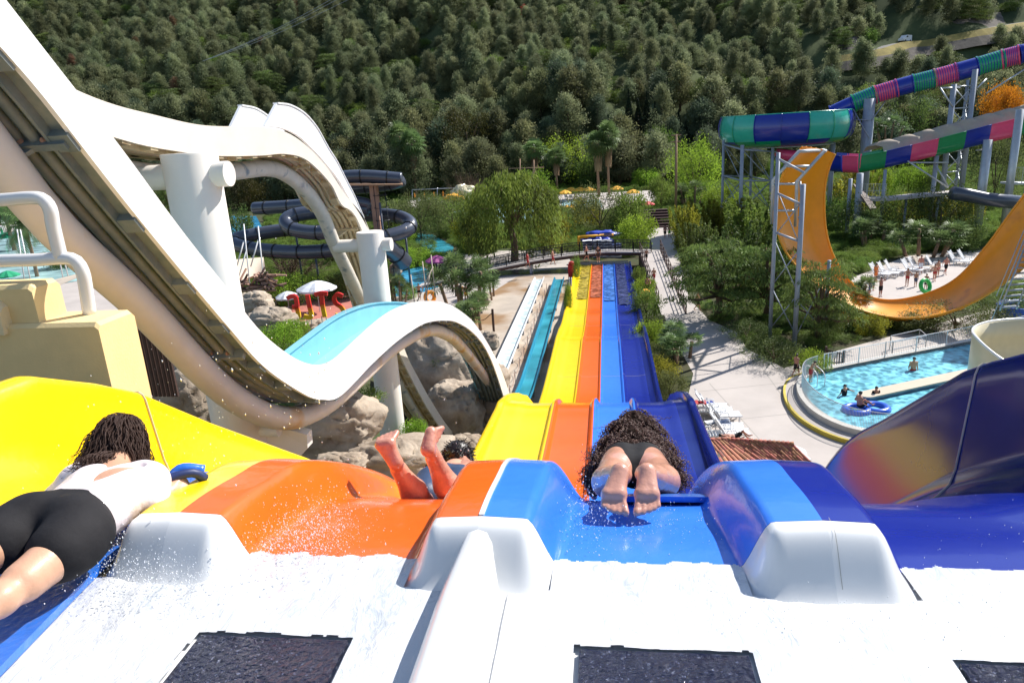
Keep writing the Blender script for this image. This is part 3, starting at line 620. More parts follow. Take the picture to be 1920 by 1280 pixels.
# ================================================================== big white wave slide and cream wave slide behind it
def planecurve(pts, x, n): 
    P = np.array([XP(a, b, x) for a, b in pts]); return curve(P, n)
top1 = [(-60, -90), (12, 0), (141, 168), (215, 259), (339, 430), (443, 561), (480, 615), (551, 672), (588, 685), (623, 679), (665, 641), (723, 590), (767, 569), (801, 564), (833, 567), (864, 583), (895, 613), (934, 680), (960, 752), (972, 800)]
bot1 = [(-60, 20), (0, 87), (79, 178), (175, 302), (252, 400), (350, 520), (430, 615), (497, 689), (571, 739), (605, 749), (640, 741), (700, 680), (747, 638), (787, 611), (809, 603), (833, 601), (856, 604), (884, 621), (908, 649), (928, 692), (950, 762), (962, 806)]
top2 = [(60, 128), (144, 170), (215, 198), (289, 215), (356, 232), (403, 237), (497, 238), (544, 250), (588, 285), (625, 329), (650, 370), (693, 430), (754, 642), (786, 711), (815, 762), (843, 803), (864, 821), (884, 827), (900, 826)]
bot2 = [(60, 190), (140, 232), (212, 257), (292, 277), (400, 292), (487, 292), (537, 289), (578, 302), (621, 346), (640, 383), (678, 430), (742, 642), (775, 716), (805, 771), (836, 815), (858, 833), (882, 840), (900, 840)]
def norms(C):
    t = np.gradient(C, axis=0); t /= np.linalg.norm(t, axis=1)[:, None]; n = np.stack([0*t[:, 0], -t[:, 2], t[:, 1]], 1); return t, n   # n points up out of the floor
def align(Tc, Bc, n):
    """resample both curves so that pairs face each other"""
    out = []
    t, nn = norms(Bc)
    for i in range(len(Bc)):
        d = Tc-Bc[i]; along = np.abs(d@t[i])+.3*np.linalg.norm(d, axis=1)*(d@nn[i] < 0)*3; j = np.argmin(along+.15*np.linalg.norm(d, axis=1)); out.append(Tc[j])
    out = np.array(out)
    for _ in range(6): out[1:-1] = .5*out[1:-1]+.25*(out[:-2]+out[2:])
    return out
def wave(name, label, tp, bp, xn, xf, mats, pipe, pr, group=None, n=150, pocket=.5):
    root = T(name, label, 'water slide', planecurve(bp, xn, n)[n//2])
    B = planecurve(bp, xn, n); Tt = align(planecurve(tp, xn, 900), B, n); dx = np.array([xf-xn, 0, 0]); t, nn = norms(B)
    hgt = Tt-B
    mb = MB().slab(np.stack([Tt, B], 1), (-.05, 0, 0)); mb.build('near_wall', mats[0], root, smooth=True)
    smooth_angle(root.children[-1] if root.children else None) if False else None
    mb = MB().slab(np.stack([Tt+dx, B+dx], 1), (.05, 0, 0)); mb.slab(np.stack([Tt+dx+nn*.01+[.09, 0, 0], Tt+dx+nn*.01+[-.05, 0, 0]], 1), -nn[:, None]*.03+0*np.stack([Tt, B], 1)); mb.build('far_wall', mats[-1] if len(mats) > 4 else mats[0], root, smooth=True)
    fl = B+nn*.10; cols = [fl+dx*a+nn*.04*abs(2*a-1)**3 for a in np.linspace(.03, .97, 9)]
    MB().grid(np.stack(cols, 1), flip=True).build('floor', mats[1], root, smooth=True)
    mb = MB(); un = [fl+dx*a-nn*.05 for a in np.linspace(.03, .97, 5)]; mb.grid(np.stack(un, 1)); mb.build('underside', mats[2], root, smooth=True)
    mb = MB()
    for a in (.36, .50, .64): mb.tube(fl+dx*a-nn*.085, .055, 8)
    mb.build('stiffener', mats[2], root, smooth=True)
    # edge pockets: a beam set in from each wall and cross webs
    mb = MB(); L = np.r_[0, np.cumsum(np.linalg.norm(np.diff(B, axis=0), axis=1))]
    for a0, sg in ((.22, 1), (.78, -1)):
        c = fl+dx*a0; mb.slab(np.stack([c-nn*.05, c-nn*.15], 1), (.03*sg, 0, 0))
    mb.build('edge_beam', mats[2], root)
    w_ = [T_ for T_ in np.arange(.3, L[-1], pocket)]
    for s_ in w_:
        i = min(int(np.searchsorted(L, s_)), n-1)
        for aa, bb in ((.02, .22), (.78, .98)):
            g = MB(); p, q2 = fl[i]+dx*aa, fl[i]+dx*bb; hw = t[i]*.09; g.slab(np.array([[p-nn[i]*.05-hw, q2-nn[i]*.05-hw], [p-nn[i]*.05+hw, q2-nn[i]*.05+hw]]), -nn[i]*.09); g.build('pocket_web', mats[2], root)
    for s_ in np.arange(1.2, L[-1], 3.4):
        i = min(int(np.searchsorted(L, s_)), n-1); kbig = MB(); p, q2 = fl[i]+dx*.07, fl[i]+dx*.93; hw = t[i]*.035
        kbig.slab(np.array([[p-nn[i]*.05-hw, q2-nn[i]*.05-hw], [p-nn[i]*.05+hw, q2-nn[i]*.05+hw]]), -nn[i]*.13)
        for a in (.2, .4, .6, .8): kbig.ell(p+dx*a-nn[i]*.12-t[i]*.04, (.03, .03, .03), 6, 4, mi=1)
        c = p+dx*.5; tri = [p+dx*.25-nn[i]*.12, p+dx*.75-nn[i]*.12, c-nn[i]*.42]; kbig.prism(tri, t[i]*.04); kbig.build('flange', [mats[2], 'rust'], root)
    for pp in pipe: 
        P = planecurve(pp, (xn+xf)/2, 90); mb = MB().tube(P, pr, 18); mb.build('support_pipe', mats[3], root, smooth=True)
    return root, Tt, B, nn
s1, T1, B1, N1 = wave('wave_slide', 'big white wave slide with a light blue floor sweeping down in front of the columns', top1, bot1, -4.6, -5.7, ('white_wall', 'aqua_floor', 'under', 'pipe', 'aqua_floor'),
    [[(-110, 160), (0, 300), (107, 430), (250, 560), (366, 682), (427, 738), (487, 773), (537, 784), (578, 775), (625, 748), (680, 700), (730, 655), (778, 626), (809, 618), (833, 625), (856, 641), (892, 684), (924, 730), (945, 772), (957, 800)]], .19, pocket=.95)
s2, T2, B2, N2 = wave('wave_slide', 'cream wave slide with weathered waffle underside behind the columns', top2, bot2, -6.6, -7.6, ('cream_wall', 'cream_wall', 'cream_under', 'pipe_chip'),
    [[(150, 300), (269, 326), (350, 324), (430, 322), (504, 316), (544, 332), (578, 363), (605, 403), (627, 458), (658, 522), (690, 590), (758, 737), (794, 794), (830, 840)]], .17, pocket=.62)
# raised side walls over the crest of the cream slide
for nm, pts, x in (('raised_wall', [[(497, 236), (520, 193)], [(530, 241), (545, 197)], [(560, 255), (572, 213)], [(590, 283), (595, 240)], [(612, 308), (615, 276)], [(635, 337), (632, 303)], [(655, 372), (648, 335)], [(675, 402), (664, 366)], [(692, 432), (682, 408)]], -6.6),
                   ('raised_wall', [[(433, 238), (453, 197)], [(465, 240), (480, 203)], [(505, 246), (505, 219)], [(530, 252), (535, 243)]], -7.6)):
    A = np.array([[XP(*p[0], x) for p in pts], [XP(*p[1], x) for p in pts]]); C = np.stack([curve(A[0], 40), curve(A[1], 40)], 1)
    MB().slab(C, (-.06, 0, 0)).slab(C[:, 1:2].repeat(2, 1)+np.array([[.02, 0, .01], [-.10, 0, .01]]), (0, 0, -.03)).build(nm, 'white_wall', s2, smooth=False)
# columns with cross arms
def column(label, x, y, z0, z1, r, arms):
    c = T('slide_column', label, 'column', (x, y, z0), 'round columns carrying the wave slides')
    MB().tube([(x, y, z0), (x, y, z1-.02), (x, y, z1)], [r, r, r-.015], 32).build('shaft', 'column', c, smooth=True); smooth_angle(c.children[0] if False else bpy.data.objects[[k for k in bpy.data.objects.keys() if k.startswith('shaft')][-1]], 50)
    for (xa, xb, z, ra) in arms:
        o = MB().tube([(xa, y, z), (xb, y, z)], ra, 24).build('arm', 'column', c, smooth=True); smooth_angle(o, 50)
    return c
cA = column('thick cream column at the left with a round stub arm near its top', -6.1, 10.2, 7, 15.46, .40, [(-7.15, -5.52, 15.13, .185), (-6.1, -5.4, 11.0, .10)])
mb = MB(); e = XP(572, 800, -5.15); mb.prism([(-6.1, 10.1, 11.3), (-6.1, 10.1, 10.1), (-5.3, 10.5, 10.35), (-5.15, 10.6, 10.5), (-5.13, 10.6, 10.75), (-5.6, 10.4, 11.0)], (0, .22, 0)); mb.build('bracket', 'column', cA)
cB = column('tall white column in the middle standing among the boulders', -6.1, 17.9, 6.6, 13.2, .355, [(-7.1, -5.55, 12.85, .17)])
cC = column('short grey post with cross arm low behind the crest of the orange lane', -6.1, 29.5, .2, 4.35, .24, [(-6.75, -5.0, 3.75, .16)])
# white and teal run-out lanes at ground
def runout(label, xc, hw, m, wm, y0, y1):
    r = T('run_out_lane', label, 'slide lane', (xc, y0, .5)); ys_ = np.linspace(y0, y1, 40)
    zf = lambda y: .42+.9*sstep(42, 32, y) if False else .42+1.0*(1-sstep(30, 42, y))
    sec = [(-hw-.10, .30), (-hw, .33), (-hw+.02, .30), (-hw+.06, .06), (0, .0), (hw-.06, .06), (hw-.02, .30), (hw, .33), (hw+.10, .30)]
    MB().slab(np.array([[(xc+a, y, zf(y)+b) for a, b in sec] for y in ys_]), (0, 0, -.05)).build('channel', m, r, smooth=True)
    G = np.array([[(xc+a, y, zf(y)+.075) for a in (-hw+.06, 0, hw-.06)] for y in ys_]); MB().grid(G).build('water_film', wm, r)
    for y in np.arange(y0+2, y1, 3.5):
        mb = MB(); mb.box((xc, y, zf(y)/2-.03), (2*hw, .12, zf(y)-.06)); mb.build('foot', 'steel', r)
    return r
M['film_pale'] = watermat('film_pale', (.60, .72, .74), bscale=3, ripple_light=.3, bump=.3)
M['teal_gel'] = mat('teal_gel', (.02, .27, .42), rough=.3, coat=.6, var=.1, vscale=2)
runout('white run-out lane beside the wet yard, leftmost of the two straight lanes', -7.05, .44, 'white_wall', 'film_pale', 30.5, 72.6)
runout('teal run-out lane between the white lane and the racing slide', -4.95, .44, 'teal_gel', 'pool_teal', 31, 72.2)
rope = T('lane_rope', 'sagging rope barrier on posts between the white and teal lanes', 'rope barrier', (-6.0, 50, 0)); mb = MB(); pts = []
yy = np.arange(37, 70, 2.6)
for y in yy: mb.bar((-5.95, y, 0), (-5.95, y, .95), .025, 6)
mb.build('post', 'galv', rope); mb = MB()
for a, b in zip(yy[:-1], yy[1:]): mb.tube([(-5.95, a+(b-a)*t, .9-.5*math.sin(t*math.pi)) for t in np.linspace(0, 1, 7)], .018, 5)
mb.build('rope', 'rust', rope)
# ================================================================== boulders
def boulder(label, px, py, wpx, hpx, d, seed, dep=.9, name='boulder'):
    c = PD(px, py, d); rx = wpx*d/F/2; rz = hpx*d/F/2; ry = (rx+rz)/2*dep; a, b = 56, 36; g = np.random.default_rng(seed); sh = g.uniform(0, 99, 3); V = []
    for i in range(b+1):
        for j in range(a):
            th = math.pi*i/b; ph = 2*math.pi*j/a; p = np.array([math.sin(th)*math.cos(ph), math.sin(th)*math.sin(ph), math.cos(th)])
            p = np.sign(p)*np.abs(p)**.72; p /= max(1, np.linalg.norm(p)*.82)
            q = Vector(p*1.15+sh); r1 = abs(mnoise.noise(q*1.7+Vector((5, 1, 2)))); r2 = abs(mnoise.noise(q*3.9)); lay = mnoise.noise(Vector((q.x*.8, q.y*.8, q.z*5))); f = 1+.22*mnoise.noise(q)-.16*max(0, 1-r1*9)-.06*max(0, 1-r2*8)+.07*lay+.05*mnoise.noise(q*6)+.025*mnoise.noise(q*15)
            V.append(c+p*f*np.array([rx, ry, rz]))
    Fc = [(i*a+j, (i+1)*a+j, (i+1)*a+(j+1) % a, i*a+(j+1) % a) for i in range(b) for j in range(a)]
    o = raw(name, V, np.array(Fc), 'rock', smooth=True); tag(o, label, 'rock'); return o
for i, a in enumerate([('large tan boulder behind the yellow slide wall at the foot of the stair wall', 330, 735, 150, 150, 16.5), ('broad shaded boulder between the curved pipe and the middle column', 615, 800, 190, 120, 15.8), ('pale cracked boulder in front of the foot of the middle column', 760, 875, 230, 110, 14.8), ('pale boulder ridge just over the orange slide wall', 640, 880, 120, 60, 14.2),
    ('big round boulder with a planted hollow on top', 815, 690, 150, 130, 33), ('tall tan cliff boulder left of the short grey post', 850, 780, 110, 130, 31), ('cliff boulder right of the short grey post', 925, 800, 80, 130, 32.5), ('tan cliff boulder under the steel arch behind the short grey post', 905, 725, 90, 90, 34), ('small brown boulder beside the white slide end', 790, 830, 80, 80, 29),
    ('flat topped boulder nearest the left column', 470, 573, 80, 50, 44), ('rounded grey boulder below the flat topped one', 510, 610, 100, 65, 41), ('long low boulder carrying the red letters', 600, 630, 110, 60, 46), ('low boulder at the right end of the red letters', 655, 630, 70, 50, 47),
    ('small pale boulder on the lawn by the wooden gate, left one', 1632, 640, 13, 11, 51), ('small pale boulder on the lawn by the wooden gate, right one', 1644, 639, 12, 9, 51), ('dark boulder shaded under the right end of the white slide', 870, 850, 90, 70, 28), ('tan boulder below the cream waffle underside', 700, 770, 60, 60, 24), ('brown boulder at the mouth of the black tube', 742, 505, 22, 26, 78), ('pointed pinkish boulder among the yard palms', 905, 560, 30, 26, 64), ('flat boulder at the edge of the wet yard', 905, 640, 60, 40, 50)]):
    boulder(*a, seed=i+3)

# ================================================================== garden pools
sheet('blue_pool', [(738, 512), (790, 499), (842, 530), (800, 546), (740, 556)], 'pool_blue', .05, label='small bright blue pool where the black tube ends')
sheet('teal_pool', [(778, 438), (812, 440), (850, 462), (852, 486), (810, 480), (780, 462)], 'pool_teal', .05, label='teal water channel behind the clipped shrubs')
sheet('left_pool', [(395, 460), (410, 405), (480, 405), (500, 440), (460, 470)], 'pool_blue', .05, label='pool behind the thick cream column')
sheet('far_left_pool', [(-60, 440), (80, 430), (170, 450), (190, 520), (60, 540), (-60, 520)], 'pool_pale', .05, label='pale pool beyond the handrail')
sheet('far_pool', [(850, 398), (905, 380), (1000, 384), (1000, 420), (880, 415)], 'pool_pale', .05, label='pale far pool behind the weeping tree'); sheet('far_pool', [(1050, 392), (1055, 376), (1125, 374), (1130, 388), (1090, 400)], 'pool_pale', .05, label='pale far pool below the yellow parasols')
sheet('bridge_pool', [(880, 510), (1075, 500), (1078, 512), (935, 516)], 'slide_water', .05)
sheet('pool_terrace_near', [(880, 495), (930, 470), (1060, 470), (1075, 500), (900, 512)], 'pave', .03)
def inpoly(x, y, P):
    x = np.asarray(x); y = np.asarray(y); c = np.zeros(x.shape, bool); n = len(P)
    for i in range(n):
        a, b_ = P[i], P[i-1]
        with np.errstate(divide='ignore', invalid='ignore'): c ^= ((a[1] > y) != (b_[1] > y)) & (x < (b_[0]-a[0])*(y-a[1])/(b_[1]-a[1])+a[0])
    return c
def gn_scatter(name, label, pts, protos, smin, smax, seed=1, leafobjs=None):
    me = bpy.data.meshes.new(name); me.from_pydata([tuple(map(float, p)) for p in pts], [], []); fo = bpy.data.objects.new(name, me); COL.objects.link(fo); fo['kind'] = 'stuff'; fo['label'] = label
    ng = bpy.data.node_groups.new(name, 'GeometryNodeTree'); ng.interface.new_socket('Geometry', in_out='INPUT', socket_type='NodeSocketGeometry'); ng.interface.new_socket('Geometry', in_out='OUTPUT', socket_type='NodeSocketGeometry')
    N = ng.nodes.new; L = ng.links.new; gi, go = N('NodeGroupInput'), N('NodeGroupOutput'); iop = N('GeometryNodeInstanceOnPoints'); gt = N('GeometryNodeGeometryToInstance')
    for o, sc in protos:
        oi = N('GeometryNodeObjectInfo'); oi.inputs['Object'].default_value = o; oi.transform_space = 'ORIGINAL'; oi.inputs['As Instance'].default_value = True
        tf = N('GeometryNodeTransform'); tf.inputs['Scale'].default_value = sc; L(oi.outputs['Geometry'], tf.inputs[0]); L(tf.outputs[0], gt.inputs[0])
    L(gi.outputs[0], iop.inputs['Points']); L(gt.outputs[0], iop.inputs['Instance']); iop.inputs['Pick Instance'].default_value = True
    rv = N('FunctionNodeRandomValue'); rv.data_type = 'FLOAT_VECTOR'; rv.inputs[0].default_value = (0, 0, 0); rv.inputs[1].default_value = (.12, .12, 6.28); L(rv.outputs[0], iop.inputs['Rotation'])
    r2 = N('FunctionNodeRandomValue'); r2.data_type = 'FLOAT_VECTOR'; r2.inputs[0].default_value = smin; r2.inputs[1].default_value = smax; r2.inputs['Seed'].default_value = seed+4; L(r2.outputs[0], iop.inputs['Scale'])
    ri = N('FunctionNodeRandomValue'); ri.data_type = 'INT'; ri.inputs[4].default_value = 0; ri.inputs[5].default_value = len(protos)-1; ri.inputs['Seed'].default_value = seed+9; L(ri.outputs[2], iop.inputs['Instance Index'])
    L(iop.outputs[0], go.inputs[0]); md = fo.modifiers.new(name, 'NODES'); md.node_group = ng; return fo
# ================================================================== vegetation prototypes
def leaf_quads(C, size, aspect=2.0, up=.3, g=rng, dirs=None, jit=.6):
    """one bent-free quad per centre; returns verts, quads"""
    n = len(C); d = g.normal(size=(n, 3)) if dirs is None else dirs+jit*g.normal(size=(n, 3)); d /= np.linalg.norm(d, axis=1)[:, None]
    a = g.normal(size=(n, 3)); a[:, 2] += up; b = np.cross(d, a); b /= np.linalg.norm(b, axis=1)[:, None]+1e-9
    s = np.asarray(size)*(.6+.8*g.random(n)); s = s[:, None]; w_ = s/aspect
    V = np.stack([C-d*s*.5, C+b*w_*.5, C+d*s*.5, C-b*w_*.5], 1).reshape(-1, 3); return V, np.arange(4*n).reshape(n, 4)
def mkproto(name, label, cat, crownV, crownQ, leafm, trunk=None, tm='bark', tname='trunk', group=None):
    r = T(name, label, cat, (0, 0, 0), group); 
    raw('crown' if trunk is not None or cat == 'tree' else 'foliage', crownV, crownQ, leafm, r)
    if trunk is not None: trunk.build(tname, tm, r, smooth=True)
    return Proto(r)
def clumps(n, shape, g): return np.array([shape(g) for _ in range(n)])
def pine(seed, H=1.0, leafm='pine', ncl=78, per=85, wide=.30):
    g = np.random.default_rng(seed); V = []; tr = MB()
    lean = g.normal(size=2)*.03
    tr.tube([(0, 0, -.03), (lean[0]*.5, lean[1]*.5, .45), (lean[0], lean[1], .93)], [.022, .016, .004], 6)
    D = []
    for k in range(ncl):
        h = .14+.80*((k+.5)/ncl)**1.05; u = (h-.14)/.80; a = k*2.399+g.normal()*.6; rad = wide*(1.08*(1-u)**.62*min(1, .45+u*2.2))*(.55+.6*g.random())
        o = np.array([lean[0]*h, lean[1]*h, h]); tip = o+np.array([rad*math.cos(a), rad*math.sin(a), .07+.10*g.random()]); t = .25+.75*g.random(per)**.6; P = o+(tip-o)*t[:, None]; P[:, 2] += .05*t*t; s = .022+.030*(1-abs(t-.75)); P = P+g.normal(size=(per, 3))*s[:, None]*[1, 1, .8]; V.append(P)
        dd = (tip-o)/np.linalg.norm(tip-o)*.55+np.array([0, 0, .75]); D.append(np.tile(dd, (per, 1)))
        if k % 4 == 0: tr.bar(o-[0, 0, .03], tip*.8+o*.2, .005, 4)
    v, q = leaf_quads(np.concatenate(V), .040, 3.0, dirs=np.concatenate(D), jit=.5, g=g); return v, q, tr
def bushcloud(seed, ncl=50, per=115, leaf=.050, flat=.8, asp=1.7, spread=.16, dirs=None):
    g = np.random.default_rng(seed); V = []
    for k in range(ncl):
        a = g.normal(size=3); a /= np.linalg.norm(a); a[2] = abs(a[2])**.8*np.sign(a[2]+.35); r = (.55+.45*g.random())*.78; c = a*r*np.array([1, 1, flat]); c[2] = c[2]*.62+.52*flat
        s = spread*(.7+.7*g.random()); p = g.normal(size=(per, 3)); p /= np.linalg.norm(p, axis=1)[:, None]; p *= (g.random((per, 1))**.45)*s*1.5; V.append(c+p)
    C = np.concatenate(V); C[:, 2] = np.maximum(C[:, 2], .01)
    dd = C-np.array([0, 0, .3*flat]); dd /= np.linalg.norm(dd, axis=1)[:, None]+1e-9; dd[:, 2] += .2
    return leaf_quads(C, leaf, asp, dirs=dd, jit=.8, g=g)
def stem(seed, h=.55, r=.03, n=4):
    g = np.random.default_rng(seed); tr = MB(); tr.tube([(0, 0, -.04), (g.normal()*.02, g.normal()*.02, h*.5), (g.normal()*.05, g.normal()*.05, h)], [r, r*.8, r*.4], 7)
    for k in range(n):
        a = k*6.28/n+g.random(); tr.tube([(0, 0, h*(.3+.1*k/n)), (.2*math.cos(a), .2*math.sin(a), h*.8), (.42*math.cos(a), .42*math.sin(a), h*1.25)], [r*.6, r*.35, r*.15], 5)
    return tr
pines = [mkproto('pine_tree', 'pine', 'tree', *pine(20+i)[:2], 'pine', pine(20+i)[2]) for i in range(4)]
bushes = [mkproto('shrub', 'shrub', 'shrub', *bushcloud(40+i), 'lf_mid', stem(i)) for i in range(4)]
bushfine = [mkproto('shrub', 'shrub', 'shrub', *bushcloud(60+i, 60, 130, .036, .85, 2.2, .15), 'lf_mid', stem(i+7)) for i in range(2)]
# spruce-like bamboo / young acacia: many upright plumes
def plume(seed, n=46, per=150, lean=.30, leaf=.06, top=1.0):
    g = np.random.default_rng(seed); V = []; D = []; tr = MB()
    for k in range(n):
        a = g.uniform(0, 6.28); r0 = .35*math.sqrt(g.random()); h = top*(.55+.45*g.random()); o = np.array([r0*math.cos(a), r0*math.sin(a), 0]); tip = o*(1+lean*2.2)+np.array([0, 0, h]); mid = (o+tip)/2+np.array([0, 0, .12*h])
        t = g.random(per)**.7; P = ((1-t)**2)[:, None]*o+(2*t*(1-t))[:, None]*mid+(t**2)[:, None]*tip; P += g.normal(size=P.shape)*(.055*(1.15-t))[:, None]; V.append(P)
        D.append(np.tile((tip-o)*np.array([1, 1, .35])+[0, 0, -.1], (per, 1)))
        if k % 3 == 0: tr.tube([o-[0, 0, .03], mid, tip], [.012, .008, .003], 4)
    C = np.concatenate(V); dd = np.concatenate(D); dd /= np.linalg.norm(dd, axis=1)[:, None]
    v, q = leaf_quads(C, leaf, 3.0, dirs=dd, jit=.7, g=g); return v, q, tr
plumes = [mkproto('bamboo_shrub', 'shrub', 'shrub', *plume(80+i)[:2], 'lf_yellow', plume(80+i)[2], tname='stem') for i in range(2)]
# wispy dark tamarisk-like tree: fine hanging sprays in domed tufts on limbs
def tamarisk(seed):
    g = np.random.default_rng(seed); V = []; D = []; tr = MB(); tr.tube([(0, 0, -.03), (.03, .02, .22), (.0, .0, .45)], [.05, .04, .03], 8)
    for k in range(52):
        a = k*2.399; u = (k+.5)/52; r = .52*math.sqrt(1-(u*.9)**2)*(.45+.55*g.random()); c = np.array([r*math.cos(a), r*math.sin(a), .26+.66*u+g.normal()*.04])
        if k % 4 == 0: tr.tube([(0, 0, .3), c*[.5, .5, .85], c], [.025, .014, .005], 5)
        n = 150; p = g.normal(size=(n, 3)); p /= np.linalg.norm(p, axis=1)[:, None]; p[:, 2] = np.abs(p[:, 2])*.6; s = .13+.05*g.random(); q = c+p*s*(g.random((n, 1))**.4)*[1.15, 1.15, .8]-[0, 0, .04]; V.append(q)
        D.append(np.c_[p[:, :2]*.8, -.8*np.ones(n)])
    C = np.concatenate(V); v, q = leaf_quads(C, .05, 4.5, dirs=np.concatenate(D), jit=.35, g=g); return v, q, tr
tams = [mkproto('tamarisk_tree', 'tree', 'tree', *tamarisk(90+i)[:2], 'lf_dark', tamarisk(90+i)[2]) for i in range(2)]
def willow(seed):
    g = np.random.default_rng(seed); V = []; D = []; tr = MB(); tr.tube([(0, 0, -.03), (.02, 0, .2), (-.03, .02, .45), (0, 0, .7)], [.045, .04, .03, .015], 9)
    for k in range(190):
        a = g.uniform(0, 6.28); r = .50*math.sqrt(g.random()); z0 = .98-.55*r*r/.25*.45+g.normal()*.03; z0 = .55+.42*math.sqrt(max(0, 1-(r/.52)**2))+g.normal()*.025
        L = (.22+.40*g.random())*(.5+.9*r/.5); n = 70; t = g.random(n); sx = .03+.035*g.random()
        P = np.stack([(r+.07*t)*math.cos(a)+g.normal(size=n)*sx*.6, (r+.07*t)*math.sin(a)+g.normal(size=n)*sx*.6, z0-L*t], 1); V.append(P); D.append(np.tile([.25*math.cos(a), .25*math.sin(a), -1.], (n, 1)))
        if k % 12 == 0: tr.tube([(0, 0, .4), (r*.6*math.cos(a), r*.6*math.sin(a), z0*.92), (r*math.cos(a), r*math.sin(a), z0-.03)], [.02, .01, .004], 5)
    C = np.concatenate(V); v, q = leaf_quads(C, .045, 3.6, dirs=np.concatenate(D), jit=.28, g=g); return v, q, tr
wil = mkproto('willow_tree', 'weeping tree', 'tree', *willow(5)[:2], 'lf_willow', willow(5)[2])
def cypress(seed):
    g = np.random.default_rng(seed); n = 3200; h = g.random(n); r = .085*np.sin(np.clip(h*1.05+.06, 0, 1)**.75*math.pi)**.7*(.7+.4*g.random(n)); a = g.uniform(0, 6.28, n)
    C = np.stack([r*np.cos(a), r*np.sin(a), h], 1); v, q = leaf_quads(C, .035, 2.2, dirs=np.c_[np.cos(a)*.5, np.sin(a)*.5, np.ones(n)], jit=.3, g=g); return v, q, MB().tube([(0, 0, -.03), (0, 0, .9)], [.015, .003], 6)
cyp = mkproto('cypress_tree', 'cypress', 'tree', *cypress(1)[:2], 'cypress', cypress(1)[2])
def fan(c, d, L, g, seg=11, droop=.25):
    """one palm fan: narrow leaflets radiating from the petiole tip"""
    d = d/np.linalg.norm(d); s = np.cross(d, [0, 0, 1]); s /= np.linalg.norm(s)+1e-9; u = np.cross(s, d); tip = c+d*L*.55; V = []; Q = []
    for k in range(seg):
        a = (k/(seg-1)-.5)*4.2; e = d*math.cos(a)+s*math.sin(a); e = e*L*.52; w_ = np.cross(e, u); w_ *= .040*L/np.linalg.norm(w_)
        m = tip+e*.55; t2 = tip+e-np.array([0, 0, droop*L*.35]); V += [tip, m+w_, t2, m-w_]
    return V
def palm(seed, kind):
    g = np.random.default_rng(seed); V = []; tr = MB(); sk = []
    if kind == 'fan':      # tall washingtonia, unit height 1 with dead skirt
        tr.tube([(0, 0, -.02), (.01, 0, .45), (0, 0, .86)], [.022, .017, .016], 8)
        for k in range(54):
            a = k*2.399; el = 1.35-2.5*(k/54)**1.0; d = np.array([math.cos(a)*math.cos(el), math.sin(a)*math.cos(el), math.sin(el)]); V += fan(np.array([0, 0, .87]), d, .235*(.75+.4*g.random()), g, 12, .5)
        for k in range(420):
            a = g.uniform(0, 6.28); z = g.uniform(.50, .84); r = .022+.022*(z-.5)/.34+g.random()*.012; c = np.array([r*math.cos(a), r*math.sin(a), z]); d = np.array([math.cos(a)*.2, math.sin(a)*.2, -1]); s = np.array([-math.sin(a), math.cos(a), 0])*.012; sk += [c, c+d*.04+s, c+d*.11, c+d*.04-s]
    elif kind == 'low':    # trunkless/short multi-stem fan palm cluster
        for m in range(5):
            a = g.uniform(0, 6.28); o = np.array([.22*math.cos(a)*g.random()**.5*1.6, .22*math.sin(a)*1.3, 0]); h = .25+.5*g.random(); top = o*1.5+[0, 0, h]; tr.tube([o-[0, 0, .03], (o+top)/2, top], [.035, .03, .03], 7)
            for k in range(30):
                b = k*2.399; el = 1.3-1.7*(k/30); d = np.array([math.cos(b)*math.cos(el), math.sin(b)*math.cos(el), math.sin(el)]); V += fan(top, d, .27*(.8+.4*g.random()), g, 10)
    else:                  # feather palm
        tr.tube([(0, 0, -.03), (.02, 0, .3), (0, 0, .58)], [.045, .038, .04], 9)
        for k in range(34):
            b = k*2.399; el = 1.25-1.35*(k/34); L = .55*(.85+.3*g.random()); p = np.array([0, 0, .6]); d = np.array([math.cos(b)*math.cos(el), math.sin(b)*math.cos(el), math.sin(el)]); s = np.array([-math.sin(b), math.cos(b), 0])
            for j in range(16):
                q = p+d*L/16; d = d+np.array([0, 0, -.085]); d /= np.linalg.norm(d); w_ = L*.34*math.sin((j+1.5)/17.5*math.pi)**.6
                for sg in (-1, 1): e = s*sg*w_+d*w_*.5-np.array([0, 0, w_*.35]); m = p+e*.5; V += [p, m+d*.012, p+e, m-d*.012]
                p = q
    V = np.array(V); return V, np.arange(len(V)).reshape(-1, 4), tr, sk
def palmproto(seed, kind, lab):
    V, Q, tr, sk = palm(seed, kind); r = T('palm_tree' if kind != 'low' else 'fan_palm', lab, 'palm'); raw('crown', V, Q, 'lf_palm', r); tr.build('trunk', 'palmbark', r, smooth=True)
    if sk: raw('dead_frond_skirt', np.array(sk), np.arange(len(sk)).reshape(-1, 4), 'skirt', r)
    return Proto(r)
pfan = palmproto(1, 'fan', ''); plow = [palmproto(2, 'low', ''), palmproto(3, 'low', '')]; pfea = palmproto(4, 'feather', '')
def twigs(seed):
    g = np.random.default_rng(seed); mb = MB()
    for k in range(90):
        a = g.uniform(0, 6.28); el = g.uniform(.3, 1.5); d = np.array([math.cos(a)*math.cos(el), math.sin(a)*math.cos(el), math.sin(el)]); L = .5+.5*g.random(); p = d*L*.5+g.normal(size=3)*.06; q = d*L+g.normal(size=3)*.08
        mb.tube([(0, 0, 0), p, q], [.012, .008, .003], 3, caps=False)
        for _ in range(5): e = q+g.normal(size=3)*.13; mb.tube([p+(q-p)*g.random(), e], [.005, .002], 3, caps=False)
    return mb
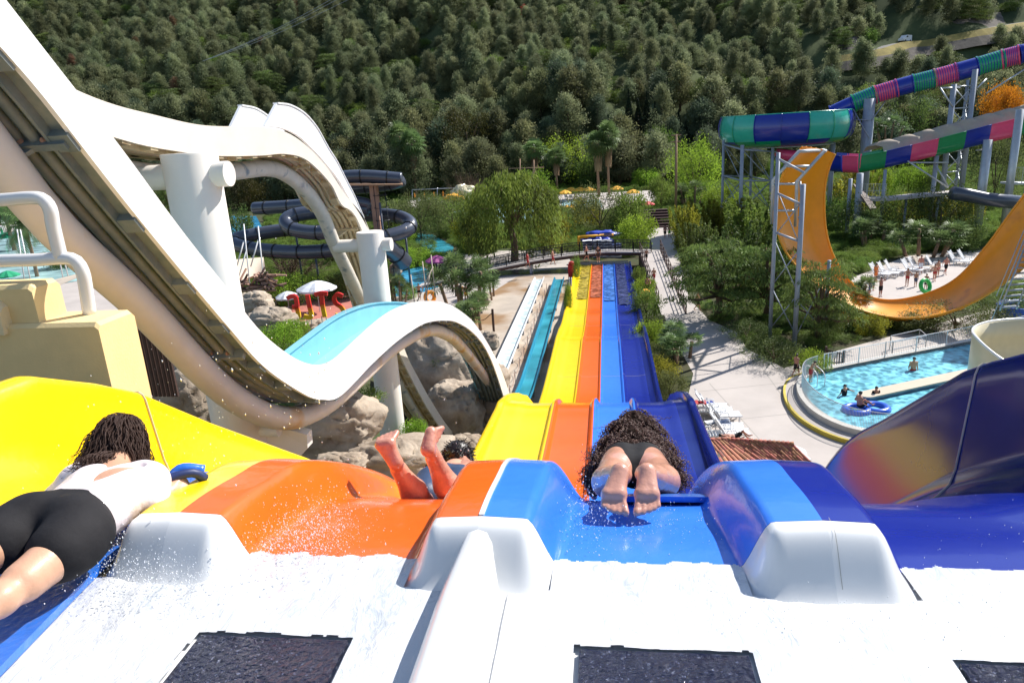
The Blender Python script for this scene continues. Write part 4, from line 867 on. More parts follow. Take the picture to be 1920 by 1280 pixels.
def place(proto, px, base, wpx, hpx, label, cat=None, leaf=None, z=None, depth=None, rot=None, dflt=None, group=None, kh=1., kw=2.):
    """stand a plant with its foot at photo pixel (px, base); its size is its real size at that distance"""
    if depth: p = PD(px, base, depth)
    elif z is not None: p = W(px, base, z)
    else: p = hit(px, base)
    d = pix(p)[2]; sx = wpx*d/F/kw; sz = hpx*d/F/kh; src = proto
    mats = None
    if leaf and leaf != dflt: mats = {dflt: leaf} if dflt else None
    return proto.put(p, rng.uniform(0, 6.28) if rot is None else rot, (sx, sx, sz), label, group, cat, mats)
def shrub(px, base, wpx, hpx, leaf, label, z=None, depth=None, fine=False, k=None, cat='shrub', group=None):
    pr = (bushfine if fine else bushes); pr = pr[int(px*7+base) % len(pr)]; return place(pr, px, base, wpx, hpx, label, cat, leaf, z, depth, dflt='lf_mid', kh=.86, kw=1.42, group=group)
# ------------------------------------------------------------------ garden planting, from the back to the front
G_ = 'shrubs and trees of the park garden'
SH = [ # px, base, w, h, leaf, label
 (845, 352, 95, 42, 'lf_dark', 'wide clipped dark green tree behind the row of closed orange umbrellas'), (790, 350, 40, 38, 'lf_dark', 'small dark tree left of the clipped one, beside the double palm'), (915, 350, 90, 45, 'lf_olive', 'grey green tree over the roofless frame by the far pool'),
 (880, 310, 110, 95, 'lf_deep', 'large dark brown green tree standing before the pine slope'), (690, 320, 110, 60, 'lf_deep', 'dark brown green tree left of the double palm'), (960, 330, 60, 55, 'lf_olive', 'olive green tree behind the wooden ship masts'),
 (1060, 345, 110, 78, 'lf_bright', 'fresh green feathery tree between the two middle fan palms'), (1020, 350, 50, 60, 'lf_mid', 'mid green tree left of the fresh green feathery tree'), (1110, 352, 60, 60, 'lf_dark', 'dark shrub under the right pair of fan palms'), (1085, 350, 26, 36, 'lf_dark', 'small dark cone shaped tree by the far umbrellas'),
 (1180, 330, 60, 45, 'lf_brown', 'brownish bare twigged tree beside the wooden pole'), (1235, 320, 60, 75, 'lf_mid', 'grey green tree behind the second wooden pole'), (1210, 352, 50, 34, 'lf_bright', 'bright shrub beside the brick stairs'),
 (1300, 380, 95, 105, 'lf_bright', 'bright green broadleaf tree right of the wooden pole'), (1350, 400, 60, 50, 'lf_bright', 'low bright green shrub by the lattice legs of the bowl'), (1240, 395, 44, 60, 'lf_mid', 'mid green shrub left of the wooden pole'),
 (735, 435, 80, 60, 'lf_olive', 'olive shrub right of the spiral tube tower'), (790, 448, 90, 80, 'lf_olive', 'olive green bush above the small teal pool'), (850, 440, 100, 75, 'lf_olive', 'olive green bush left of the weeping tree'), (815, 410, 60, 40, 'lf_mid', 'narrow mid green bush behind the olive bushes'),
 (885, 470, 70, 60, 'lf_yellow', 'yellow green bush in front of the weeping tree at its left'), (1040, 470, 60, 70, 'lf_yellow', 'yellow green bush between the weeping tree and the yellow frame'), (1000, 380, 70, 60, 'lf_bright', 'bright green tree top rising behind the weeping tree'), (1030, 400, 40, 50, 'lf_bright', 'small bright green tree behind the weeping tree at its right'),
 (1125, 440, 110, 82, 'lf_olive', 'round olive tree behind the blue tarpaulins'), (1180, 440, 70, 80, 'lf_mid', 'mid green tree right of the round olive tree'), (1195, 468, 66, 62, 'lf_bright', 'bright green leafy bush at the right end of the footbridge'), (1100, 430, 60, 60, 'lf_yellow', 'yellow green bush left of the round olive tree'),
 (775, 500, 70, 34, 'lf_bright', 'light green mound shrub beside the black tube mouth'), (818, 508, 46, 38, 'lf_bright', 'round clipped green shrub by the chain fence'), (855, 505, 40, 34, 'lf_mid', 'small shrub right of the round clipped one'), (800, 470, 40, 20, 'lf_mid', 'low shrub on the bank of the small teal pool'), (752, 460, 50, 34, 'lf_bright', 'leafy green shrub under the spiral tube loop'),
 (765, 560, 40, 24, 'lf_bright', 'low bright ground shrub right of the middle column'),
 (560, 570, 90, 56, 'lf_bright', 'bright yellow green shrub behind the parasols'), (520, 575, 60, 50, 'lf_bright', 'yellow green shrub beside the left parasol'), (610, 560, 60, 30, 'lf_mid', 'mid green shrub behind the red letters'), (640, 560, 50, 50, 'lf_dark', 'dark green shrub under the cream waffle slide'), (625, 500, 60, 50, 'lf_dark', 'dark green bush in front of the grey tubes'),
 (1210, 560, 40, 40, 'lf_bright', 'low bright green plant on the bank left of the ramp'), (1212, 600, 56, 58, 'lf_mid', 'leafy green bush at the foot of the sloping ramp'), (1222, 650, 60, 50, 'lf_bright', 'bright green bush right of the racing slide'), (1228, 690, 60, 48, 'lf_olive', 'olive bush right of the racing slide, above the yellowish one'), (1235, 720, 66, 50, 'lf_yellow', 'yellowish bush right of the racing slide'), (1255, 752, 58, 56, 'lf_olive', 'olive and brown bush beside the stacked loungers'),
 (1198, 535, 26, 34, 'lf_mid', 'narrow green bush against the right side of the racing slide'), (1066, 590, 16, 60, 'lf_bright', 'narrow green hedge between the teal lane and the yellow lane'), (1082, 530, 14, 50, 'lf_mid', 'small hedge plant by the red lifeguard box'),
 (1630, 628, 56, 40, 'lf_yellow', 'yellow leaved shrub on the lawn under the orange half pipe'), (1550, 640, 60, 50, 'lf_dark', 'dark leafy shrub under the right steel legs'), (1790, 620, 150, 46, 'lf_olive', 'long low olive hedge under the bottom of the orange half pipe'), (1720, 618, 80, 30, 'lf_olive', 'low olive hedge left of the long one'), (1870, 610, 110, 60, 'lf_dark', 'dark hedge under the right arm of the orange half pipe'),
 (1520, 705, 60, 50, 'lf_bright', 'bright green leafy plant by the wooden gate'), (1450, 680, 110, 40, 'lf_dark', 'dark ground shrub in the shade of the wispy trees'), (1400, 640, 90, 36, 'lf_dark', 'dark low shrub along the plaza edge'),
 (1620, 455, 120, 80, 'lf_dark', 'dark leafy tree behind the left end of the lounger row'), (1690, 440, 90, 80, 'lf_mid', 'leafy tree behind the middle of the lounger row'), (1760, 450, 110, 90, 'lf_dark', 'dark tree behind the right end of the lounger row'), (1800, 470, 70, 60, 'lf_dark', 'dark shrub behind the rightmost loungers'), (1570, 440, 60, 70, 'lf_mid', 'mid green bush right of the left arm of the half pipe'),
 (1860, 390, 90, 130, 'lf_olive', 'yellow brown leafy tree behind the concrete post'), (1700, 380, 60, 70, 'lf_bright', 'bright green tree between the steel posts'), (1650, 375, 50, 55, 'lf_bright', 'bright green tree behind the short steel post'), (1740, 380, 40, 60, 'lf_dark', 'dark tree beside the lattice mast'), (1700, 300, 110, 100, 'lf_dark', 'wide dark pine top behind the striped tube'), (1640, 330, 60, 60, 'lf_mid', 'mid green tree behind the netted slide'),
 (300, 580, 60, 60, 'lf_mid', 'green shrub seen under the white slide by the stair wall'), (215, 500, 60, 40, 'lf_bright', 'bright green hedge behind the handrail'), (130, 500, 70, 36, 'lf_mid', 'green hedge beyond the canvas sail at the left'),
 (330, 430, 80, 90, 'lf_dark', 'dark tree left of the thick cream column'), (450, 460, 60, 70, 'lf_dark', 'dark tree right of the thick cream column'), (470, 395, 60, 60, 'lf_deep', 'dark brown green tree behind the grey tubes'), (620, 330, 90, 60, 'lf_deep', 'dark tree above the top grey tube'),
]
for s_ in SH: shrub(s_[0], s_[1], s_[2], s_[3], s_[4], s_[5], z=0 if s_[1] > 352 else None, cat='tree' if ' tree' in s_[5] else 'shrub', fine=s_[2] > 85)
place(wil, 965, 492, 165, 158, 'large weeping yellow green tree in the middle behind the footbridge', 'tree', kw=.95, kh=.95)
shrub(905, 470, 100, 100, 'lf_willow', 'drooping green tree joined to the left side of the weeping tree', fine=True, cat='tree')
for i, (px, b, w_, h, lb) in enumerate([(1345, 600, 150, 145, 'large wispy dark tree beside the walking man, leftmost of the three'), (1435, 600, 150, 135, 'wispy dark tree wrapped round the left steel post, middle of the three'), (1535, 640, 120, 145, 'wispy tree with lit yellow top round the right steel legs')]):
    place(tams[i % 2], px, b, w_, h, lb, 'tree', kw=.92, kh=.92)
for i, (px, b, w_, h, lb) in enumerate([(1340, 450, 120, 70, 'feathery yellow green bamboo behind the walking man tree'), (1285, 470, 60, 80, 'yellow green bamboo clump at the edge of the path'), (1420, 480, 120, 100, 'bamboo clump at the foot of the bowl slide legs'), (1380, 520, 120, 90, 'dark bamboo hedge behind the wispy trees'), (1600, 400, 90, 60, 'feathery yellow bamboo behind the half pipe'), (1655, 430, 80, 60, 'yellow green bamboo under the dark overhead flume'),
        (1720, 430, 90, 62, 'feathery bamboo right of the short steel post'), (1800, 440, 80, 66, 'light green bamboo at the end of the dark flume'), (1610, 360, 60, 50, 'bamboo behind the short steel post'), (1310, 500, 80, 80, 'dark green bamboo right of the path')]):
    place(plumes[i % 2], px, b, w_, h, lb, 'shrub', leaf=('lf_dark' if 'dark' in lb[:12] else 'lf_mid' if i in (2, 9) else None), dflt='lf_yellow', kw=1.0, kh=.9)
for px, b, w_, h, lb in [(760, 372, 62, 130, 'tall fan palm with a long brown skirt, left of the pair by the grey tubes'), (782, 374, 60, 118, 'tall fan palm with a long brown skirt, right of the pair by the grey tubes'), (1005, 360, 54, 90, 'fan palm with brown skirt behind the ship masts'), (1045, 362, 50, 78, 'short fan palm right of the ship masts'), (1123, 368, 66, 110, 'fan palm with ragged brown skirt behind the yellow umbrellas'), (1142, 366, 56, 125, 'tallest slim fan palm left of the wooden pole')]:
    place(pfan, px, b, w_, h, lb, 'palm', kw=.50, kh=1.0)
for i, (px, b, w_, h, lb) in enumerate([(875, 590, 95, 105, 'clustered fan palm in front of the footbridge'), (925, 560, 60, 50, 'fan palm clump beside the wet yard'), (905, 625, 80, 70, 'fan palm clump by the post and chain'), (1285, 680, 90, 60, 'low fan palm beside the plaza'), (745, 570, 50, 50, 'small palm beside the middle column'), (1640, 470, 80, 60, 'fan palm behind the left loungers'), (1730, 480, 90, 60, 'dark fan palm behind the middle loungers'), (1590, 590, 70, 60, 'dark fan palm under the half pipe'), (1300, 390, 50, 44, 'small fan palm right of the wooden pole'), (1195, 345, 50, 34, 'fan palm at the brick stairs'), (1665, 265, 46, 40, 'pale fan palm between the striped tube and the netted slide')]):
    place(plow[i % 2], px, b, w_, h, lb, 'palm', kw=.85, kh=.8, depth=105 if i == 10 else None)
for px, b, w_, h, lb in [(70, 520, 80, 120, 'feather palm beyond the handrail at the far left'), (28, 470, 90, 120, 'feather palm at the far left edge behind the white rail'), (540, 810, 60, 60, 'spiky green palm under the curved pipe')]:
    place(pfea, px, b, w_, h, lb, 'palm', kw=1.0, kh=.75, depth=15.5 if px == 540 else None)
shrub(535, 660, 80, 56, 'lf_bright', 'bright green leafy vine below the grey boulders', depth=37); shrub(555, 640, 60, 40, 'lf_bright', 'bright green vine to the right of the rounded boulder', depth=40); shrub(660, 765, 110, 40, 'lf_mid', 'leafy creeper over the shaded boulder by the middle column', depth=17.5)
shrub(778, 845, 60, 60, 'lf_bright', 'bright green vine right of the foot of the middle column', depth=19.5); shrub(818, 690, 36, 22, 'lf_mid', 'small tuft of grass in the hollow of the big round boulder', depth=32)
tb = tag(twigs(3).build('bare_shrub', M['bark']), 'leafless grey twiggy shrub before the grey tubes', 'shrub'); p = W(545, 530); tb.location = [float(x) for x in p]; tb.scale = (5, 5, 4.2)
tb2 = tb.copy(); COL.objects.link(tb2); tb2.location = [float(x) for x in W(880, 380)]; tb2.scale = (7, 7, 7); tb2['label'] = 'bare pale tree by the far pool frame'; tb2['category'] = 'tree'
pot = place(bushes[0], 1869, 240, 70, 90, 'orange leaved tree behind the netted slide', 'tree', 'lf_orange', depth=118, dflt='lf_mid', kw=1.7)
shrub(1885, 230, 50, 60, 'lf_orange', 'small orange leaved tree at the right edge', depth=112, cat='tree')
# cypresses and poles behind
for i, (px, b, h) in enumerate([(1180, 300, 125), (1197, 300, 110), (1213, 298, 120), (1228, 296, 100), (1272, 300, 90), (1285, 300, 70), (1160, 300, 80)]):
    place(cyp, px, b, 18, h, 'slim dark cypress in the row behind the wooden poles', 'tree', kw=.17, kh=1., group='cypresses behind the wooden poles')
# ================================================================== the forested slope
def vis(p):
    a = pix(p); return -60 < a[0] < 1980 and -80 < a[1] < 420 and a[2] > 0
ROAD = [(1560, 112), (1600, 104), (1640, 96), (1680, 84), (1730, 80), (1790, 68), (1850, 56), (1920, 44), (1990, 30)]
RP = np.array([hit(*p) for p in ROAD]); RC = curve(RP, 60)
cand = []
sp = 6.5
for gx in np.arange(-300, 330, sp):
    for gy in np.arange(180, 480, sp*.95):
        x = gx+rng.uniform(-2.6, 2.6); y = gy+rng.uniform(-2.6, 2.6); D = y*.99-x*.12
        if D < 184: continue
        z = float(TZ(x, y)); p = np.array([x, y, z])
        if not vis(p+[0, 0, 6]): continue
        dr = np.linalg.norm(RC[:, :2]-p[:2], axis=1); j = dr.argmin(); front = (p[1] < RC[j][1])
        if dr.min() < 4.5 or (dr.min() < 9 and front and rng.random() < .75): continue
        q_ = pix(p)
        if 1095 < q_[0] < 1215 and 118 < q_[1] < 168 and rng.random() < .8: continue
        if q_[0] > 1500 and q_[1] < 200 and rng.random() < .25: continue
        cand.append((D, x, y, z))
cand.sort(); near = cand[:300]; far = cand[300:]
desc = ['pointed grey green pine', 'rounded grey green pine', 'full crowned pine', 'loose feathery pine']
reds = 0
for k, (D, x, y, z) in enumerate(near):
    s = rng.uniform(8, 13); i = k % 4; wd = s*rng.uniform(1.15, 1.6); px_ = pix((x, y, z))[0]
    wh = ['above the cream wave slide', 'behind the grey spiral tubes', 'behind the orange parasols', 'behind the ship masts', 'behind the wooden poles', 'above the striped bowl', 'behind the netted slide'][sum(px_ > t for t in (450, 700, 930, 1100, 1330, 1600))]+', '+['front row', 'second row', 'middle rows', 'upper rows'][min(3, int((D-184)/11))]
    broad = px_ > 1250 and rng.random() < .45
    if broad: bushes[k % 4].put((x, y, z-.3), rng.uniform(0, 6.28), (s*.42, s*.42, s*.62), 'round leafy broadleaf tree '+wh, 'trees of the forested slope', 'tree', mats=[None, {'lf_mid': 'lf_olive'}, {'lf_mid': 'lf_dark'}][(k//4) % 3])
    else: pines[i].put((x, y, z-.3), rng.uniform(0, 6.28), (wd, wd, s), desc[i]+' '+wh, 'trees of the forested slope', 'tree', mats=[None, None, {'pine': 'pine_olive'}, {'pine': 'pine_deep'}, None][int(rng.integers(5))])
# everything farther up: one wood, instanced on points
def crown_of(pr): return [k for k in pr.r.children if k.type == 'MESH'][0]
fo = gn_scatter('far_forest', 'dense grey green pine forest covering the upper mountain slope', [(x, y, z-.5) for _, x, y, z in far], [(crown_of(pines[k % 4]), (1, 1, 1)) for k in range(11)]+[(crown_of(bushes[0]), (.42, .42, .55)), (crown_of(bushes[1]), (.36, .36, .60)), (crown_of(tams[0]), (.75, .75, .9))], (8.5, 8.5, 6.5), (14.5, 14.5, 11), 5)
tag(fo, 'dense grey green pine forest covering the upper mountain slope', 'forest', kind='stuff')
gp = []
for gx in np.arange(-75, 110, 1.5):
    for gy in np.arange(37, 192, 1.5):
        x = gx+rng.uniform(-.7, .7); y = gy+rng.uniform(-.7, .7)
        if y > 110 and rng.random() < .5: continue
        if -8.6 < x < 3.9 and y < 86: continue
        if x < -8 and y < 62 : continue
        if 3 < x < 7 and y < 84: continue
        q_ = pix((x, y, 0)); 
        if not (-40 < q_[0] < 1960): continue
        if y < 46 and (x < 12 or x > 22): continue
        gp.append((x, y, float(TZ(x, y))-.08))
gp = np.array(gp); ok = np.ones(len(gp), bool)
for P in PAVED:
    for dx, dy in ((0, 0), (.6, 0), (-.6, 0), (0, .6), (0, -1.2), (0, -.6)): ok &= ~inpoly(gp[:, 0]+dx, gp[:, 1]+dy, P)
gp = gp[ok]; fr = gp[:, 1] < 72
gc = [(crown_of(bushes[k]), (1, 1, .8)) for k in range(4)]
def matcopy(o, m): 
    return o
gn_scatter('ground_cover', 'low green ground cover and seedlings between the garden beds', gp[fr], gc, (.8, .8, .5), (1.5, 1.5, 1.1), 3)
gn_scatter('undergrowth', 'dense mixed green undergrowth filling the far garden beds', gp[~fr], gc, (1.0, 1.0, .8), (2.0, 2.0, 2.0), 4)
# russet dying pines dotted in the wood
for i, (px, py) in enumerate([(985, 45), (555, 28), (530, 20), (330, 65), (495, 105), (335, 190), (1165, 15), (800, 45), (145, 140), (265, 105), (120, 12)]):
    p = hit(px, py+12); pines[i % 4].put(p, i, (8, 8, 8), ['rust red dying pine in the upper forest above the far pool', 'rusty brown pine in the upper forest at the left'][0 if i == 0 else 1], None if i == 0 else 'rusty pines at the upper left', 'tree', mats={'pine': 'lf_rust' if i == 0 else 'lf_brown'})

for pr in bushes+bushfine+pines+plumes+tams+plow+[wil, cyp, pfan, pfea]: pr.done()
# road bench with dry grass, cut bank and van
def ribbon(name, C, w0, w1, dz0, dz1, m):
    t = np.gradient(C, axis=0); nn = np.stack([-t[:, 1], t[:, 0], 0*t[:, 0]], 1); nn /= np.linalg.norm(nn, axis=1)[:, None]; a = C+nn*w0; b = C+nn*w1; a[:, 2] += dz0; b[:, 2] += dz1; mid = (a+b)/2; return struct(MB().grid(np.stack([a, mid, b], 1)).build(name, m))
RC2 = RC.copy()
ribbon('hill_road', RC2, -2.2, 3.5, .5, .5, 'asphalt'); ribbon('road_verge', RC2, -5.2, -2.2, -1.6, .55, 'drygrass'); ribbon('cut_bank', RC2, 3.5, 9, .5, 5.0, 'cutbank')
ribbon('verge_slope', RC2, -9, -5.2, -4.6, -1.6, 'cutbank')
L_ = np.array([hit(1118+i*12, y) for i, y in enumerate((163, 158, 154, 153, 154))]); ribbon('hill_track', L_, -2, 2, .8, 1.2, 'drygrass')
p = RC2[np.argmin([abs(pix(q)[0]-1692) for q in RC2])]+np.array([0, 0, .5]); v = T('parked_van', 'small white van on the hillside road at the upper right', 'van', p); tt = RC2[30]-RC2[28]; an = math.atan2(tt[1], tt[0])
prof_ = [(-2.6, .35), (-2.6, 1.9), (-2.4, 2.15), (.6, 2.15), (1.5, 1.35), (2.5, 1.1), (2.65, .8), (2.65, .35)]
mb = MB(); mb.prism([(x, -1, z) for x, z in prof_], (0, 2, 0)); mb.build('body', 'white_plastic', None); bo = bpy.data.objects['body']; bo.parent = v
mb = MB(); mb.prism([(.75, -1.02, 1.95), (1.45, -1.02, 1.38), (.1, -1.02, 1.38), (.1, -1.02, 1.95)], (0, 2.04, 0)); wn = mb.build('window', 'black', None); wn.parent = v
for x in (-1.6, 1.6):
    for y in (-.95, .95): o = MB().bar((x, y-.1, .35), (x, y+.1, .35), .35, 14).build('wheel', 'black', None); o.parent = v
v.rotation_euler = (0, 0, an+math.pi)
# ================================================================== people
def skel(pose, s=1.0):
    """joint positions of a 1.75 m figure facing -y, by pose"""
    J = dict(pel=(0, 0, .93), wst=(0, .0, 1.08), chs=(0, .01, 1.28), nck=(0, .01, 1.46), hed=(0, -.015, 1.63), sL=(-.18, .01, 1.42), sR=(.18, .01, 1.42), eL=(-.24, .03, 1.13), eR=(.24, .03, 1.13), hL=(-.25, -.06, .88), hR=(.25, -.06, .88),
             pL=(-.09, 0, .90), pR=(.09, 0, .90), kL=(-.10, -.02, .49), kR=(.10, -.02, .49), aL=(-.10, .02, .08), aR=(.10, .02, .08), tL=(-.11, -.13, .03), tR=(.11, -.13, .03))
    if pose == 'walk': J.update(kL=(-.09, -.16, .52), aL=(-.09, -.22, .10), tL=(-.10, -.38, .05), kR=(.09, .06, .48), aR=(.09, .33, .14), tR=(.09, .20, .03), eL=(-.25, .12, 1.15), hL=(-.23, .16, .92), eR=(.25, -.06, 1.14), hR=(.2, -.25, 1.0))
    if pose == 'hips': J.update(eL=(-.42, .06, 1.22), eR=(.42, .06, 1.22), hL=(-.20, -.02, 1.04), hR=(.20, -.02, 1.04))
    if pose == 'arms': J.update(eL=(-.38, -.08, 1.42), eR=(.38, -.08, 1.42), hL=(-.18, -.12, 1.60), hR=(.18, -.12, 1.60))
    if pose == 'hold': J.update(eL=(-.26, -.10, 1.18), eR=(.26, -.10, 1.18), hL=(-.16, -.34, 1.12), hR=(.16, -.34, 1.12))
    if pose == 'lean': J.update(wst=(0, -.05, 1.07), chs=(0, -.14, 1.24), nck=(0, -.2, 1.39), hed=(0, -.27, 1.53), sL=(-.18, -.18, 1.36), sR=(.18, -.18, 1.36), eL=(-.25, -.24, 1.09), eR=(.25, -.24, 1.09), hL=(-.2, -.42, 1.0), hR=(.2, -.42, 1.0))
    if pose == 'sit': J.update(pel=(0, 0, .12), wst=(0, .04, .27), chs=(0, .06, .47), nck=(0, .05, .64), hed=(0, .02, .81), sL=(-.18, .05, .60), sR=(.18, .05, .60), eL=(-.3, .08, .36), eR=(.3, .08, .36), hL=(-.33, -.12, .24), hR=(.33, -.12, .24), pL=(-.09, 0, .12), pR=(.09, 0, .12), kL=(-.14, -.38, .33), kR=(.14, -.38, .33), aL=(-.13, -.66, .10), aR=(.13, -.66, .10), tL=(-.13, -.78, .16), tR=(.13, -.78, .16))
    if pose == 'lie': J.update(pel=(0, 0, .10), wst=(0, .17, .12), chs=(0, .37, .14), nck=(0, .55, .17), hed=(0, .72, .22), sL=(-.18, .5, .14), sR=(.18, .5, .14), eL=(-.3, .3, .1), eR=(.3, .3, .1), hL=(-.28, .05, .1), hR=(.28, .05, .1), pL=(-.09, 0, .1), pR=(.09, 0, .1), kL=(-.1, -.3, .42), kR=(.1, -.36, .3), aL=(-.1, -.52, .06), aR=(.1, -.68, .06), tL=(-.1, -.68, .04), tR=(.1, -.84, .1))
    return {k: np.array(v, float)*s for k, v in J.items()}
def bodyprims(J, s=1.0, fem=False):
    P = []; c = lambda a, b, ra, rb, k=.03: P.append((J[a] if isinstance(a, str) else a, J[b] if isinstance(b, str) else b, ra*s, rb*s, k*s))
    lat = (J['sR']-J['sL']); lat = lat/np.linalg.norm(lat); 
    for sg in (-1, 1):
        c(J['pel']+lat*sg*.055*s, J['wst']+lat*sg*.05*s, .10, .085 if fem else .095, .05); c(J['wst']+lat*sg*.05*s, J['chs']+lat*sg*.075*s, .085 if fem else .095, .10, .05)
    c('chs', 'nck', .10, .06, .05); c('nck', 'hed', .052, .05, .03); c('sL', 'sR', .062, .062, .05)
    up = (J['hed']-J['nck']); up /= np.linalg.norm(up); c(J['hed']-up*.02*s, J['hed']+up*.035*s, .078, .09, .02)
    for q in 'LR':
        c('s'+q, 'e'+q, .052, .040); c('e'+q, 'h'+q, .040, .026); d = J['h'+q]-J['e'+q]; d /= np.linalg.norm(d); c(J['h'+q], J['h'+q]+d*.08*s, .030, .024)
        c('p'+q, 'k'+q, .088, .055, .04); c('k'+q, 'a'+q, .056, .034); m = J['k'+q]*.7+J['a'+q]*.3; c(m, m, .056, .056); c('a'+q, 't'+q, .038, .028)
    return P
def face(J, s=1.0):
    f = J['hed']; return [(f+np.array([0, -.075, -.01])*s, f+np.array([0, -.095, -.03])*s, .012*s, .016*s, .02*s)]
def person(name_label, pose, short='short_black', fem=False, s=1.0, top=None, hairlen=0, hat=None, skin='skin2', h=.026, arms=None):
    J = skel(pose, s)
    if arms: J.update({k: np.array(v, float)*s for k, v in arms.items()})
    r = T('person', name_label, 'person'); P = bodyprims(J, s, fem)+face(J, s); sdfobj('body', P, h, skin, r, k=.03*s)
    pr = [p for p in P[:2] if True]; prims = [(J['pel'], J['pel'], .10*s, .10*s)]+[(J['pel']+np.array([sg*.055*s, 0, 0]), J['wst']*.4+J['pel']*.6+np.array([sg*.05*s, 0, 0]), .10*s, .094*s) for sg in (-1, 1)]
    for q in 'LR':
        k_ = J['p'+q]+(J['k'+q]-J['p'+q])*(.12 if fem else .62); prims.append((J['p'+q], k_, .092*s, (.09 if fem else .078)*s))
    sdfobj('swimwear' if fem else 'shorts', prims, h*.9, short, r, infl=.012*s, k=.04)
    if top: sdfobj('top', [(J['wst']+np.array([sg*.05*s, 0, 0]), J['chs']+np.array([sg*.075*s, 0, 0]), .095*s, .105*s) for sg in (-1, 1)]+([(J['s'+q], J['s'+q]*.6+J['e'+q]*.4, .06*s, .052*s) for q in 'LR'] if top != 'cloth_bikini' else []), h*.9, M.get(top, M['cloth_red']), r, infl=.012*s)
    up = J['hed']-J['nck']; up /= np.linalg.norm(up); hp = [(J['hed']+up*.03*s+np.array([0, .025*s, 0]), J['hed']+up*.045*s+np.array([0, .0, 0]), .092*s, .088*s)]
    if hairlen: hp.append((J['hed']+np.array([0, .05, 0])*s, J['hed']+np.array([0, .08, -hairlen])*s, .075*s, .03*s))
    sdfobj('hair' if not hat else 'cap', hp, h*.8, hat or 'hair', r, infl=.002)
    return r
POSES = {}
def putp(px, base, pose, short, label, face_=0, fem=False, s=1., z=0., skin='skin2', top=None, hairlen=0, hat=None, depth=None):
    r = person(label, pose, short, fem, s, top, hairlen, hat, skin); p = PD(px, base, depth) if depth else W(px, base, z); r.location = [float(q) for q in p]; r.rotation_euler = (0, 0, face_); return r, p
PPL = [
 (1308, 583, 'walk', 'short_black', 'tanned man in black trunks walking on the sunlit plaza below the ramp', 1.2, 0), (1212, 491, 'walk', 'short_black', 'boy in dark trunks stepping off the footbridge onto the ramp', .2, 1.35), (1226, 530, 'walk', 'cloth_red', 'slim figure in the middle of the sloping ramp', .1, .9), (1214, 553, 'hold', 'short_black', 'figure with a yellow tube on the lower left of the ramp', .3, .45),
 (1247, 447, 'stand', 'short_black', 'left one of the couple standing on the far path, dark trunks', 0, 0), (1255, 446, 'stand', 'cloth_green', 'right one of the couple standing on the far path, lime green shorts', 0, 0),
 (1492, 706, 'walk', 'short_black', 'boy in black trunks striding along the pool kerb', 2.2, .35), (1519, 716, 'lean', 'cloth_red', 'boy in dark red trunks leaning forward on the pool kerb', .8, .5), 
 (1630, 555, 'stand', 'cloth_blue', 'adult in navy top at the left end of the terrace', 1.0, 0), (1637, 545, 'lean', 'cloth_blue', 'child in blue shorts behind the navy topped adult', 1, 0), (1627, 559, 'sit', 'short_black', 'sunburnt child crouching at the edge of the orange half pipe', .5, 0), (1650, 557, 'arms', 'short_black', 'orange lit man with raised arms by the dark gate post', .5, 0),
 (1700, 537, 'hips', 'cloth_red', 'woman standing alone left of the group with the green ring', -.9, 0), (1716, 538, 'stand', 'short_navy', 'boy in navy trunks left of the green ring', .2, 0), (1735, 543, 'hold', 'short_black', 'child carrying the green swim ring', .2, 0), (1725, 512, 'stand', 'umb_white', 'man in pale shorts standing behind the green ring', 0, 0),
 (1751, 528, 'hips', 'cloth_red', 'bare backed woman right of the green ring', .3, 0), (1757, 520, 'stand', 'cloth_red', 'second woman close behind the bare backed one', .3, 0), (1772, 515, 'walk', 'short_black', 'man in black briefs walking beside the right loungers', .2, 0),
 (787, 562, 'hips', 'short_black', 'dark silhouetted woman standing at the small blue pool', .2, 0), (866, 565, 'stand', 'cloth_green', 'figure in yellow behind the clustered palm', .2, 0), (851, 532, 'stand', 'short_black', 'dark figure at the end of the chain fence', .3, 0), (875, 566, 'stand', 'umb_yellow', 'second figure in yellow by the clustered palm', .4, 0),
 (1037, 497, 'walk', 'cloth_red', 'person crossing the footbridge left of the slide', 1.5, 1.5), (1100, 489, 'walk', 'short_black', 'tanned person on the footbridge above the yellow lane', 1.5, 1.9), (1122, 492, 'stand', 'wood_dark', 'person with dark wrap on the footbridge above the orange lane', 0, 1.9),
 (990, 502, 'walk', 'cloth_red', 'person in red on the left half of the footbridge', 1.5, 1.1), (1149, 440, 'stand', 'cloth_blue', 'attendant beside the blue tarpaulins', 0, 0), (1641, 528, 'stand', 'cloth_orange', 'person in orange top at the far left of the terrace', .5, 0),
]
for i, (px, b, pose, sh, lb, fc, z) in enumerate(PPL):
    kid = any(k in lb for k in ('child', 'boy', 'slim')); fem = 'woman' in lb; top = 'cloth_blue' if 'navy top at' in lb else 'cloth_orange' if 'orange top' in lb else 'wood_dark' if 'dark wrap' in lb else 'umb_yellow' if 'in yellow' in lb and 'behind' in lb else 'cloth_red' if 'person in red' in lb else None
    s_ = .82 if kid else .95 if fem else 1.0
    if 'tanned man' in lb: s_ = 1.02
    putp(px, b, pose, sh, lb, fc, fem, s_, z, 'skin2', top, .22 if fem else 0, 'umb_white' if 'adult in navy' in lb else None)
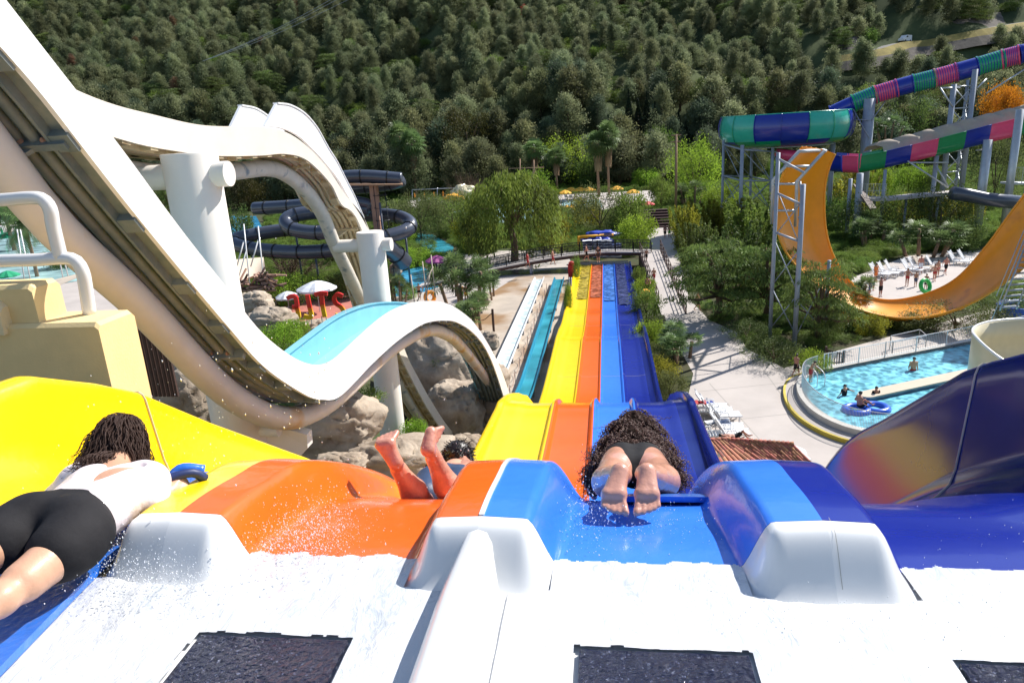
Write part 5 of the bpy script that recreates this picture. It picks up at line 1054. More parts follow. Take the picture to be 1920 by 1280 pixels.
# bathers in the near pool: waist deep
for px, b, lb, fc, sh, ar in [(1712, 694, 'man standing waist deep in the near pool', 0, 'cloth_red', None), (1583, 741, 'girl in dark swimsuit with arms out in the near pool', .5, 'short_black', dict(eL=(-.42, -.1, 1.25), hL=(-.62, -.1, 1.1), eR=(.42, -.1, 1.3), hR=(.65, -.1, 1.2))), (1642, 745, 'girl in dark swimsuit standing behind the blue double ring', .2, 'short_black', None)]:
    p = W(px, b, .42); r = person(lb, 'stand', sh, 'girl' in lb, .9 if 'girl' in lb else 1.0, 'short_black' if 'girl' in lb else None, .2 if 'girl' in lb else 0, arms=ar); r.location = (float(p[0]), float(p[1]), -.50); r.rotation_euler = (0, 0, fc)
p = W(1612, 765, .5); r, _ = putp(1612, 764, 'sit', 'short_black', 'swimmer lying back in the left half of the blue double ring', 1.9, z=.55)
ring_pts = lambda R_, n=28: [(R_*math.cos(a), R_*math.sin(a), 0) for a in np.linspace(0, 2*math.pi, n, endpoint=False)]
def ring(label, loc, R_, r_, m, rot=(0, 0, 0), two=False):
    t = T('swim_ring', label, 'swim ring', loc); t_ = MB(); off = np.array(loc)
    for dx in ((-R_*.95, R_*.95) if two else (0,)): 
        MB().tube(np.array(ring_pts(R_))+off+[dx, 0, 0], r_, 10, closed=True).build('tube', m, t, smooth=True)
    t.rotation_euler = rot; return t
ring('blue double swim ring floating in the near pool with a swimmer on it', W(1624, 767, .45), .55, .20, 'ring_blue', two=True, rot=(0, 0, .2))
ring('bright green swim ring carried by a child on the terrace', W(1735, 536, .75), .50, .17, 'ring_green', rot=(1.2, .5, .3)); ring('orange swim ring standing by the small blue pool', W(806, 557, .55), .5, .2, 'ring_orange', rot=(1.4, .2, .8)); ring('yellow swim tube on the lower left of the ramp', W(1211, 553, .9), .38, .17, 'umb_yellow', rot=(1.3, .2, .5))
ring('orange swim ring half hidden in the dark palms under the half pipe', W(1584, 595, .5), .35, .13, 'ring_orange', rot=(1.3, 0, .3))
# ================================================================== footbridge and ramp
def railing(root, A, B_, h, n, m, bal=.16, rails=(1.0,), pr=.03, br=.012, post=True, name='baluster'):
    A = np.array(A, float); B_ = np.array(B_, float); L = np.linalg.norm(B_-A)
    if post:
        for k in range(n+1): p = A+(B_-A)*k/n; MB().bar(p, p+[0, 0, h+.03], pr, 6).build('post', m, root)
    mb = MB()
    for f in rails: mb.bar(A+[0, 0, h*f], B_+[0, 0, h*f], pr*.8, 6)
    mb.build('rail', m, root)
    if bal:
        mb = MB()
        for t in np.arange(bal/2, L, bal): p = A+(B_-A)*t/L; mb.add([p+[-br, 0, .08], p+[br, 0, .08], p+[br, 0, h], p+[-br, 0, h], p+[0, br, .08], p+[0, -br, .08], p+[0, -br, h], p+[0, br, h]], [(0, 1, 2, 3), (4, 5, 6, 7)])
        mb.build(name, m, root, kind='stuff')
br = T('footbridge', 'arched footbridge with black railings crossing the end of the racing slide', 'bridge', (-.5, 80.5, 1.4)); bx = np.linspace(4.9, -20, 26); bz = lambda x: float(np.interp(x, [-20, -14, -8, -4, 0, 5], [.2, .9, 1.5, 1.8, 1.95, 1.6])); by = lambda x: float(np.interp(x, [-20, -12, -6, 5], [73, 77.5, 79.6, 81]))
G = np.array([[(x, by(x)-.9, bz(x)), (x, by(x)+.9, bz(x))] for x in bx]); MB().slab(G, (0, 0, -.14)).build('deck', 'deck', br); MB().slab(G-[0, 0, .15], (0, 0, -.28)).build('deck_beam', 'wood_dark', br)
for s_ in (-.9, .9):
    for a, b in zip(bx[:-1:2], bx[2::2]): railing(br, (a, by(a)+s_, bz(a)), (b, by(b)+s_, bz(b)), 1.05, 1, 'black', .17, (1, .12), .05, .02)
for x in (4.2, -3.6, -8.5, -13): MB().box((x, by(x), bz(x)/2-.1), (.2, 1.5, bz(x))).build('pier', 'steel', br)
MB().box((-.5, 80.2, .35), (5.6, .3, .7)).build('water_stop', 'kerb', br)
ra = T('access_ramp', 'sloping concrete ramp with dark steel railings leading down from the footbridge', 'ramp', (4.7, 70, .8))
MB().slab(np.array([[(3.65+.15*k, y, 1.6*(y-58.6)/22.6+.02) for k, y in ((0, 81.2), (5, 58.6))], [(5.95+.15*k, y, 1.6*(y-58.6)/22.6+.02) for k, y in ((0, 81.2), (3, 58.6))]]), (0, 0, -.15)).build('slab', 'pave', ra)
railing(ra, (5.95, 81.2, 1.6), (6.4, 58.6, 0), 1.2, 13, 'wood_dark', 0, (1, .66, .33, .05), .05); railing(ra, (3.65, 81.2, 1.6), (4.4, 62, .25), 1.0, 10, 'wood_dark', 0, (1, .5, .05), .05)
MB().slab(np.array([[(3.62, 81.2, 1.6), (4.38, 62, .25)], [(3.62, 81.2, 0), (4.38, 62, -.05)]]), (-.08, 0, 0)).build('side_wall', 'wood_dark', ra); MB().slab(np.array([[(5.98, 81.2, 1.6), (6.42, 58.6, 0.02)], [(5.98, 81.2, 0), (6.42, 58.6, -.05)]]), (.08, 0, 0)).build('side_wall', 'wood_dark', ra)
# ================================================================== near pool
front = [(1960, 800), (1850, 812), (1760, 815), (1680, 812), (1640, 808), (1590, 797), (1545, 776), (1518, 752), (1507, 728), (1512, 708), (1535, 698)]; back = [(1560, 694), (1660, 674), (1830, 641), (1970, 612)]
FI = curve([W(a, b, .5) for a, b in front], 60); PW = np.vstack([FI, [W(a, b, .5) for a, b in back]])
o = MB().add([(q[0], q[1], .42) for q in PW][::-1], [tuple(range(len(PW)))]).build('pool_water', 'pool'); struct(o, 'rippling turquoise water of the near pool')
t = np.gradient(FI, axis=0); t /= np.linalg.norm(t, axis=1)[:, None]; nn = np.stack([-t[:, 1], t[:, 0], 0*t[:, 0]], 1)
if ((FI+nn)[30, 0] > FI[30, 0]): nn = -nn
pw = T('pool_surround', 'curved stepped pool kerb with a yellow edged lower step', 'pool wall', (FI[30][0], FI[30][1], 0))
def off(d, z): q = FI+nn*d; q = q.copy(); q[:, 2] = z; return q
MB().grid(np.stack([off(0, .40), off(0, .58), off(.38, .58), off(.38, .26)], 1)).build('coping', 'kerb', pw); MB().grid(np.stack([off(.38, .26), off(.95, .24)], 1)).build('step', 'pave', pw)
MB().grid(np.stack([off(.95, .245), off(1.08, .245), off(1.08, .0)], 1)).build('step_edge', 'kerb_yellow', pw)
MB().slab(np.stack([off(.60, .20), off(.62, .29)], 1), (.03, .03, 0)).build('channel_line', 'kerb', pw)
g_ = T('pool_front_railing', 'curved steel railing with close bars round the front of the near pool', 'railing', FI[30]); mb = MB(); C_ = off(.12, .58); mb.tube(C_+[0, 0, .95], .022, 6); mb.build('rail', 'galv', g_); mb = MB(); Cd = curve(C_, 260)
for q in Cd: mb.add([q+[-.009, 0, 0], q+[.009, 0, 0], q+[.009, 0, .95], q+[-.009, 0, .95]], [(0, 1, 2, 3)])
mb.build('bar', 'galv', g_, kind='stuff')
bk = [W(a, b, .5) for a, b in ((1545, 697), *back)]; g2 = T('pool_back_railing', 'straight white railing along the back edge of the near pool', 'railing', bk[1])
pk = T('pool_back_edge', 'blue tiled back edge of the near pool', 'pool wall', bk[1])
for a, b in zip(bk[:-1], bk[1:]):
    a = np.array(a); b = np.array(b); a[2] = b[2] = .58; railing(g2, a+[0, .15, 0], b+[0, .15, 0], 1.0, max(2, int(np.linalg.norm(b-a)/1.9)), 'rail_white', .14, (1, .08), .028, .009)
    MB().slab(np.array([[a, b], [a-[0, 0, .3], b-[0, 0, .3]]]), (0, .08, 0)).build('tile_band', 'tile_blue', pk); MB().slab(np.array([[a+[0, .0, .0], b+[0, 0, .0]], [a+[0, .6, .0], b+[0, .6, .0]]]), (0, 0, -.5)).build('coping', 'kerb', pk)
sheet('pool_deck', [(1560, 690), (1600, 668), (1760, 622), (1960, 590), (1970, 610), (1830, 640)], 'pave', .05)
iw = T('pool_island_wall', 'white topped dividing wall standing in the near pool', 'pool wall', W(1700, 725, .5)); c0, c1 = W(1625, 738, .7), W(1950, 668, .7); d = (c1-c0)/np.linalg.norm(c1-c0); n_ = np.array([-d[1], d[0], 0])*.42
po = [c0+n_*math.cos(a)-d*.42*math.sin(a) for a in np.linspace(0, math.pi, 9)]+[c1-n_, c1+n_]; po = [np.array([q[0], q[1], .62]) for q in po]; MB().prism([q-np.array([0, 0, .35]) for q in po], (0, 0, .34)).build('wall', 'tile_blue', iw); MB().prism([c0*[1, 1, 0]+(q-c0)*[1.06, 1.06, 0]+[0, 0, .612] for q in po], (0, 0, .07)).build('cap', 'canvas', iw)
gt = T('wooden_gate', 'dark red brown wooden slatted gate with a small white notice at the pool corner', 'gate', W(1562, 690, 0)); p0, p1 = W(1547, 686, .0), W(1580, 693, 0)
for p in (p0, p1): MB().box(p+[0, 0, .65], (.12, .12, 1.3)).build('post', 'wood_dark', gt)
for k in range(7): q = p0+(p1-p0)*(k+.7)/7.4; MB().box(q+[0, 0, .62], (.06, .04, 1.0)).build('slat', 'wood_dark', gt)
q = (p0+p1)/2+[0, 0, .95]; MB().box(q, (.9, .05, .08)).box(q-[0, 0, .6], (.9, .05, .08)).build('rail', 'wood_dark', gt); MB().box(q+[0, -.06, -.1], (.25, .02, .32)).build('notice', 'rail_white', gt)
fr = T('steel_frame_railing', 'square of pale steel railing on the pool deck behind the back railing', 'railing', W(1700, 660, .05)); Q4 = [W(a, b, .05) for a, b in ((1672, 668), (1735, 655), (1722, 643), (1668, 655))]
for a, b in zip(Q4, Q4[1:]+Q4[:1]): railing(fr, a, b, .95, 1, 'galv', 0, (1, .5), .03)
hd = T('pool_handrail', 'bent white handrail on the pool steps', 'handrail', W(1535, 715, .5))
for dx in (0, 14):
    mb = MB(); mb.tube(curve([W(1510+dx, 712, .5), W(1510+dx, 712, .5)+[0, 0, .9], W(1530+dx, 722, .5)+[0, 0, .7], W(1532+dx, 724, .45)], 16), .03, 6); mb.build('bar', 'rail_white', hd, smooth=True)
# ================================================================== loungers
lr = T('sun_lounger', 'x', 'sun lounger')
for k in range(9): MB().box((0, -.85+k*.115, .36), (.58, .085, .03)).build('seat_slat', 'white_plastic', lr)
ca, sa = math.cos(R(58)), math.sin(R(58)); A_ = [[1, 0, 0], [0, ca, -sa], [0, sa, ca]]
for k in range(7): MB().box((0, .2+(.06+k*.115)*ca, .37+(.06+k*.115)*sa), (.58, .085, .03), A=A_).build('back_slat', 'white_plastic', lr)
for sx in (-1, 1):
    MB().box((sx*.31, -.36, .34), (.05, 1.15, .07)).build('side_rail', 'white_plastic', lr); MB().box((sx*.31, .2+.42*ca, .37+.42*sa), (.05, .9, .06), A=A_).build('back_rail', 'white_plastic', lr)
    MB().tube([(sx*.34, .15, .36), (sx*.34, .1, .55), (sx*.34, -.25, .55), (sx*.34, -.3, .36)], .03, 6).build('armrest', 'white_plastic', lr)
    for y in (-.8, .1): MB().box((sx*.28, y, .17), (.06, .07, .34)).build('leg', 'white_plastic', lr)
LP = Proto(lr)
D_ = ['white sun lounger, {} from the left in the terrace row'.format(k) for k in ('first', 'second', 'third', 'fourth', 'fifth', 'seventh', 'eighth', 'ninth')]
for i, (px, b) in enumerate([(1640, 520), (1655, 518), (1668, 514), (1700, 512), (1712, 508), (1745, 505), (1787, 496), (1805, 494)]): LP.put(W(px+6, b, .02), .85+.1*(i % 3), 1.25, D_[i], 'loungers on the terrace')
dup(lr, W(1728, 506, .02), .9, 1.25, 'beige sun lounger among the white ones on the terrace', 'loungers on the terrace', mats={'white_plastic': 'canvas'})
for i, (px, b, lb) in enumerate([(1312, 768, 'white lounger farthest back in the stack of loungers by the racing slide'), (1322, 776, 'white lounger with a red and blue towel by the racing slide'), (1336, 785, 'white lounger in the middle of the group by the racing slide'), (1340, 806, 'white lounger with dark clothes lying on it by the tiled roof'), (1350, 818, 'white lounger with the sunbather, next to the tiled roof'), (1308, 822, 'white lounger nearest the racing slide by the tiled roof'), (1297, 775, 'white lounger half hidden by the yellowish bush')]):
    LP.put(W(px+16, b+4, .02), 1.5+.07*(i % 3), 1.1, lb, 'loungers by the tiled roof')
tbp = T('side_table', 'x', 'side table'); MB().box((0, 0, .42), (.5, .5, .05)).build('table_top', 'white_plastic', tbp)
for a in (-.2, .2):
    for b in (-.2, .2): MB().bar((a, b, 0), (a*.9, b*.9, .4), .025, 6).build('leg', 'white_plastic', tbp)
tbp = Proto(tbp); tbp.put(W(1294, 772, .02), .2, 1, 'white side table beside the back loungers'); tbp.put(W(1332, 806, .02), .3, 1, 'white side table between the front loungers'); tbp.put(W(1300, 832, .02), .3, 1, 'white side table next to the tiled roof')
putp(1380, 822, 'lie', 'short_black', 'sunbather with knees raised lying on the lounger by the tiled roof', 1.7, z=.42)
def towel(label, p, m, s=.45):
    mb = MB(); G = [[(p[0]+(i/7-.5)*s*1.6, p[1]+(j/7-.5)*s, p[2]+.05+.05*math.sin(i*1.7+j)*math.cos(j*1.3)) for j in range(8)] for i in range(8)]; tag(mb.slab(np.array(G), (0, 0, -.02)).build('towel', m, smooth=True), label, 'towel')
towel('red towel draped on a lounger back by the racing slide', W(1311, 755, .9), 'cloth_red'); towel('blue striped towel on a lounger by the racing slide', W(1325, 756, .45), 'cloth_blue'); towel('dark clothes on the lounger by the tiled roof', W(1352, 792, .42), 'short_navy', .6)
# ================================================================== tiled kiosk roof
ki = T('kiosk', 'low kiosk with weathered terracotta barrel tile roof beside the racing slide', 'kiosk', W(1400, 850, 2.5))
R0, R1, R2 = W(1262, 829, 3.1), W(1362, 824, 3.1), W(1488, 833, 3.0); A0, V1 = W(1262, 985, 1.9), W(1475, 905, 1.9); B1 = W(1560, 905, 1.9); B0 = W(1510, 862, 2.55)
tl = MB(); th_ = np.linspace(0, math.pi, 6); Gt = np.array([[(.085*math.cos(a), y, .06*math.sin(a)) for a in th_] for y in (0, .42)]); tl.slab(Gt, (0, 0, -.018)); t0 = tl.build('roof_tile', 'roof_tile'); t0.parent = ki; tdata = t0.data; first = True; ntile = 0
def tiles(Pa, Pb, Pc, Pd, nu, nv):
    """Pa-Pb ridge, Pd-Pc eave"""
    global first, ntile
    for i in range(nu):
        for j in range(nv):
            if ntile >= 298: return
            u = (i+.5)/nu; v0 = (j+1.06)/nv; top = Pa+(Pb-Pa)*u; bot = Pd+(Pc-Pd)*u; p = top+(bot-top)*v0; dn = (top-bot)/np.linalg.norm(top-bot); ux = (Pb-Pa)/np.linalg.norm(Pb-Pa); nz = np.cross(ux, dn); nz /= np.linalg.norm(nz); nz = nz if nz[2] > 0 else -nz; ux = np.cross(dn, nz)
            mt = Matrix(((ux[0], dn[0], nz[0], 0), (ux[1], dn[1], nz[1], 0), (ux[2], dn[2], nz[2], 0), (0, 0, 0, 1)))
            wdt = np.linalg.norm((Pb-Pa)*(1-v0)+(Pc-Pd)*v0)/nu; ln = np.linalg.norm(top-bot)/nv
            o = t0 if first else bpy.data.objects.new('roof_tile', tdata)
            if not first: COL.objects.link(o); o.parent = ki
            first = False; ntile += 1; q = p-OFF[ki.name]+nz*.03*rng.random(); rot = mt.to_euler(); o.location = [float(x) for x in q]; o.rotation_euler = (rot.x+.03, rot.y, rot.z+rng.normal()*.015); o.scale = (wdt/.175, ln/.38, 1)
tiles(R0, R1, V1, A0, 17, 9); tiles(R1, R2, B1, V1, 16, 9)
mb = MB(); mb.prism([R0-[0, 0, .05], R1-[0, 0, .05], V1-[0, 0, .05], A0-[0, 0, .05]], (0, 0, -.08)); mb.prism([R1-[0, 0, .05], R2-[0, 0, .05], B1-[0, 0, .05], V1-[0, 0, .05]], (0, 0, -.08)); mb.build('roof_board', 'wood_dark', ki)
for k in range(15): q = R1+(R2-R1)*(k+.5)/15; e = (R2-R1)/15*.55; MB().tube([q-e+[0, 0, .0], q+e+[0, 0, .05]], .09, 8).build('ridge_tile', 'roof_tile', ki, smooth=True)
for k in range(9): q = R0+(R1-R0)*(k+.5)/9; e = (R1-R0)/9*.55; MB().tube([q-e, q+e+[0, 0, .04]], .09, 8).build('ridge_tile', 'roof_tile', ki, smooth=True)
wl_ = [R0*[1, 1, 0]+[0, -.3, 0], R2*[1, 1, 0]+[-.4, -.3, 0], B1*[1, 1, 0]+[-.5, .3, 0], A0*[1, 1, 0]+[.3, .3, 0]]; MB().prism(wl_, (0, 0, 1.85)).build('wall', 'stucco', ki)
# ================================================================== parasols
def parasol(m, closed=False, pole='galv', square=False):
    r = T('parasol', 'x', 'parasol'); MB().bar((0, 0, 0), (0, 0, 2.45), .025, 8).build('pole', pole, r); n = 16
    if closed: prof2 = [(.03, 2.5), (.10, 2.3), (.16, 1.7), (.14, 1.25), (.05, 1.2)]
    else: prof2 = [(.0, 2.55), (.45, 2.42), (.9, 2.2), (1.25, 1.98), (1.27, 1.86)]
    G = [[(q*math.cos(a)*(1+(.06*math.cos(4*a*2) if not closed else .2*math.cos(6*a))), q*math.sin(a)*(1+(.06*math.cos(8*a) if not closed else .2*math.cos(6*a))), z-(0 if closed else .05*abs(math.sin(4*a))*q)) for (q, z) in prof2] for a in np.linspace(0, 2*math.pi, n*2, endpoint=False)]
    MB().slab(np.array(G), (0, 0, -.02), cu=True).build('canopy', m, r)
    if not closed:
        for k in range(8): a = k*math.pi/4; MB().bar((0, 0, 1.95), (1.05*math.cos(a), 1.05*math.sin(a), 2.05), .012, 4).build('rib', pole, r)
    return Proto(r)
pY = parasol('umb_yellow'); pO = parasol('umb_orange', True); pW_ = parasol('umb_white'); pG = parasol('umb_green'); pP = parasol('umb_purple')
for i, (px, b) in enumerate([(1071, 374), (1088, 374), (1105, 374), (1157, 372), (1187, 380), (1060, 380)]): pY.put(W(px, b), 0, 1.05, 'yellow parasol, {} in the line beyond the far pool'.format(['second', 'third', 'fourth', 'fifth', 'sixth and rightmost', 'leftmost and lowest'][i]), 'yellow parasols by the far pool')
for i, px in enumerate((779, 797, 815, 832, 849)): pO.put(W(px, 380-.06*(px-779)), 0, .95, 'closed orange parasol, {} of the row of five behind the bushes'.format(['first from the left', 'second from the left', 'middle one', 'fourth from the left', 'rightmost'][i]), 'closed orange parasols')
pW_.put(W(600, 585), .3, (1.4, 1.4, 1.2), 'large white parasol above the red letters'); pW_.put(W(544, 590), .1, (.85, .85, .9), 'small white parasol left of the letters'); pP.put(W(822, 520), .1, 1.0, 'purple parasol near the clustered palms'); pG.put(W(18, 470), 0, 1.3, 'open green parasol at the far left, upper one'); pG.put(W(22, 545), 0, 1.0, 'open green parasol at the far left below the handrail'); parasol('umb_green', True).put(W(8, 450), 0, 1.1, 'closed green parasol at the left edge')
pW_.put(W(1468, 829, 2.4)*[1, 1, 0], .4, (.85, .85, .93), 'pale grey blue parasol behind the ridge of the tiled roof'); pR = parasol('umb_red'); pR.put(W(1215, 402), 0, .9, 'red parasol at the brick stairs')
# far sunbathing chairs (tiny) by the far pool and left pool
for i in range(5): LP.put(W(786+i*17, 380-i*.6, .02), .3, 1, 'white lounger between closed orange parasols beyond the bushes', 'loungers by the orange parasols')
for i in range(9): LP.put(W(-20+(i % 5)*26, 418+(i//5)*14+(i % 3)*3, .02), .8, 1, 'white lounger on the pool deck at the far left', 'loungers on the left pool deck')
for i in range(7): LP.put(W(1062+i*9.2, 373+(i % 2), .02), 2.9, 1, 'lounger under the yellow parasols', 'loungers under the yellow parasols')
# ================================================================== orange half pipe slide
DA = R(-25); dV = np.array([math.cos(DA), math.sin(DA), 0]); nV = np.array([-math.sin(DA), math.cos(DA), 0]); B0n = W(1690, 596, 1.1); B0f = B0n+nV*4.3
def vp(px, py, B_): r = ray(px, py); return CAM+r*(((B_-CAM)@nV)/(r@nV))
nearp = [(1502, 281), (1478, 308), (1462, 345), (1455, 390), (1460, 440), (1480, 482), (1515, 520), (1560, 553), (1620, 583), (1690, 596), (1760, 590), (1825, 566), (1880, 532), (1930, 490), (1985, 425), (2030, 350)]
farp = [(1566, 289), (1556, 312), (1548, 345), (1546, 385), (1549, 430), (1560, 472), (1578, 505), (1602, 535), (1636, 557), (1680, 562), (1740, 549), (1795, 520), (1850, 460), (1890, 405), (1930, 350), (1975, 270)]
NC = curve([vp(*p, B0n) for p in nearp], 90); FC = curve([vp(*p, B0f) for p in farp], 90)
bo = T('half_pipe_slide', 'giant orange U shaped half pipe slide standing over the trees at the right', 'water slide', B0n); tt = np.gradient((NC+FC)/2, axis=0); tt /= np.linalg.norm(tt, axis=1)[:, None]; wv = FC-NC; wv /= np.linalg.norm(wv, axis=1)[:, None]; iv = np.cross(wv, tt); iv /= np.linalg.norm(iv, axis=1)[:, None]; cen = (NC+FC).mean(0)+[0, 0, 6]
if iv[np.argmin(NC[:, 2]), 2] < 0: iv = -iv
us = np.linspace(0, 1, 15); cross = [0.62*abs(2*u-1)**3.2 for u in us]; S = np.stack([NC*(1-u)+FC*u+iv*(c-.62) for u, c in zip(us, cross)], 1)
MB().grid(S).build('inner_surface', 'boomerang', bo, smooth=True); MB().grid(S-iv[:, None, :]*.07).build('outer_shell', 'boomerang_back', bo, smooth=True)
for C_ in (NC, FC): MB().tube(C_-iv*.02, .085, 8).build('rim', 'boomerang_back', bo, smooth=True)
for i in range(4, 88, 7): o = MB().tube(S[i]-iv[i]*.10, .05, 6).build('joint_flange', 'boomerang_back', bo, smooth=True)
mb = MB()
for u in (3, 5, 7, 9, 11): mb.tube(S[:, u]-iv*.11, .06, 6)
mb.build('back_rib', 'boomerang_back', bo, smooth=True)
mb = MB(); k0 = int(np.argmin([abs(pix(S[i, 4])[1]-355) for i in range(40)]))          # curly black painted mark on the back
for j, u in enumerate((2.6, 4.2, 5.8, 7.4)):
    def bp(du, dt): 
        i = min(max(int(round(k0+dt)), 0), 89); a = u+du; lo = int(a); q = S[i, lo]*(1-(a-lo))+S[i, min(lo+1, 14)]*(a-lo); nx_ = S[min(i+1, 89), lo]; return q+(nx_-q)*0-iv[i]*.13
    c = [bp(-.35, -2), bp(.25, -1.9), bp(.35, -1), bp(-.2, 0), bp(-.3, 1), bp(.2, 1.8), bp(.6, 1.5)]; mb.tube(curve(c, 14), .05, 5)
mb.build('painted_mark', 'black', bo, smooth=True)
def beam(root, pts, r, m='steel', name='beam', n=8): return MB().tube(pts, r, n).build(name, m, root, smooth=True)
tf = T('slide_tower', 'blue grey steel legs and braces holding the left arm of the orange half pipe', 'steel tower', W(1470, 645, 0)); dN = vp(1450, 400, B0n)
def legs(px, top, base, wpx, root, z=0, name='leg', depth=None):
    p = W(px, base, z) if depth is None else None
    if p is None: p = PD(px, base, depth); 
    d = pix(p)[2]; q = PD(px, top, d); h = q[2]; return p, np.array([p[0], p[1], h]), wpx*d/F/2
L1 = legs(1443, 282, 642, 7, tf); L2 = legs(1489, 338, 650, 9, tf); L3 = legs(1545, 480, 632, 7, tf)
for a, b, r in (L1, L2, L3): beam(tf, [a, b], r, name='leg')
def zat(L, t): return L[0]+(L[1]-L[0])*t
for ta, tb in ((.08, .3), (.3, .08), (.32, .56), (.56, .32), (.58, .82), (.82, .58)): beam(tf, [zat(L1, ta), zat(L2, tb*1.1)], .035, name='brace', n=6)
for ta, tb in ((.05, .55), (.3, .05)): beam(tf, [zat(L2, ta), zat(L3, tb*1.6)], .04, name='brace', n=6)
for z_ in (.60, .80, .97): beam(tf, [zat(L1, z_), zat(L2, z_*1.1)], .08, name='cross_beam')
fa = vp(1452, 335, B0n)-iv[5]*.3; 
for (a, b, c, d_) in [((1450, 420), (1452, 338), (1498, 284), (1545, 282)), ((1494, 425), (1497, 340), (1545, 284), (1548, 283))]:
    p = [vp(*a, B0n-nV*.25)-dV*.1, vp(*b, B0n-nV*.25)-dV*.1, vp(*c, B0n-nV*.25), vp(*d_, B0f)]; beam(tf, p, .13, 'galv', 'frame_bar')
for y in (312, 345, 395): 
    x0 = np.interp(y, [284, 338, 420], [1498, 1452, 1450]); x1 = np.interp(y, [284, 340, 425], [1545, 1497, 1494]); beam(tf, [vp(x0, y, B0n-nV*.25), vp(x1, y, B0n-nV*.25)], .09, 'galv', 'cross_beam')
p = [vp(1500, 340, B0n-nV*.5), vp(1506, 405, B0n-nV*.5), vp(1497, 408, B0n-nV*.5)]; beam(tf, p, .08, 'galv', 'ladder_rail')
# ================================================================== striped bowl, striped tube, netted slide
C0 = PD(1471, 238, 98); Rb = 8.35
bw = T('bowl_slide', 'large round bowl slide in green and navy panels on steel legs', 'water slide', C0); tilt = .0
pr_ = [(1.0, 1.7), (1.035, .9), (1.045, -.1), (1.01, -1.2), (.93, -1.9), (.74, -2.3), (.45, -2.5), (.15, -2.55)]; NP = 16
prf = curve(pr_, 16)
for k in range(NP):
    a0, a1 = 2*math.pi*k/NP+.12, 2*math.pi*(k+1)/NP+.12; G = np.array([[C0+[Rb*r*math.cos(a), Rb*r*math.sin(a), z*1.05] for r, z in prf] for a in np.linspace(a0, a1, 8)])
    col = ['seg_aqua', 'seg_aqua', 'seg_navy', 'seg_navy'][k % 4]
    mi = MB().slab(G[:, :11], (0, 0, -.05)); o = mi.build('wall_panel', col, bw, smooth=True); smooth_angle(o, 50)
    MB().grid(G[:, 10:]-[0, 0, .02]).build('floor_panel', ['seg_navy', 'seg_green', 'seg_green', 'seg_navy'][k % 4], bw, smooth=True)
    a = a0; MB().tube([C0+[Rb*(r+.012)*math.cos(a), Rb*(r+.012)*math.sin(a), z*1.05] for r, z in prf[:12]], .05, 5).build('panel_flange', 'seg_green' if k % 4 in (0, 1) else 'seg_navy', bw, smooth=True)
for zz_, rr in ((1.78, 1.0), (-2.45, .78)): MB().tube([C0+[Rb*rr*math.cos(a), Rb*rr*math.sin(a), zz_] for a in np.linspace(0, 2*math.pi, 48, endpoint=False)], .07, 6, closed=True).build('rim', 'seg_aqua' if zz_ > 0 else 'galv', bw, smooth=True)
bl = T('bowl_tower', 'cluster of thin grey steel legs and braces under the round bowl slide', 'steel tower', C0*[1, 1, 0])
LG = []
for px, top, w_, dp in ((1357, 262, 5, 97), (1392, 272, 7, 92), (1410, 272, 5, 100), (1449, 276, 6, 93), (1473, 280, 5, 97), (1563, 256, 9, 95), (1545, 290, 6, 97)):
    q = PD(px, top, dp); LG.append(q); beam(bl, [q*[1, 1, 0]-[0, 0, .1], q], w_*dp/F/2, name='leg')
for a, b in ((0, 1), (1, 3), (0, 2), (2, 3), (3, 4), (5, 6)):
    for f0, f1 in ((.95, .95), (.62, .62), (.95, .62), (.62, .3), (.3, .62)): 
        pa, pb = LG[a]*[1, 1, f0], LG[b]*[1, 1, f1]; beam(bl, [pa, pb], .055 if f0 != f1 else .11, name='brace' if f0 != f1 else 'cross_beam', n=6)
segs = [('navy', 1560, 1600), ('green', 1600, 1641), ('pink', 1641, 1681), ('navy', 1681, 1713), ('green', 1713, 1753), ('pink', 1753, 1793), ('navy', 1793, 1833), ('green', 1833, 1880), ('pink', 1880, 1911), ('navy', 1911, 1960)]
tcx, tcy, tcd = [1545, 1600, 1640, 1680, 1713, 1753, 1793, 1833, 1880, 1911, 1960], [219, 194, 178, 166, 157, 147, 136, 125, 111, 103, 90], [97, 95, 94, 93, 92, 91, 90, 89, 88, 87, 86]
tube = T('striped_tube_slide', 'closed tube slide in pink, green and navy bands climbing to the right', 'water slide', PD(1713, 157, 92))
def tp(x): return PD(x, np.interp(x, tcx, tcy), np.interp(x, tcx, tcd))
for c, x0, x1 in segs:
    P = [tp(x) for x in np.linspace(x0, x1, 9)]; r = 1.13 if x0 > 1590 else 1.0; MB().tube(P, r, 24).build('tube_segment', 'seg_'+c, tube, smooth=True)
    for e in (P[0], P[-1]): d = (P[-1]-P[0])/np.linalg.norm(P[-1]-P[0]); MB().tube([e-d*.08, e+d*.08], r*1.09, 24).build('flange', 'seg_'+c, tube)
    if c != 'navy':
        for k in range(1, 9): e = P[0]+(P[-1]-P[0])*k/9; MB().tube([e-d*.035, e+d*.035], r*1.025, 20).build('rib', 'seg_navy' if k % 2 else 'seg_navy', tube)
for x in np.arange(1605, 1950, 22): pass
s3 = [('navy', 1560, 1583), ('pink', 1583, 1611), ('green2', 1611, 1658), ('navy', 1658, 1705), ('pink', 1705, 1754), ('green2', 1754, 1805), ('navy', 1805, 1852), ('pink', 1852, 1903), ('green2', 1903, 1960)]
hx, hy, hd_ = [1540, 1583, 1611, 1658, 1705, 1754, 1805, 1852, 1903, 1960], [296, 300, 301, 292, 281, 269, 256, 244, 232, 219], [92, 90, 89, 88, 87, 86, 85, 84, 83, 82]
tr_ = T('netted_slide', 'open trough slide in pink, green and navy with a tan shade net over it', 'water slide', PD(1705, 281, 87))
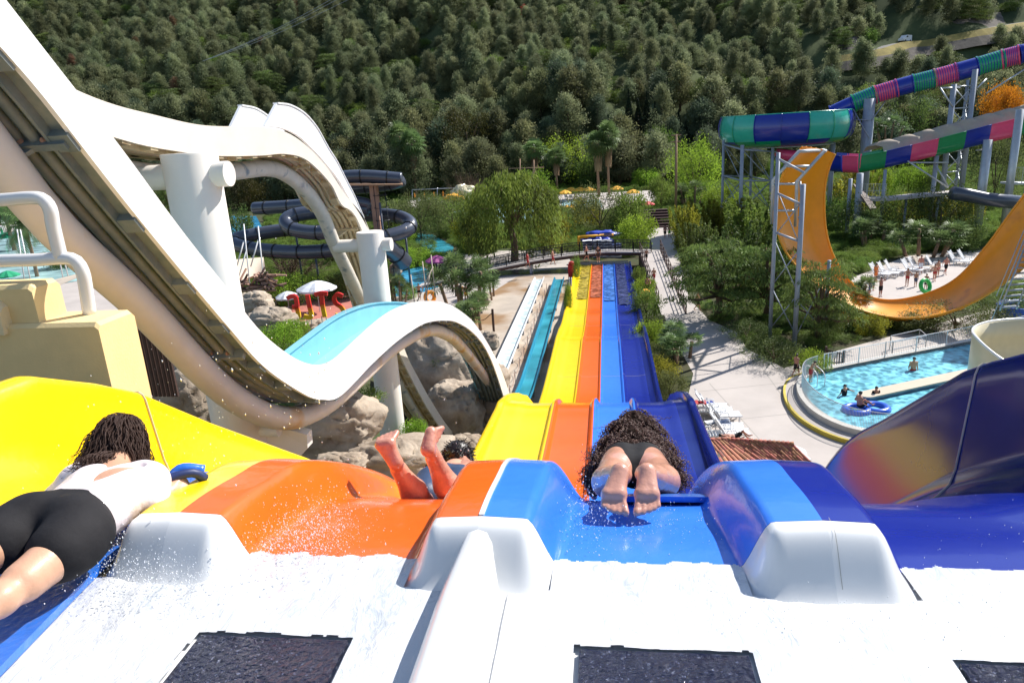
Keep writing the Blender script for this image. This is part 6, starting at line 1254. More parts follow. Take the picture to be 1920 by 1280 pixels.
def hp(x): return PD(x, np.interp(x, hx, hy)+8, np.interp(x, hx, hd_))
for c, x0, x1 in s3:
    P = np.array([hp(x) for x in np.linspace(x0, x1, 7)]); d = P[-1]-P[0]; d /= np.linalg.norm(d); n_ = np.array([d[1], -d[0], 0]); n_ /= np.linalg.norm(n_)
    sec = [(1.25, 1.1), (1.15, .75), (1.05, .1), (.85, -.55), (.4, -.95), (0, -1.02), (-.4, -.95), (-.85, -.55), (-1.05, .3), (-1.2, 1.2)]
    G = np.array([[p+n_*a+[0, 0, b] for a, b in sec] for p in P]); o = MB().slab(G, (0, 0, .05)).build('trough_segment', 'seg_'+c, tr_, smooth=True); smooth_angle(o, 50); MB().tube([p+n_*1.28+[0, 0, 1.1] for p in P], .07, 6).build('lip', 'seg_'+c, tr_, smooth=True)
xsn = np.linspace(1640, 1960, 90); G = []
for x in xsn:
    p = hp(x); sag = .45*abs(math.sin((x-1640)/38*math.pi))*1.0; G.append([p+[.9, -.2, 1.1], p+[.9, .3, 1.75+sag*.7], p+[.3, 1.0, 1.95+sag], p+[-.5, 1.9, 1.75+sag*.7], p+[-.7, 2.3, 1.2]])
MB().slab(np.array(G), (0, 0, -.02)).build('shade_net', 'net', tr_, smooth=True)
rp = [PD(x, y, 95) for x, y in ((1455, 285), (1480, 292), (1510, 298), (1560, 298))]; MB().tube(rp, [.5, .8, .9, .9], 14).build('trough_segment', 'seg_pink', tr_, smooth=True)
# steel posts and lattice mast
def post(label, px, top, wpx, dp, m='steel', lean=0, base=None):
    q = PD(px, top, dp); t = T('steel_post', label, 'post', q*[1, 1, 0]); MB().tube([q*[1, 1, 0]-[0, 0, .1], q], wpx*dp/F/2, 14).build('shaft', m, t, smooth=True); return t, q
t, q = post('thick grey steel post under the striped tube slide', 1631, 185, 20, 93)
for a, b in (((1600, 205), (1630, 260)), ((1600, 225), (1630, 225)), ((1660, 190), (1635, 225))): beam(t, [PD(*a, 94), PD(*b, 93)], .07, name='brace', n=6)
post('short thick grey steel post beside the walkway', 1613, 325, 12, 84); post('small grey steel post below the netted slide', 1595, 335, 7, 86); post('slim grey post under the pink band of the netted slide', 1757, 285, 8, 86); post('pale concrete post in front of the olive tree', 1853, 262, 16, 82, 'galv'); post('tall grey post at the right edge of the park', 1913, 205, 14, 78, 'galv'); post('slim dark post under the navy band of the netted slide', 1660, 318, 6, 87)
mt_ = T('lattice_mast', 'braced steel lattice mast carrying the striped tube slide', 'steel tower', PD(1800, 365, 86)*[1, 1, 0]); a0 = PD(1789, 158, 86); a1 = PD(1829, 130, 86); a2 = PD(1815, 150, 89)
for q in (a0, a1, a2): beam(mt_, [q*[1, 1, 0], q], .34 if q is not a2 else .2, name='leg')
for k in range(7):
    z0, z1 = a0[2]*(1-k/7)-.3, a0[2]*(1-(k+1)/7)-.3; A = lambda q, z: np.array([q[0], q[1], z])
    for u, v_ in ((a0, a1), (a1, a2)):
        beam(mt_, [A(u, z0), A(v_, z0)], .09, 'galv', 'cross_bar', 6); beam(mt_, [A(u, z0), A(v_, z1)], .06, 'galv', 'brace', 5); beam(mt_, [A(u, z1), A(v_, z0)], .06, 'galv', 'brace', 5)
for a, b in (((1763, 165), (1787, 202)), ((1764, 165), (1800, 165)), ((1833, 165), (1850, 148)), ((1850, 175), (1925, 128)), ((1702, 302), (1778, 352)), ((1755, 310), (1778, 350)), ((1705, 305), (1778, 305)), ((1830, 282), (1856, 280))): beam(mt_, [PD(*a, 86), PD(*b, 86)], .10, 'galv', 'strut', 6)
fl_ = T('dark_flume', 'dark tube flume and walkway running above the bamboo at the right', 'water slide', PD(1800, 370, 80)); MB().tube([PD(1785, 362, 80), PD(1815, 366, 80), PD(1850, 374, 79), PD(1915, 380, 78)], .75, 14).build('flume', 'tube_grey', fl_, smooth=True)
G = np.array([[PD(x, y, 84), PD(x, y-4, 87)] for x, y in ((1610, 372), (1660, 372), (1720, 366), (1790, 360))]); MB().slab(G, (0, 0, -.35)).build('walkway', 'deck', fl_)
for x, y in ((1640, 372), (1700, 368), (1760, 364)): q = PD(x, y, 85); beam(fl_, [q*[1, 1, 0], q-[0, 0, .3]], .15, name='leg')
railing(fl_, PD(1612, 371, 84), PD(1660, 371, 84), 1.6, 4, 'galv', .2, (1, .5)); st_ = PD(1600, 345, 86); G = np.array([[st_, st_+[1, 1, 0]], [PD(1632, 392, 82), PD(1632, 392, 82)+[1, 1, 0]]]); MB().slab(G, (0, 0, -.2)).build('stair_stringer', 'wood_dark', fl_)
pf = T('lookout_platform', 'small railed steel platform at the right edge above the half pipe', 'platform', PD(1905, 345, 80)); q0, q1 = PD(1893, 343, 80), PD(1960, 343, 80); MB().slab(np.array([[q0, q1], [q0+[0, 2, 0], q1+[0, 2, 0]]]), (0, 0, -.2)).build('deck', 'galv', pf); railing(pf, q0, q1, 1.7, 3, 'galv', .2, (1,)); q = PD(1925, 345, 80); beam(pf, [q*[1, 1, 0], q], .2, name='leg')
# blue drop tub and ladder, beige bowl at the right edge
tb_ = T('splash_tub', 'round blue tub beside the white ladder at the right edge', 'tub', W(1908, 598, .3)); c = W(1915, 590, .8); pts = ring_pts(1.5, 30)
G = np.array([[c+np.array(p)*f+[0, 0, z] for f, z in ((.86, .55), (.9, .75), (1.0, .8), (1.06, .7), (1.05, -.6))] for p in pts]); MB().slab(G, (0, 0, -.03), cu=True).build('tub', 'ring_blue', tb_, smooth=True); MB().add([c+np.array(p)*.88+[0, 0, .1] for p in pts], [tuple(range(30))]).build('water', 'pool_blue', tb_)
ld = T('access_ladder', 'white steel ladder stair climbing beside the orange half pipe at the right edge', 'ladder', W(1876, 590, 0)); a, b = PD(1874, 582, 46), PD(1925, 455, 46); n_ = np.array([1.15, .3, 0])
beam(ld, [a, b], .06, 'galv', 'side_rail'); beam(ld, [a+n_, b+n_], .06, 'galv', 'side_rail')
for k in range(12): p = a+(b-a)*(k+.5)/12; MB().box(p+n_/2, (1.2, .35, .04), rz=.25).build('step', 'galv', ld)
beam(ld, [a+[0, 0, 1], b+[0, 0, 1]], .03, 'galv', 'handrail'); beam(ld, [PD(1858, 602, 46), PD(1925, 440, 46)], .03, 'galv', 'cable'); beam(ld, [PD(1868, 555, 46), PD(1925, 420, 46)], .03, 'galv', 'cable')
bb = T('beige_bowl', 'cream coloured curved bowl slide section at the right edge behind the navy wall', 'water slide', W(1900, 690, 1)); c = PD(1972, 684, 33); Rr = 3.1; G = []; G2 = []
for a in np.linspace(R(20), R(255), 46):
    u = (math.degrees(a)-20)/235; top = 1.15*(1-sstep(.62, .98, u))+.15; e = np.array([math.cos(a), math.sin(a), 0]); G.append([c+e*Rr*f+[0, 0, z] for f, z in ((.3, -1.15), (.7, -1.1), (.88, -.9), (.97, -.5), (1.0, .0+top*.3), (1.01, top), (1.05, top+.03))])
MB().slab(np.array(G), (0, 0, -.06)).build('bowl_wall', 'beige_gel', bb, smooth=True); MB().tube([g[-1] for g in G], .06, 8).build('rim', 'rail_white', bb, smooth=True); MB().add([g[0] for g in G], [tuple(range(len(G)))]).build('floor', 'beige_gel', bb)
G3 = np.array([[g[-1], g[-1]*[1, 1, 0]+[0, 0, c[2]-1.0]] for g in G]); MB().grid(G3).build('outer_skin', 'beige_gel', bb, smooth=True)
for a in (R(120), R(180), R(235)): p = c+np.array([math.cos(a), math.sin(a), 0])*2.6; beam(bb, [p*[1, 1, 0], p-[0, 0, 1.2]], .12, name='leg')
# ================================================================== grey spiral tubes
sp_ = T('spiral_tube_slide', 'tangle of dark grey tube slides winding round a rust coloured tower', 'water slide', W(700, 480, 0))
def ptube(pts, d0, d1, r, name='tube'):
    P = curve([PD(x, y, d0+(d1-d0)*i/(len(pts)-1)) for i, (x, y) in enumerate(pts)], 60); MB().tube(P, r, 16).build(name, 'tube_grey', sp_, smooth=True)
    L = np.r_[0, np.cumsum(np.linalg.norm(np.diff(P, axis=0), axis=1))]
    for s_ in np.arange(1.5, L[-1], 2.9):
        i = int(np.searchsorted(L, s_)); 
        if i < len(P)-1: d = P[i+1]-P[i-1]; d /= np.linalg.norm(d); MB().tube([P[i]-d*.06, P[i]+d*.06], r*1.1, 16).build('flange', 'black', sp_)
ptube([(600, 345), (640, 333), (690, 331), (753, 336)], 76, 76, .70); ptube([(755, 338), (735, 346), (690, 352), (640, 358), (610, 372), (640, 385)], 77, 80, .62); ptube([(478, 391), (530, 388), (600, 384), (650, 392)], 78, 74, .70)
ptube([(690, 392), (620, 396), (560, 402), (536, 414), (550, 430), (600, 436), (660, 424)], 76, 72, .74); ptube([(560, 428), (500, 436), (450, 446), (438, 455), (460, 464), (530, 472), (610, 471), (690, 458)], 80, 73, .74); ptube([(640, 408), (700, 403), (745, 406), (769, 418), (762, 432), (725, 444), (680, 456)], 80, 73, .74); ptube([(690, 462), (720, 462), (740, 474), (758, 492)], 72, 77, .95, 'outlet')
ptube([(630, 372), (665, 378), (690, 384), (680, 396)], 75, 76, .6)
tq = PD(700, 345, 75); MB().box(tq*[1, 1, .5], (.75, .75, tq[2])).build('tower_column', 'rust', sp_); MB().slab(np.array([[PD(640, 346, 74), PD(755, 345, 74)], [PD(640, 344, 77), PD(755, 343, 77)]]), (0, 0, -.15)).build('tower_platform', 'wood', sp_)
for x, y, d in ((555, 440, 78), (590, 470, 76), (655, 460, 74), (760, 438, 77), (470, 465, 79), (640, 395, 75), (712, 380, 74)): q = PD(x, y, d); beam(sp_, [q*[1, 1, 0], q], .12, 'tube_grey', 'leg')
for k in range(7): z_ = 2+k*1.3; MB().tube(np.array(ring_pts(.75, 12))+[tq[0]+.8, tq[1]-.6, z_], .03, 5, closed=True).build('cage_hoop', 'black', sp_)
for x in (1.4, .2): beam(sp_, [tq*[1, 1, 0]+[x, -.7, 0], tq*[1, 1, 0]+[x, -.7, 11]], .04, 'black', 'cage_bar', 5)
# ================================================================== letters seen from behind, sail, poles, masts
mL = bpy.data.materials.new('letter_paint'); mL.use_nodes = True; t_ = mL.node_tree; b_ = t_.nodes['Principled BSDF']; b_.inputs['Roughness'].default_value = .4; tc = _n(t_, 'TexCoord'); sx = _n(t_, 'SeparateXYZ'); rp_ = _n(t_, 'ValToRGB'); e = rp_.color_ramp.elements
e[0].position = .25; e[0].color = (.80, .50, .01, 1); e[1].position = .52; e[1].color = (.62, .015, .01, 1); t_.links.new(tc.outputs['Generated'], sx.inputs[0]); t_.links.new(sx.outputs[2], rp_.inputs[0]); t_.links.new(rp_.outputs[0], b_.inputs['Base Color']); M['letter_paint'] = mL
LT = [('letter E, mirrored, leftmost of the red and yellow letters', 554, 600, [[(.55, 1.5), (.1, 1.62), (-.28, 1.55), (-.34, 1.2), (-.28, .9), (.15, .86)], [(-.28, .9), (-.34, .4), (-.28, .1), (.1, .05), (.5, .12)]], 1), ('letter L, mirrored, second of the red and yellow letters', 579, 598, [[(-.15, 1.65), (-.2, .9), (-.28, .15), (.1, .1), (.5, .2)]], 1),
      ('letter T, third of the red and yellow letters', 607, 596, [[(-.55, 1.6), (0, 1.68), (.6, 1.62)], [(.05, 1.6), (.02, .8), (.08, .05)]], -1), ('letter S, mirrored, rightmost of the red and yellow letters', 638, 596, [[(.45, 1.45), (0, 1.6), (-.35, 1.35), (-.25, 1.0), (.15, .75), (.35, .4), (.0, .12), (-.45, .2)]], -1)]
for lb, px, base, strokes, flip in LT:
    p = PD(px, base, 44); t = T('sign_letter', lb, 'letter'); 
    for st_ in strokes:
        C_ = curve([(x*flip*(-1 if flip == 1 else 1)*-flip if False else -x if flip == 1 else x, 0, z) for x, z in st_], 24); tg = np.gradient(C_, axis=0); tg /= np.linalg.norm(tg, axis=1)[:, None]; nn_ = np.stack([-tg[:, 2], 0*tg[:, 0], tg[:, 0]], 1)
        G = np.stack([C_-nn_*.14, C_+nn_*.14], 1)
    mb = MB()
    for st_ in strokes:
        C_ = curve([(-x*.62 if flip == 1 else x*.68, 0, z*.92) for x, z in st_], 24); tg = np.gradient(C_, axis=0); tg /= np.linalg.norm(tg, axis=1)[:, None]; nn_ = np.stack([-tg[:, 2], 0*tg[:, 0], tg[:, 0]], 1); mb.slab(np.stack([C_-nn_*.125, C_+nn_*.125], 1), (0, .2, 0))
    mb.build('letter_body', 'letter_paint', t); mb = MB(); mb.bar((.12, .1, -.35), (.12, .1, .1), .03, 5); mb.bar((-.15, .1, -.35), (-.15, .1, .1), .03, 5); mb.build('stake', 'galv', t); t.location = [float(x) for x in p]; t.rotation_euler = (0, 0, .15)
sl = T('canvas_sail', 'tan canvas shade sail on thin poles right of the thick cream column', 'shade sail', W(465, 540, 0)); ps = [PD(432, 487, 62), PD(494, 482, 66), PD(498, 508, 62), PD(440, 530, 58)]
U = np.linspace(0, 1, 8); G = np.array([[(ps[0]*(1-u)+ps[1]*u)*(1-v)+(ps[3]*(1-u)+ps[2]*u)*v-[0, 0, .8*math.sin(u*math.pi)*math.sin(v*math.pi)] for u in U] for v in U]); MB().slab(G, (0, 0, -.02)).build('sail', 'canvas', sl, smooth=True)
for a, b in (((457, 420), (470, 552)), ((484, 424), (497, 550)), ((457, 452), (444, 500)), ((484, 450), (470, 500)), ((462, 470), (446, 525))): beam(sl, [PD(*a, 60), PD(*b, 60)], .055, 'rail_white', 'pole', 6)
s2_ = T('canvas_sail', 'tan canvas shade sail beyond the handrail at the far left', 'shade sail', W(120, 560, 0)); ps = [PD(60, 535, 50), PD(150, 512, 52), PD(146, 520, 48), PD(60, 556, 46)]; G = np.array([[(ps[0]*(1-u)+ps[1]*u)*(1-v)+(ps[3]*(1-u)+ps[2]*u)*v for u in U] for v in U]); MB().slab(G, (0, 0, -.02)).build('sail', 'canvas', s2_, smooth=True)
for a, b in (((108, 470), (118, 520)), ((115, 468), (128, 518)), ((32, 430), (48, 540)), ((38, 430), (60, 540))): beam(s2_, [PD(*a, 50), PD(*b, 50)], .04, 'rail_white', 'pole', 6)
ym = T('yard_poles', 'group of thin tan poles like rigging beside the small blue pool', 'poles', W(795, 570, 0))
for a, b in (((770, 515), (777, 566)), ((792, 490), (801, 566)), ((808, 478), (817, 558)), ((812, 500), (782, 566)), ((806, 510), (798, 566))): beam(ym, [PD(*a, 62), PD(*b, 62)], .05, 'canvas', 'pole', 6)
for lb, px, top, base, d, hh in (('wooden utility pole with crossarms right of the path', 1268, 252, 420, 116, 8), ('wooden utility pole with crossarms before the cypresses', 1167, 228, 312, 215, 10)):
    q = PD(px, top, d); t = T('utility_pole', lb, 'utility pole', q*[1, 1, 0]); beam(t, [q*[1, 1, 0], q], 4.5*d/F/2, 'wood', 'shaft')
    for dz in (.0, -.28*hh/3.5): MB().bar(q+[-.085*d/F*110, 0, dz*1.6-.15], q+[.085*d/F*110, 0, dz*1.6-.15], .13*d/116, 6).build('crossarm', 'wood', t)
sh = T('ship_masts', 'wooden masts and yards of a mock pirate ship by the far pool', 'ship rigging', W(1000, 385, 0))
for a, b, r in (((975, 298), (975, 350), .12), ((1001, 300), (1001, 350), .12), ((955, 316), (1020, 314), .08), ((948, 336), (1000, 335), .08), ((960, 350), (975, 318), .05), ((992, 345), (1002, 315), .05), ((1012, 345), (1002, 315), .05)): beam(sh, [PD(*a, 150), PD(*b, 150)], r, 'wood', 'spar', 6)
pg = T('far_pergola', 'thin white pergola frame behind the closed orange parasols', 'pergola', W(850, 372, 0))
for a, b in (((773, 356), (1020, 345)), ((773, 356), (773, 375)), ((820, 352), (820, 372)), ((870, 349), (870, 370)), ((938, 346), (938, 330)), ((938, 330), (938, 365))): beam(pg, [PD(*a, 168), PD(*b, 168)], .10, 'galv', 'bar', 5)
# ================================================================== things round the end of the racing slide
yf = T('yellow_frame', 'yellow square tube frame behind the footbridge', 'frame', W(1110, 490, 0)); 
for a, b in (((1085, 443), (1087, 478)), ((1083, 445), (1142, 441)), ((1142, 441), (1150, 441))): beam(yf, [PD(*a, 90), PD(*b, 90)], .20, 'umb_yellow', 'bar', 4)
def lump(name, label, cat, px, py, w_, h_, d, m, seed, n=.18):
    c = PD(px, py, d); g = np.random.default_rng(seed); V = []; a, b = 22, 12; r = np.array([w_*d/F/2, w_*d/F/3, h_*d/F/2]); sh_ = g.uniform(0, 50, 3)
    for i in range(b+1):
        for j in range(a):
            th = math.pi*i/b; ph = 2*math.pi*j/a; p = np.array([math.sin(th)*math.cos(ph), math.sin(th)*math.sin(ph), math.cos(th)]); V.append(c+p*r*(1+n*2*mnoise.noise(Vector(p*2.2+sh_))+n*(1-2*abs(mnoise.noise(Vector(p*4+sh_))))))
    return tag(raw(name, V, np.array([(i*a+j, (i+1)*a+j, (i+1)*a+(j+1) % a, i*a+(j+1) % a) for i in range(b) for j in range(a)]), m, smooth=True), label, cat)
for i, (x, y, w_, h_, lb) in enumerate([(1128, 440, 50, 12, 'crumpled blue tarpaulin farthest back behind the yellow frame'), (1105, 450, 22, 12, 'folded blue tarpaulin at the left end of the striped mats'), (1122, 452, 24, 14, 'folded blue tarpaulin in the middle over the striped mats'), (1138, 453, 22, 12, 'folded blue tarpaulin at the right over the striped mats')]): lump('tarpaulin', lb, 'tarpaulin', x, y, w_, h_, 91-i*.5, 'tarp', i+5, .3)
for k, (x, lb) in enumerate(((1102, 'leftmost stack of striped foam mats behind the footbridge'), (1121, 'second stack of striped foam mats behind the footbridge'), (1139, 'third stack of striped foam mats behind the footbridge'), (1156, 'rightmost lower stack of striped foam mats behind the footbridge'))):
    p = W(x, 486, .3); t = T('foam_mat_stack', lb, 'mats', p, 'stacks of foam mats')
    for j in range(14 if k < 3 else 11): G = np.array([[p+[x_, y_, .3+j*.15+.03*math.sin(x_*5+j+k)] for x_ in np.linspace(-.55, .55, 6)] for y_ in (-.4, .5)]); MB().slab(G, (0, 0, -.11)).build('mat', 'foam_white' if j % 2 else 'mat_navy', t)
rb = T('lifeguard_box', 'red box on two thin legs at the left edge of the racing slide end', 'box', W(1073, 525, 0)); q = PD(1072, 508, 75); MB().box(q, (.75, .6, 1.4)).build('cabinet', 'umb_red', rb); MB().ell(q+[0, 0, .85], (.32, .3, .2), 10, 6).build('cap', 'umb_red', rb, smooth=True)
for dx in (-.25, .25): beam(rb, [q+[dx, 0, -.7], q*[1, 1, 0]+[dx, 0, 0]], .04, 'rust', 'leg', 6)
gp_ = T('grey_posts', 'pair of slim grey pipes at the right edge of the teal lane', 'posts', W(1068, 560, 0))
for x in (1067, 1071): q = PD(x, 520, 68); beam(gp_, [q*[1, 1, 0], q], .05, 'galv', 'pipe', 6)
for i, (x, y) in enumerate([(806, 500), (813, 507), (820, 513), (827, 521), (835, 530), (842, 538), (849, 547), (856, 556)]): q = W(x, y, 0); t = T('chain_post', 'dark wooden chain fence post by the blue pool, {} in the row'.format(['first', 'second', 'third', 'fourth', 'fifth', 'sixth', 'seventh', 'last'][i]), 'post', q, 'chain fence posts'); MB().tube([q, q+[0, 0, 1.3], q+[0, 0, 1.5]], [.14, .13, .07], 8).build('shaft', 'wood_dark', t)
q = W(926, 622, 0); t = T('chain_post', 'tall dark post with a chain at the edge of the wet yard', 'post', q); MB().tube([q, q+[0, 0, 1.9]], .10, 8).build('shaft', 'wood_dark', t); MB().tube(curve([q+[0, 0, 1.6], q+[-1.0, .3, .9], q+[-2.0, .6, 1.5]], 12), .04, 6).build('chain', 'wood', t)
bs = T('brick_steps', 'dark red brick steps at the top of the far path', 'steps', W(1242, 428, 0))
for k in range(7): p = W(1240, 428, 0); MB().box(p+[-.9, 1+k*.9, .1+k*.16], (4.6, .95, .2+k*.32)).build('step', 'brick_dark', bs)
ck = lump('castle_rock', 'pale yellow sculpted rock of the far children pool', 'rock', 868, 362, 36, 26, 160, 'beige_gel', 4, .3); lump('castle_rock', 'golden lower part of the sculpted rock in the far pool', 'rock', 850, 372, 34, 14, 158, 'umb_yellow', 8, .3)
lump('flowers', 'yellow blossom mound left of the round olive tree', 'shrub', 1068, 395, 24, 16, 140, 'umb_yellow', 12, .35)
ww = T('wood_wreck', 'heap of reddish brown timber under the canvas sail', 'timber', W(470, 560, 0)); g = np.random.default_rng(4)
for k in range(46): c = PD(440+g.random()*70, 512+g.random()*34, 56); d = g.normal(size=3)*[1.2, .6, .5]; MB().bar(c-d*.5, c+d*.5, .09, 5).build('plank', 'rust' if k % 3 else 'wood_dark', ww)
w2 = T('wood_wreck', 'broken reddish timbers behind the arch of the white wave slide', 'timber', PD(775, 665, 34))
for k in range(22): c = PD(762+g.random()*36, 640+g.random()*36, 36); d = g.normal(size=3)*[.6, .4, .4]; MB().bar(c-d*.5, c+d*.5, .05, 5).build('plank', 'rust' if k % 3 else 'wood_dark', w2)
rt = T('red_floor', 'red floor slab of the terrace behind the middle column', 'terrace', PD(700, 700, 34)); q = [PD(*p, d) for p, d in (((600, 745), 29), ((600, 690), 36), ((700, 650), 42), ((800, 665), 42), ((790, 720), 33), ((700, 760), 27))]; zq = np.mean([p[2] for p in q]); q = [W(x, y, 4.4) for x, y in ((560, 760), (600, 680), (700, 650), (800, 655), (815, 700), (700, 800))]; MB().prism([p-[0, 0, .3] for p in q], (0, 0, .3)).build('slab', 'pave_red', rt)
kf = T('brown_fence', 'brown slatted fence seen between the stair wall and the white slide', 'fence', PD(275, 650, 13))
for k in range(9): p = PD(258+k*8, 690, 13); MB().box(p+[0, 0, .1], (.05, .05, 1.3)).build('slat', 'wood_dark', kf)
pl = T('power_line', 'thin power cables crossing the forest at the upper left', 'cable', hit(380, 115))
for dx in (0, 6, 16): MB().tube([PD(380+(240)*t, 115-115*t+dx*t+6*math.sin(t*math.pi), 215) for t in np.linspace(0, 1.15, 16)], .05, 4).build('cable', 'galv', pl)
for p_ in (pY, pO, pW_, pG, pP, pR): pass
# ================================================================== the three riders
def foot(ank, heel, ball, toe, lat, s=1.0):
    """lat: unit vector across the foot towards the big toe"""
    P = [(ank, heel, .038, .036, .03), (heel-lat*.006, ball-lat*.026, .036, .031, .02), (heel+lat*.006, ball+lat*.020, .036, .034, .02), (ank, ball*.55+ank*.45, .034, .030, .03), (ball-lat*.034, ball+lat*.032, .025, .030, .015)]
    d = toe-ball
    for k, (o, L, r) in enumerate(((.036, 1.0, .0165), (.011, .98, .0125), (-.010, .90, .012), (-.029, .78, .0115), (-.046, .62, .011))):
        a = ball+lat*o; P += [(a, a+d*L*.55+lat*o*.12, r*1.05, r*.92, .006), (a+d*L*.55+lat*o*.12, a+d*L+lat*o*.2, r*.92, r*1.12, .005)]
    return P
def hand(wr, d, side, dn, curl=.5):
    """wrist, pointing direction, direction of the thumb, palm direction"""
    d = d/np.linalg.norm(d); side = side-d*(side@d); side /= np.linalg.norm(side); dn = np.cross(d, side)*np.sign(np.cross(d, side)@dn); P = [(wr, wr+d*.05+side*.018, .024, .02, .015), (wr, wr+d*.05-side*.018, .024, .018, .015), (wr+d*.07+side*.028, wr+d*.07-side*.028, .014, .013, .012)]
    for o, L in ((.030, .068), (.010, .076), (-.010, .070), (-.029, .056)):
        a = wr+d*.075+side*o; b = a+(d*math.cos(curl)+dn*math.sin(curl))*L*.5; c = b+(d*math.cos(curl*2.3)+dn*math.sin(curl*2.3))*L*.5; P += [(a, b, .0095, .0088, .004), (b, c, .0088, .0078, .004)]
    a = wr+d*.02+side*.025; b = a+d*.03+side*.03+dn*.012; P += [(a, b, .013, .011, .006), (b, b+d*.032+dn*.012, .011, .009, .004)]; return P
def riderbody(J, fem=False, s=1.0):
    P = bodyprims(J, s, fem); return [p for p in P]
def strands(root, name, centre, rad, n, L, dirf, wave_, r, m, seed, seg=12, curlr=0.0, turns=3, outw=.6):
    g = np.random.default_rng(seed); mb = MB(); cs = centre if isinstance(centre, list) else [(centre, rad)]
    for q_ in range(n):
        centre, rad = cs[q_ % len(cs)]
        v = g.normal(size=3); v /= np.linalg.norm(v)
        d0 = dirf(v, g)
        if d0 is None: continue
        p = centre+v*rad*(.92+.08*g.random()); d = v.copy()*outw+d0*(1-outw); pts = []; ph = g.uniform(0, 6.28); l = L*(.7+.6*g.random()); a = np.cross(d0, [0, 0, 1.]); a /= np.linalg.norm(a)+1e-9; b = np.cross(a, d0)
        for k in range(seg):
            t = k/(seg-1); d = d*(1-.32)+d0*.32+np.array([0, 0, -.10]); d /= np.linalg.norm(d); p = p+d*l/seg; rv_ = p-centre; rl = np.linalg.norm(rv_); p = centre+rv_/rl*rad*1.02 if rl < rad*1.02 else p; off_ = (a*math.cos(ph+t*turns*6.28)+b*math.sin(ph+t*turns*6.28))*curlr*min(1, t*4)+(a*math.sin(ph+t*9))*wave_*t; pts.append(p+off_)
        mb.tube(pts, np.linspace(r, r*.45, seg), 4, caps=False)
    return mb.build(name, m, root, smooth=True)
def zlane(y): return float(prof(y))
# ---- woman at the left on a blue mat
A_ = dict(hed=PD(230, 822, 3.42), nck=PD(218, 872, 3.27), sL=PD(145, 905, 3.2), sR=PD(282, 902, 3.15), chs=PD(205, 922, 3.08), wst=PD(160, 957, 2.92), pel=PD(112, 985, 2.80), pL=PD(48, 988, 2.78), pR=PD(155, 1000, 2.73),
          kL=PD(-78, 1068, 2.47), kR=PD(45, 1090, 2.46), aL=PD(-260, 1190, 2.2), aR=PD(-120, 1215, 2.14), tL=PD(-330, 1230, 2.1), tR=PD(-190, 1265, 2.06), eL=PD(98, 945, 3.25), hL=PD(120, 915, 3.45), eR=PD(290, 958, 3.06), hR=PD(318, 922, 3.18))
wa = T('person', 'woman in white top and black shorts prone on a blue mat at the left', 'person', A_['pel']); P = bodyprims(A_, 1.0, True)
P = [p for p in P if not any(np.allclose(p[0], A_[k]) and p[2] in (.030,) for k in ('hR',))]
bk_ = np.array([0, -.1, .02]); P += [(A_['pel']+(A_['pR']-A_['pel'])*.75+[0, 0, .02], A_['pR']+(A_['kR']-A_['pR'])*.2, .098, .094, .04), (A_['pel']+(A_['pL']-A_['pel'])*.75+[0, 0, .02], A_['pL']+(A_['kL']-A_['pL'])*.2, .098, .094, .04)]
P += [(A_['pR'], A_['kR'], .092, .066, .03), (A_['pL'], A_['kL'], .092, .066, .03)]; P += hand(A_['hR'], PD(345, 905, 3.24)-A_['hR'], np.array([-.3, .5, .6]), np.array([0, 0, -1.]), .7)
sdfobj('body', P, .0085, 'skin', wa, k=.03)
lat = (A_['sR']-A_['sL']); lat /= np.linalg.norm(lat); ax_ = A_['nck']-A_['pel']; ax_ /= np.linalg.norm(ax_); l2 = A_['pR']-A_['pL']; l2 /= np.linalg.norm(l2); axp = ax_-l2*(ax_@l2); axp /= np.linalg.norm(axp)
sh_p = [(A_['pel']+lat*sg*.055, A_['wst']+lat*sg*.05, .108, .095, .05) for sg in (-1, 1)]+[(A_['pel']+(A_['p'+q]-A_['pel'])*.75+[0, 0, .02], A_['p'+q]+(A_['k'+q]-A_['p'+q])*.2, .101, .100, .04) for q in 'LR']+[(A_['p'+q], A_['p'+q]+(A_['k'+q]-A_['p'+q])*.40, .098, .098, .03) for q in 'LR']
sdfobj('shorts', sh_p, .0085, 'short_black', wa, infl=.015, clip=[(A_['wst']-ax_*.02, axp)], k=.03)
tp_ = [(A_['wst']-ax_*.05+lat*sg*.06, A_['chs']+lat*sg*.075, .105, .108) for sg in (-1, 1)]+[(A_['chs']+lat*sg*.07, A_['s'+('R' if sg > 0 else 'L')]*.8+A_['nck']*.2, .105, .07) for sg in (-1, 1)]+[(A_['sL'], A_['sR'], .068, .068)]+[(A_['s'+q], A_['s'+q]*.25+A_['e'+q]*.75, .066, .060) for q in 'LR']
sdfobj('top', tp_, .0085, 'shirt', wa, infl=.010, clip=[(A_['wst']-ax_*.07, -axp)], k=.03, cut=[(PD(256, 862, 3.10), PD(188, 886, 2.98), .045), (PD(165, 872, 3.12), PD(124, 897, 3.06), .040)])
mb = MB(); dirv = A_['chs']-A_['nck']                                     # bare shoulder blade strips beside the loose white neck cloth
nb = np.array([.05, -.55, .83]); nb /= np.linalg.norm(nb)
for a, b in (((150, 880), (120, 915)), ((262, 872), (205, 922))):
    for k, (w_, o) in enumerate(((.018, 0),)):
        pa, pb = PD(*a, 3.12), PD(*b, 3.02); 
hf = lambda v, g: (np.array([.0, -.55, -.55])+v*.25+g.normal(size=3)*.12) if v[1] < .75 else None
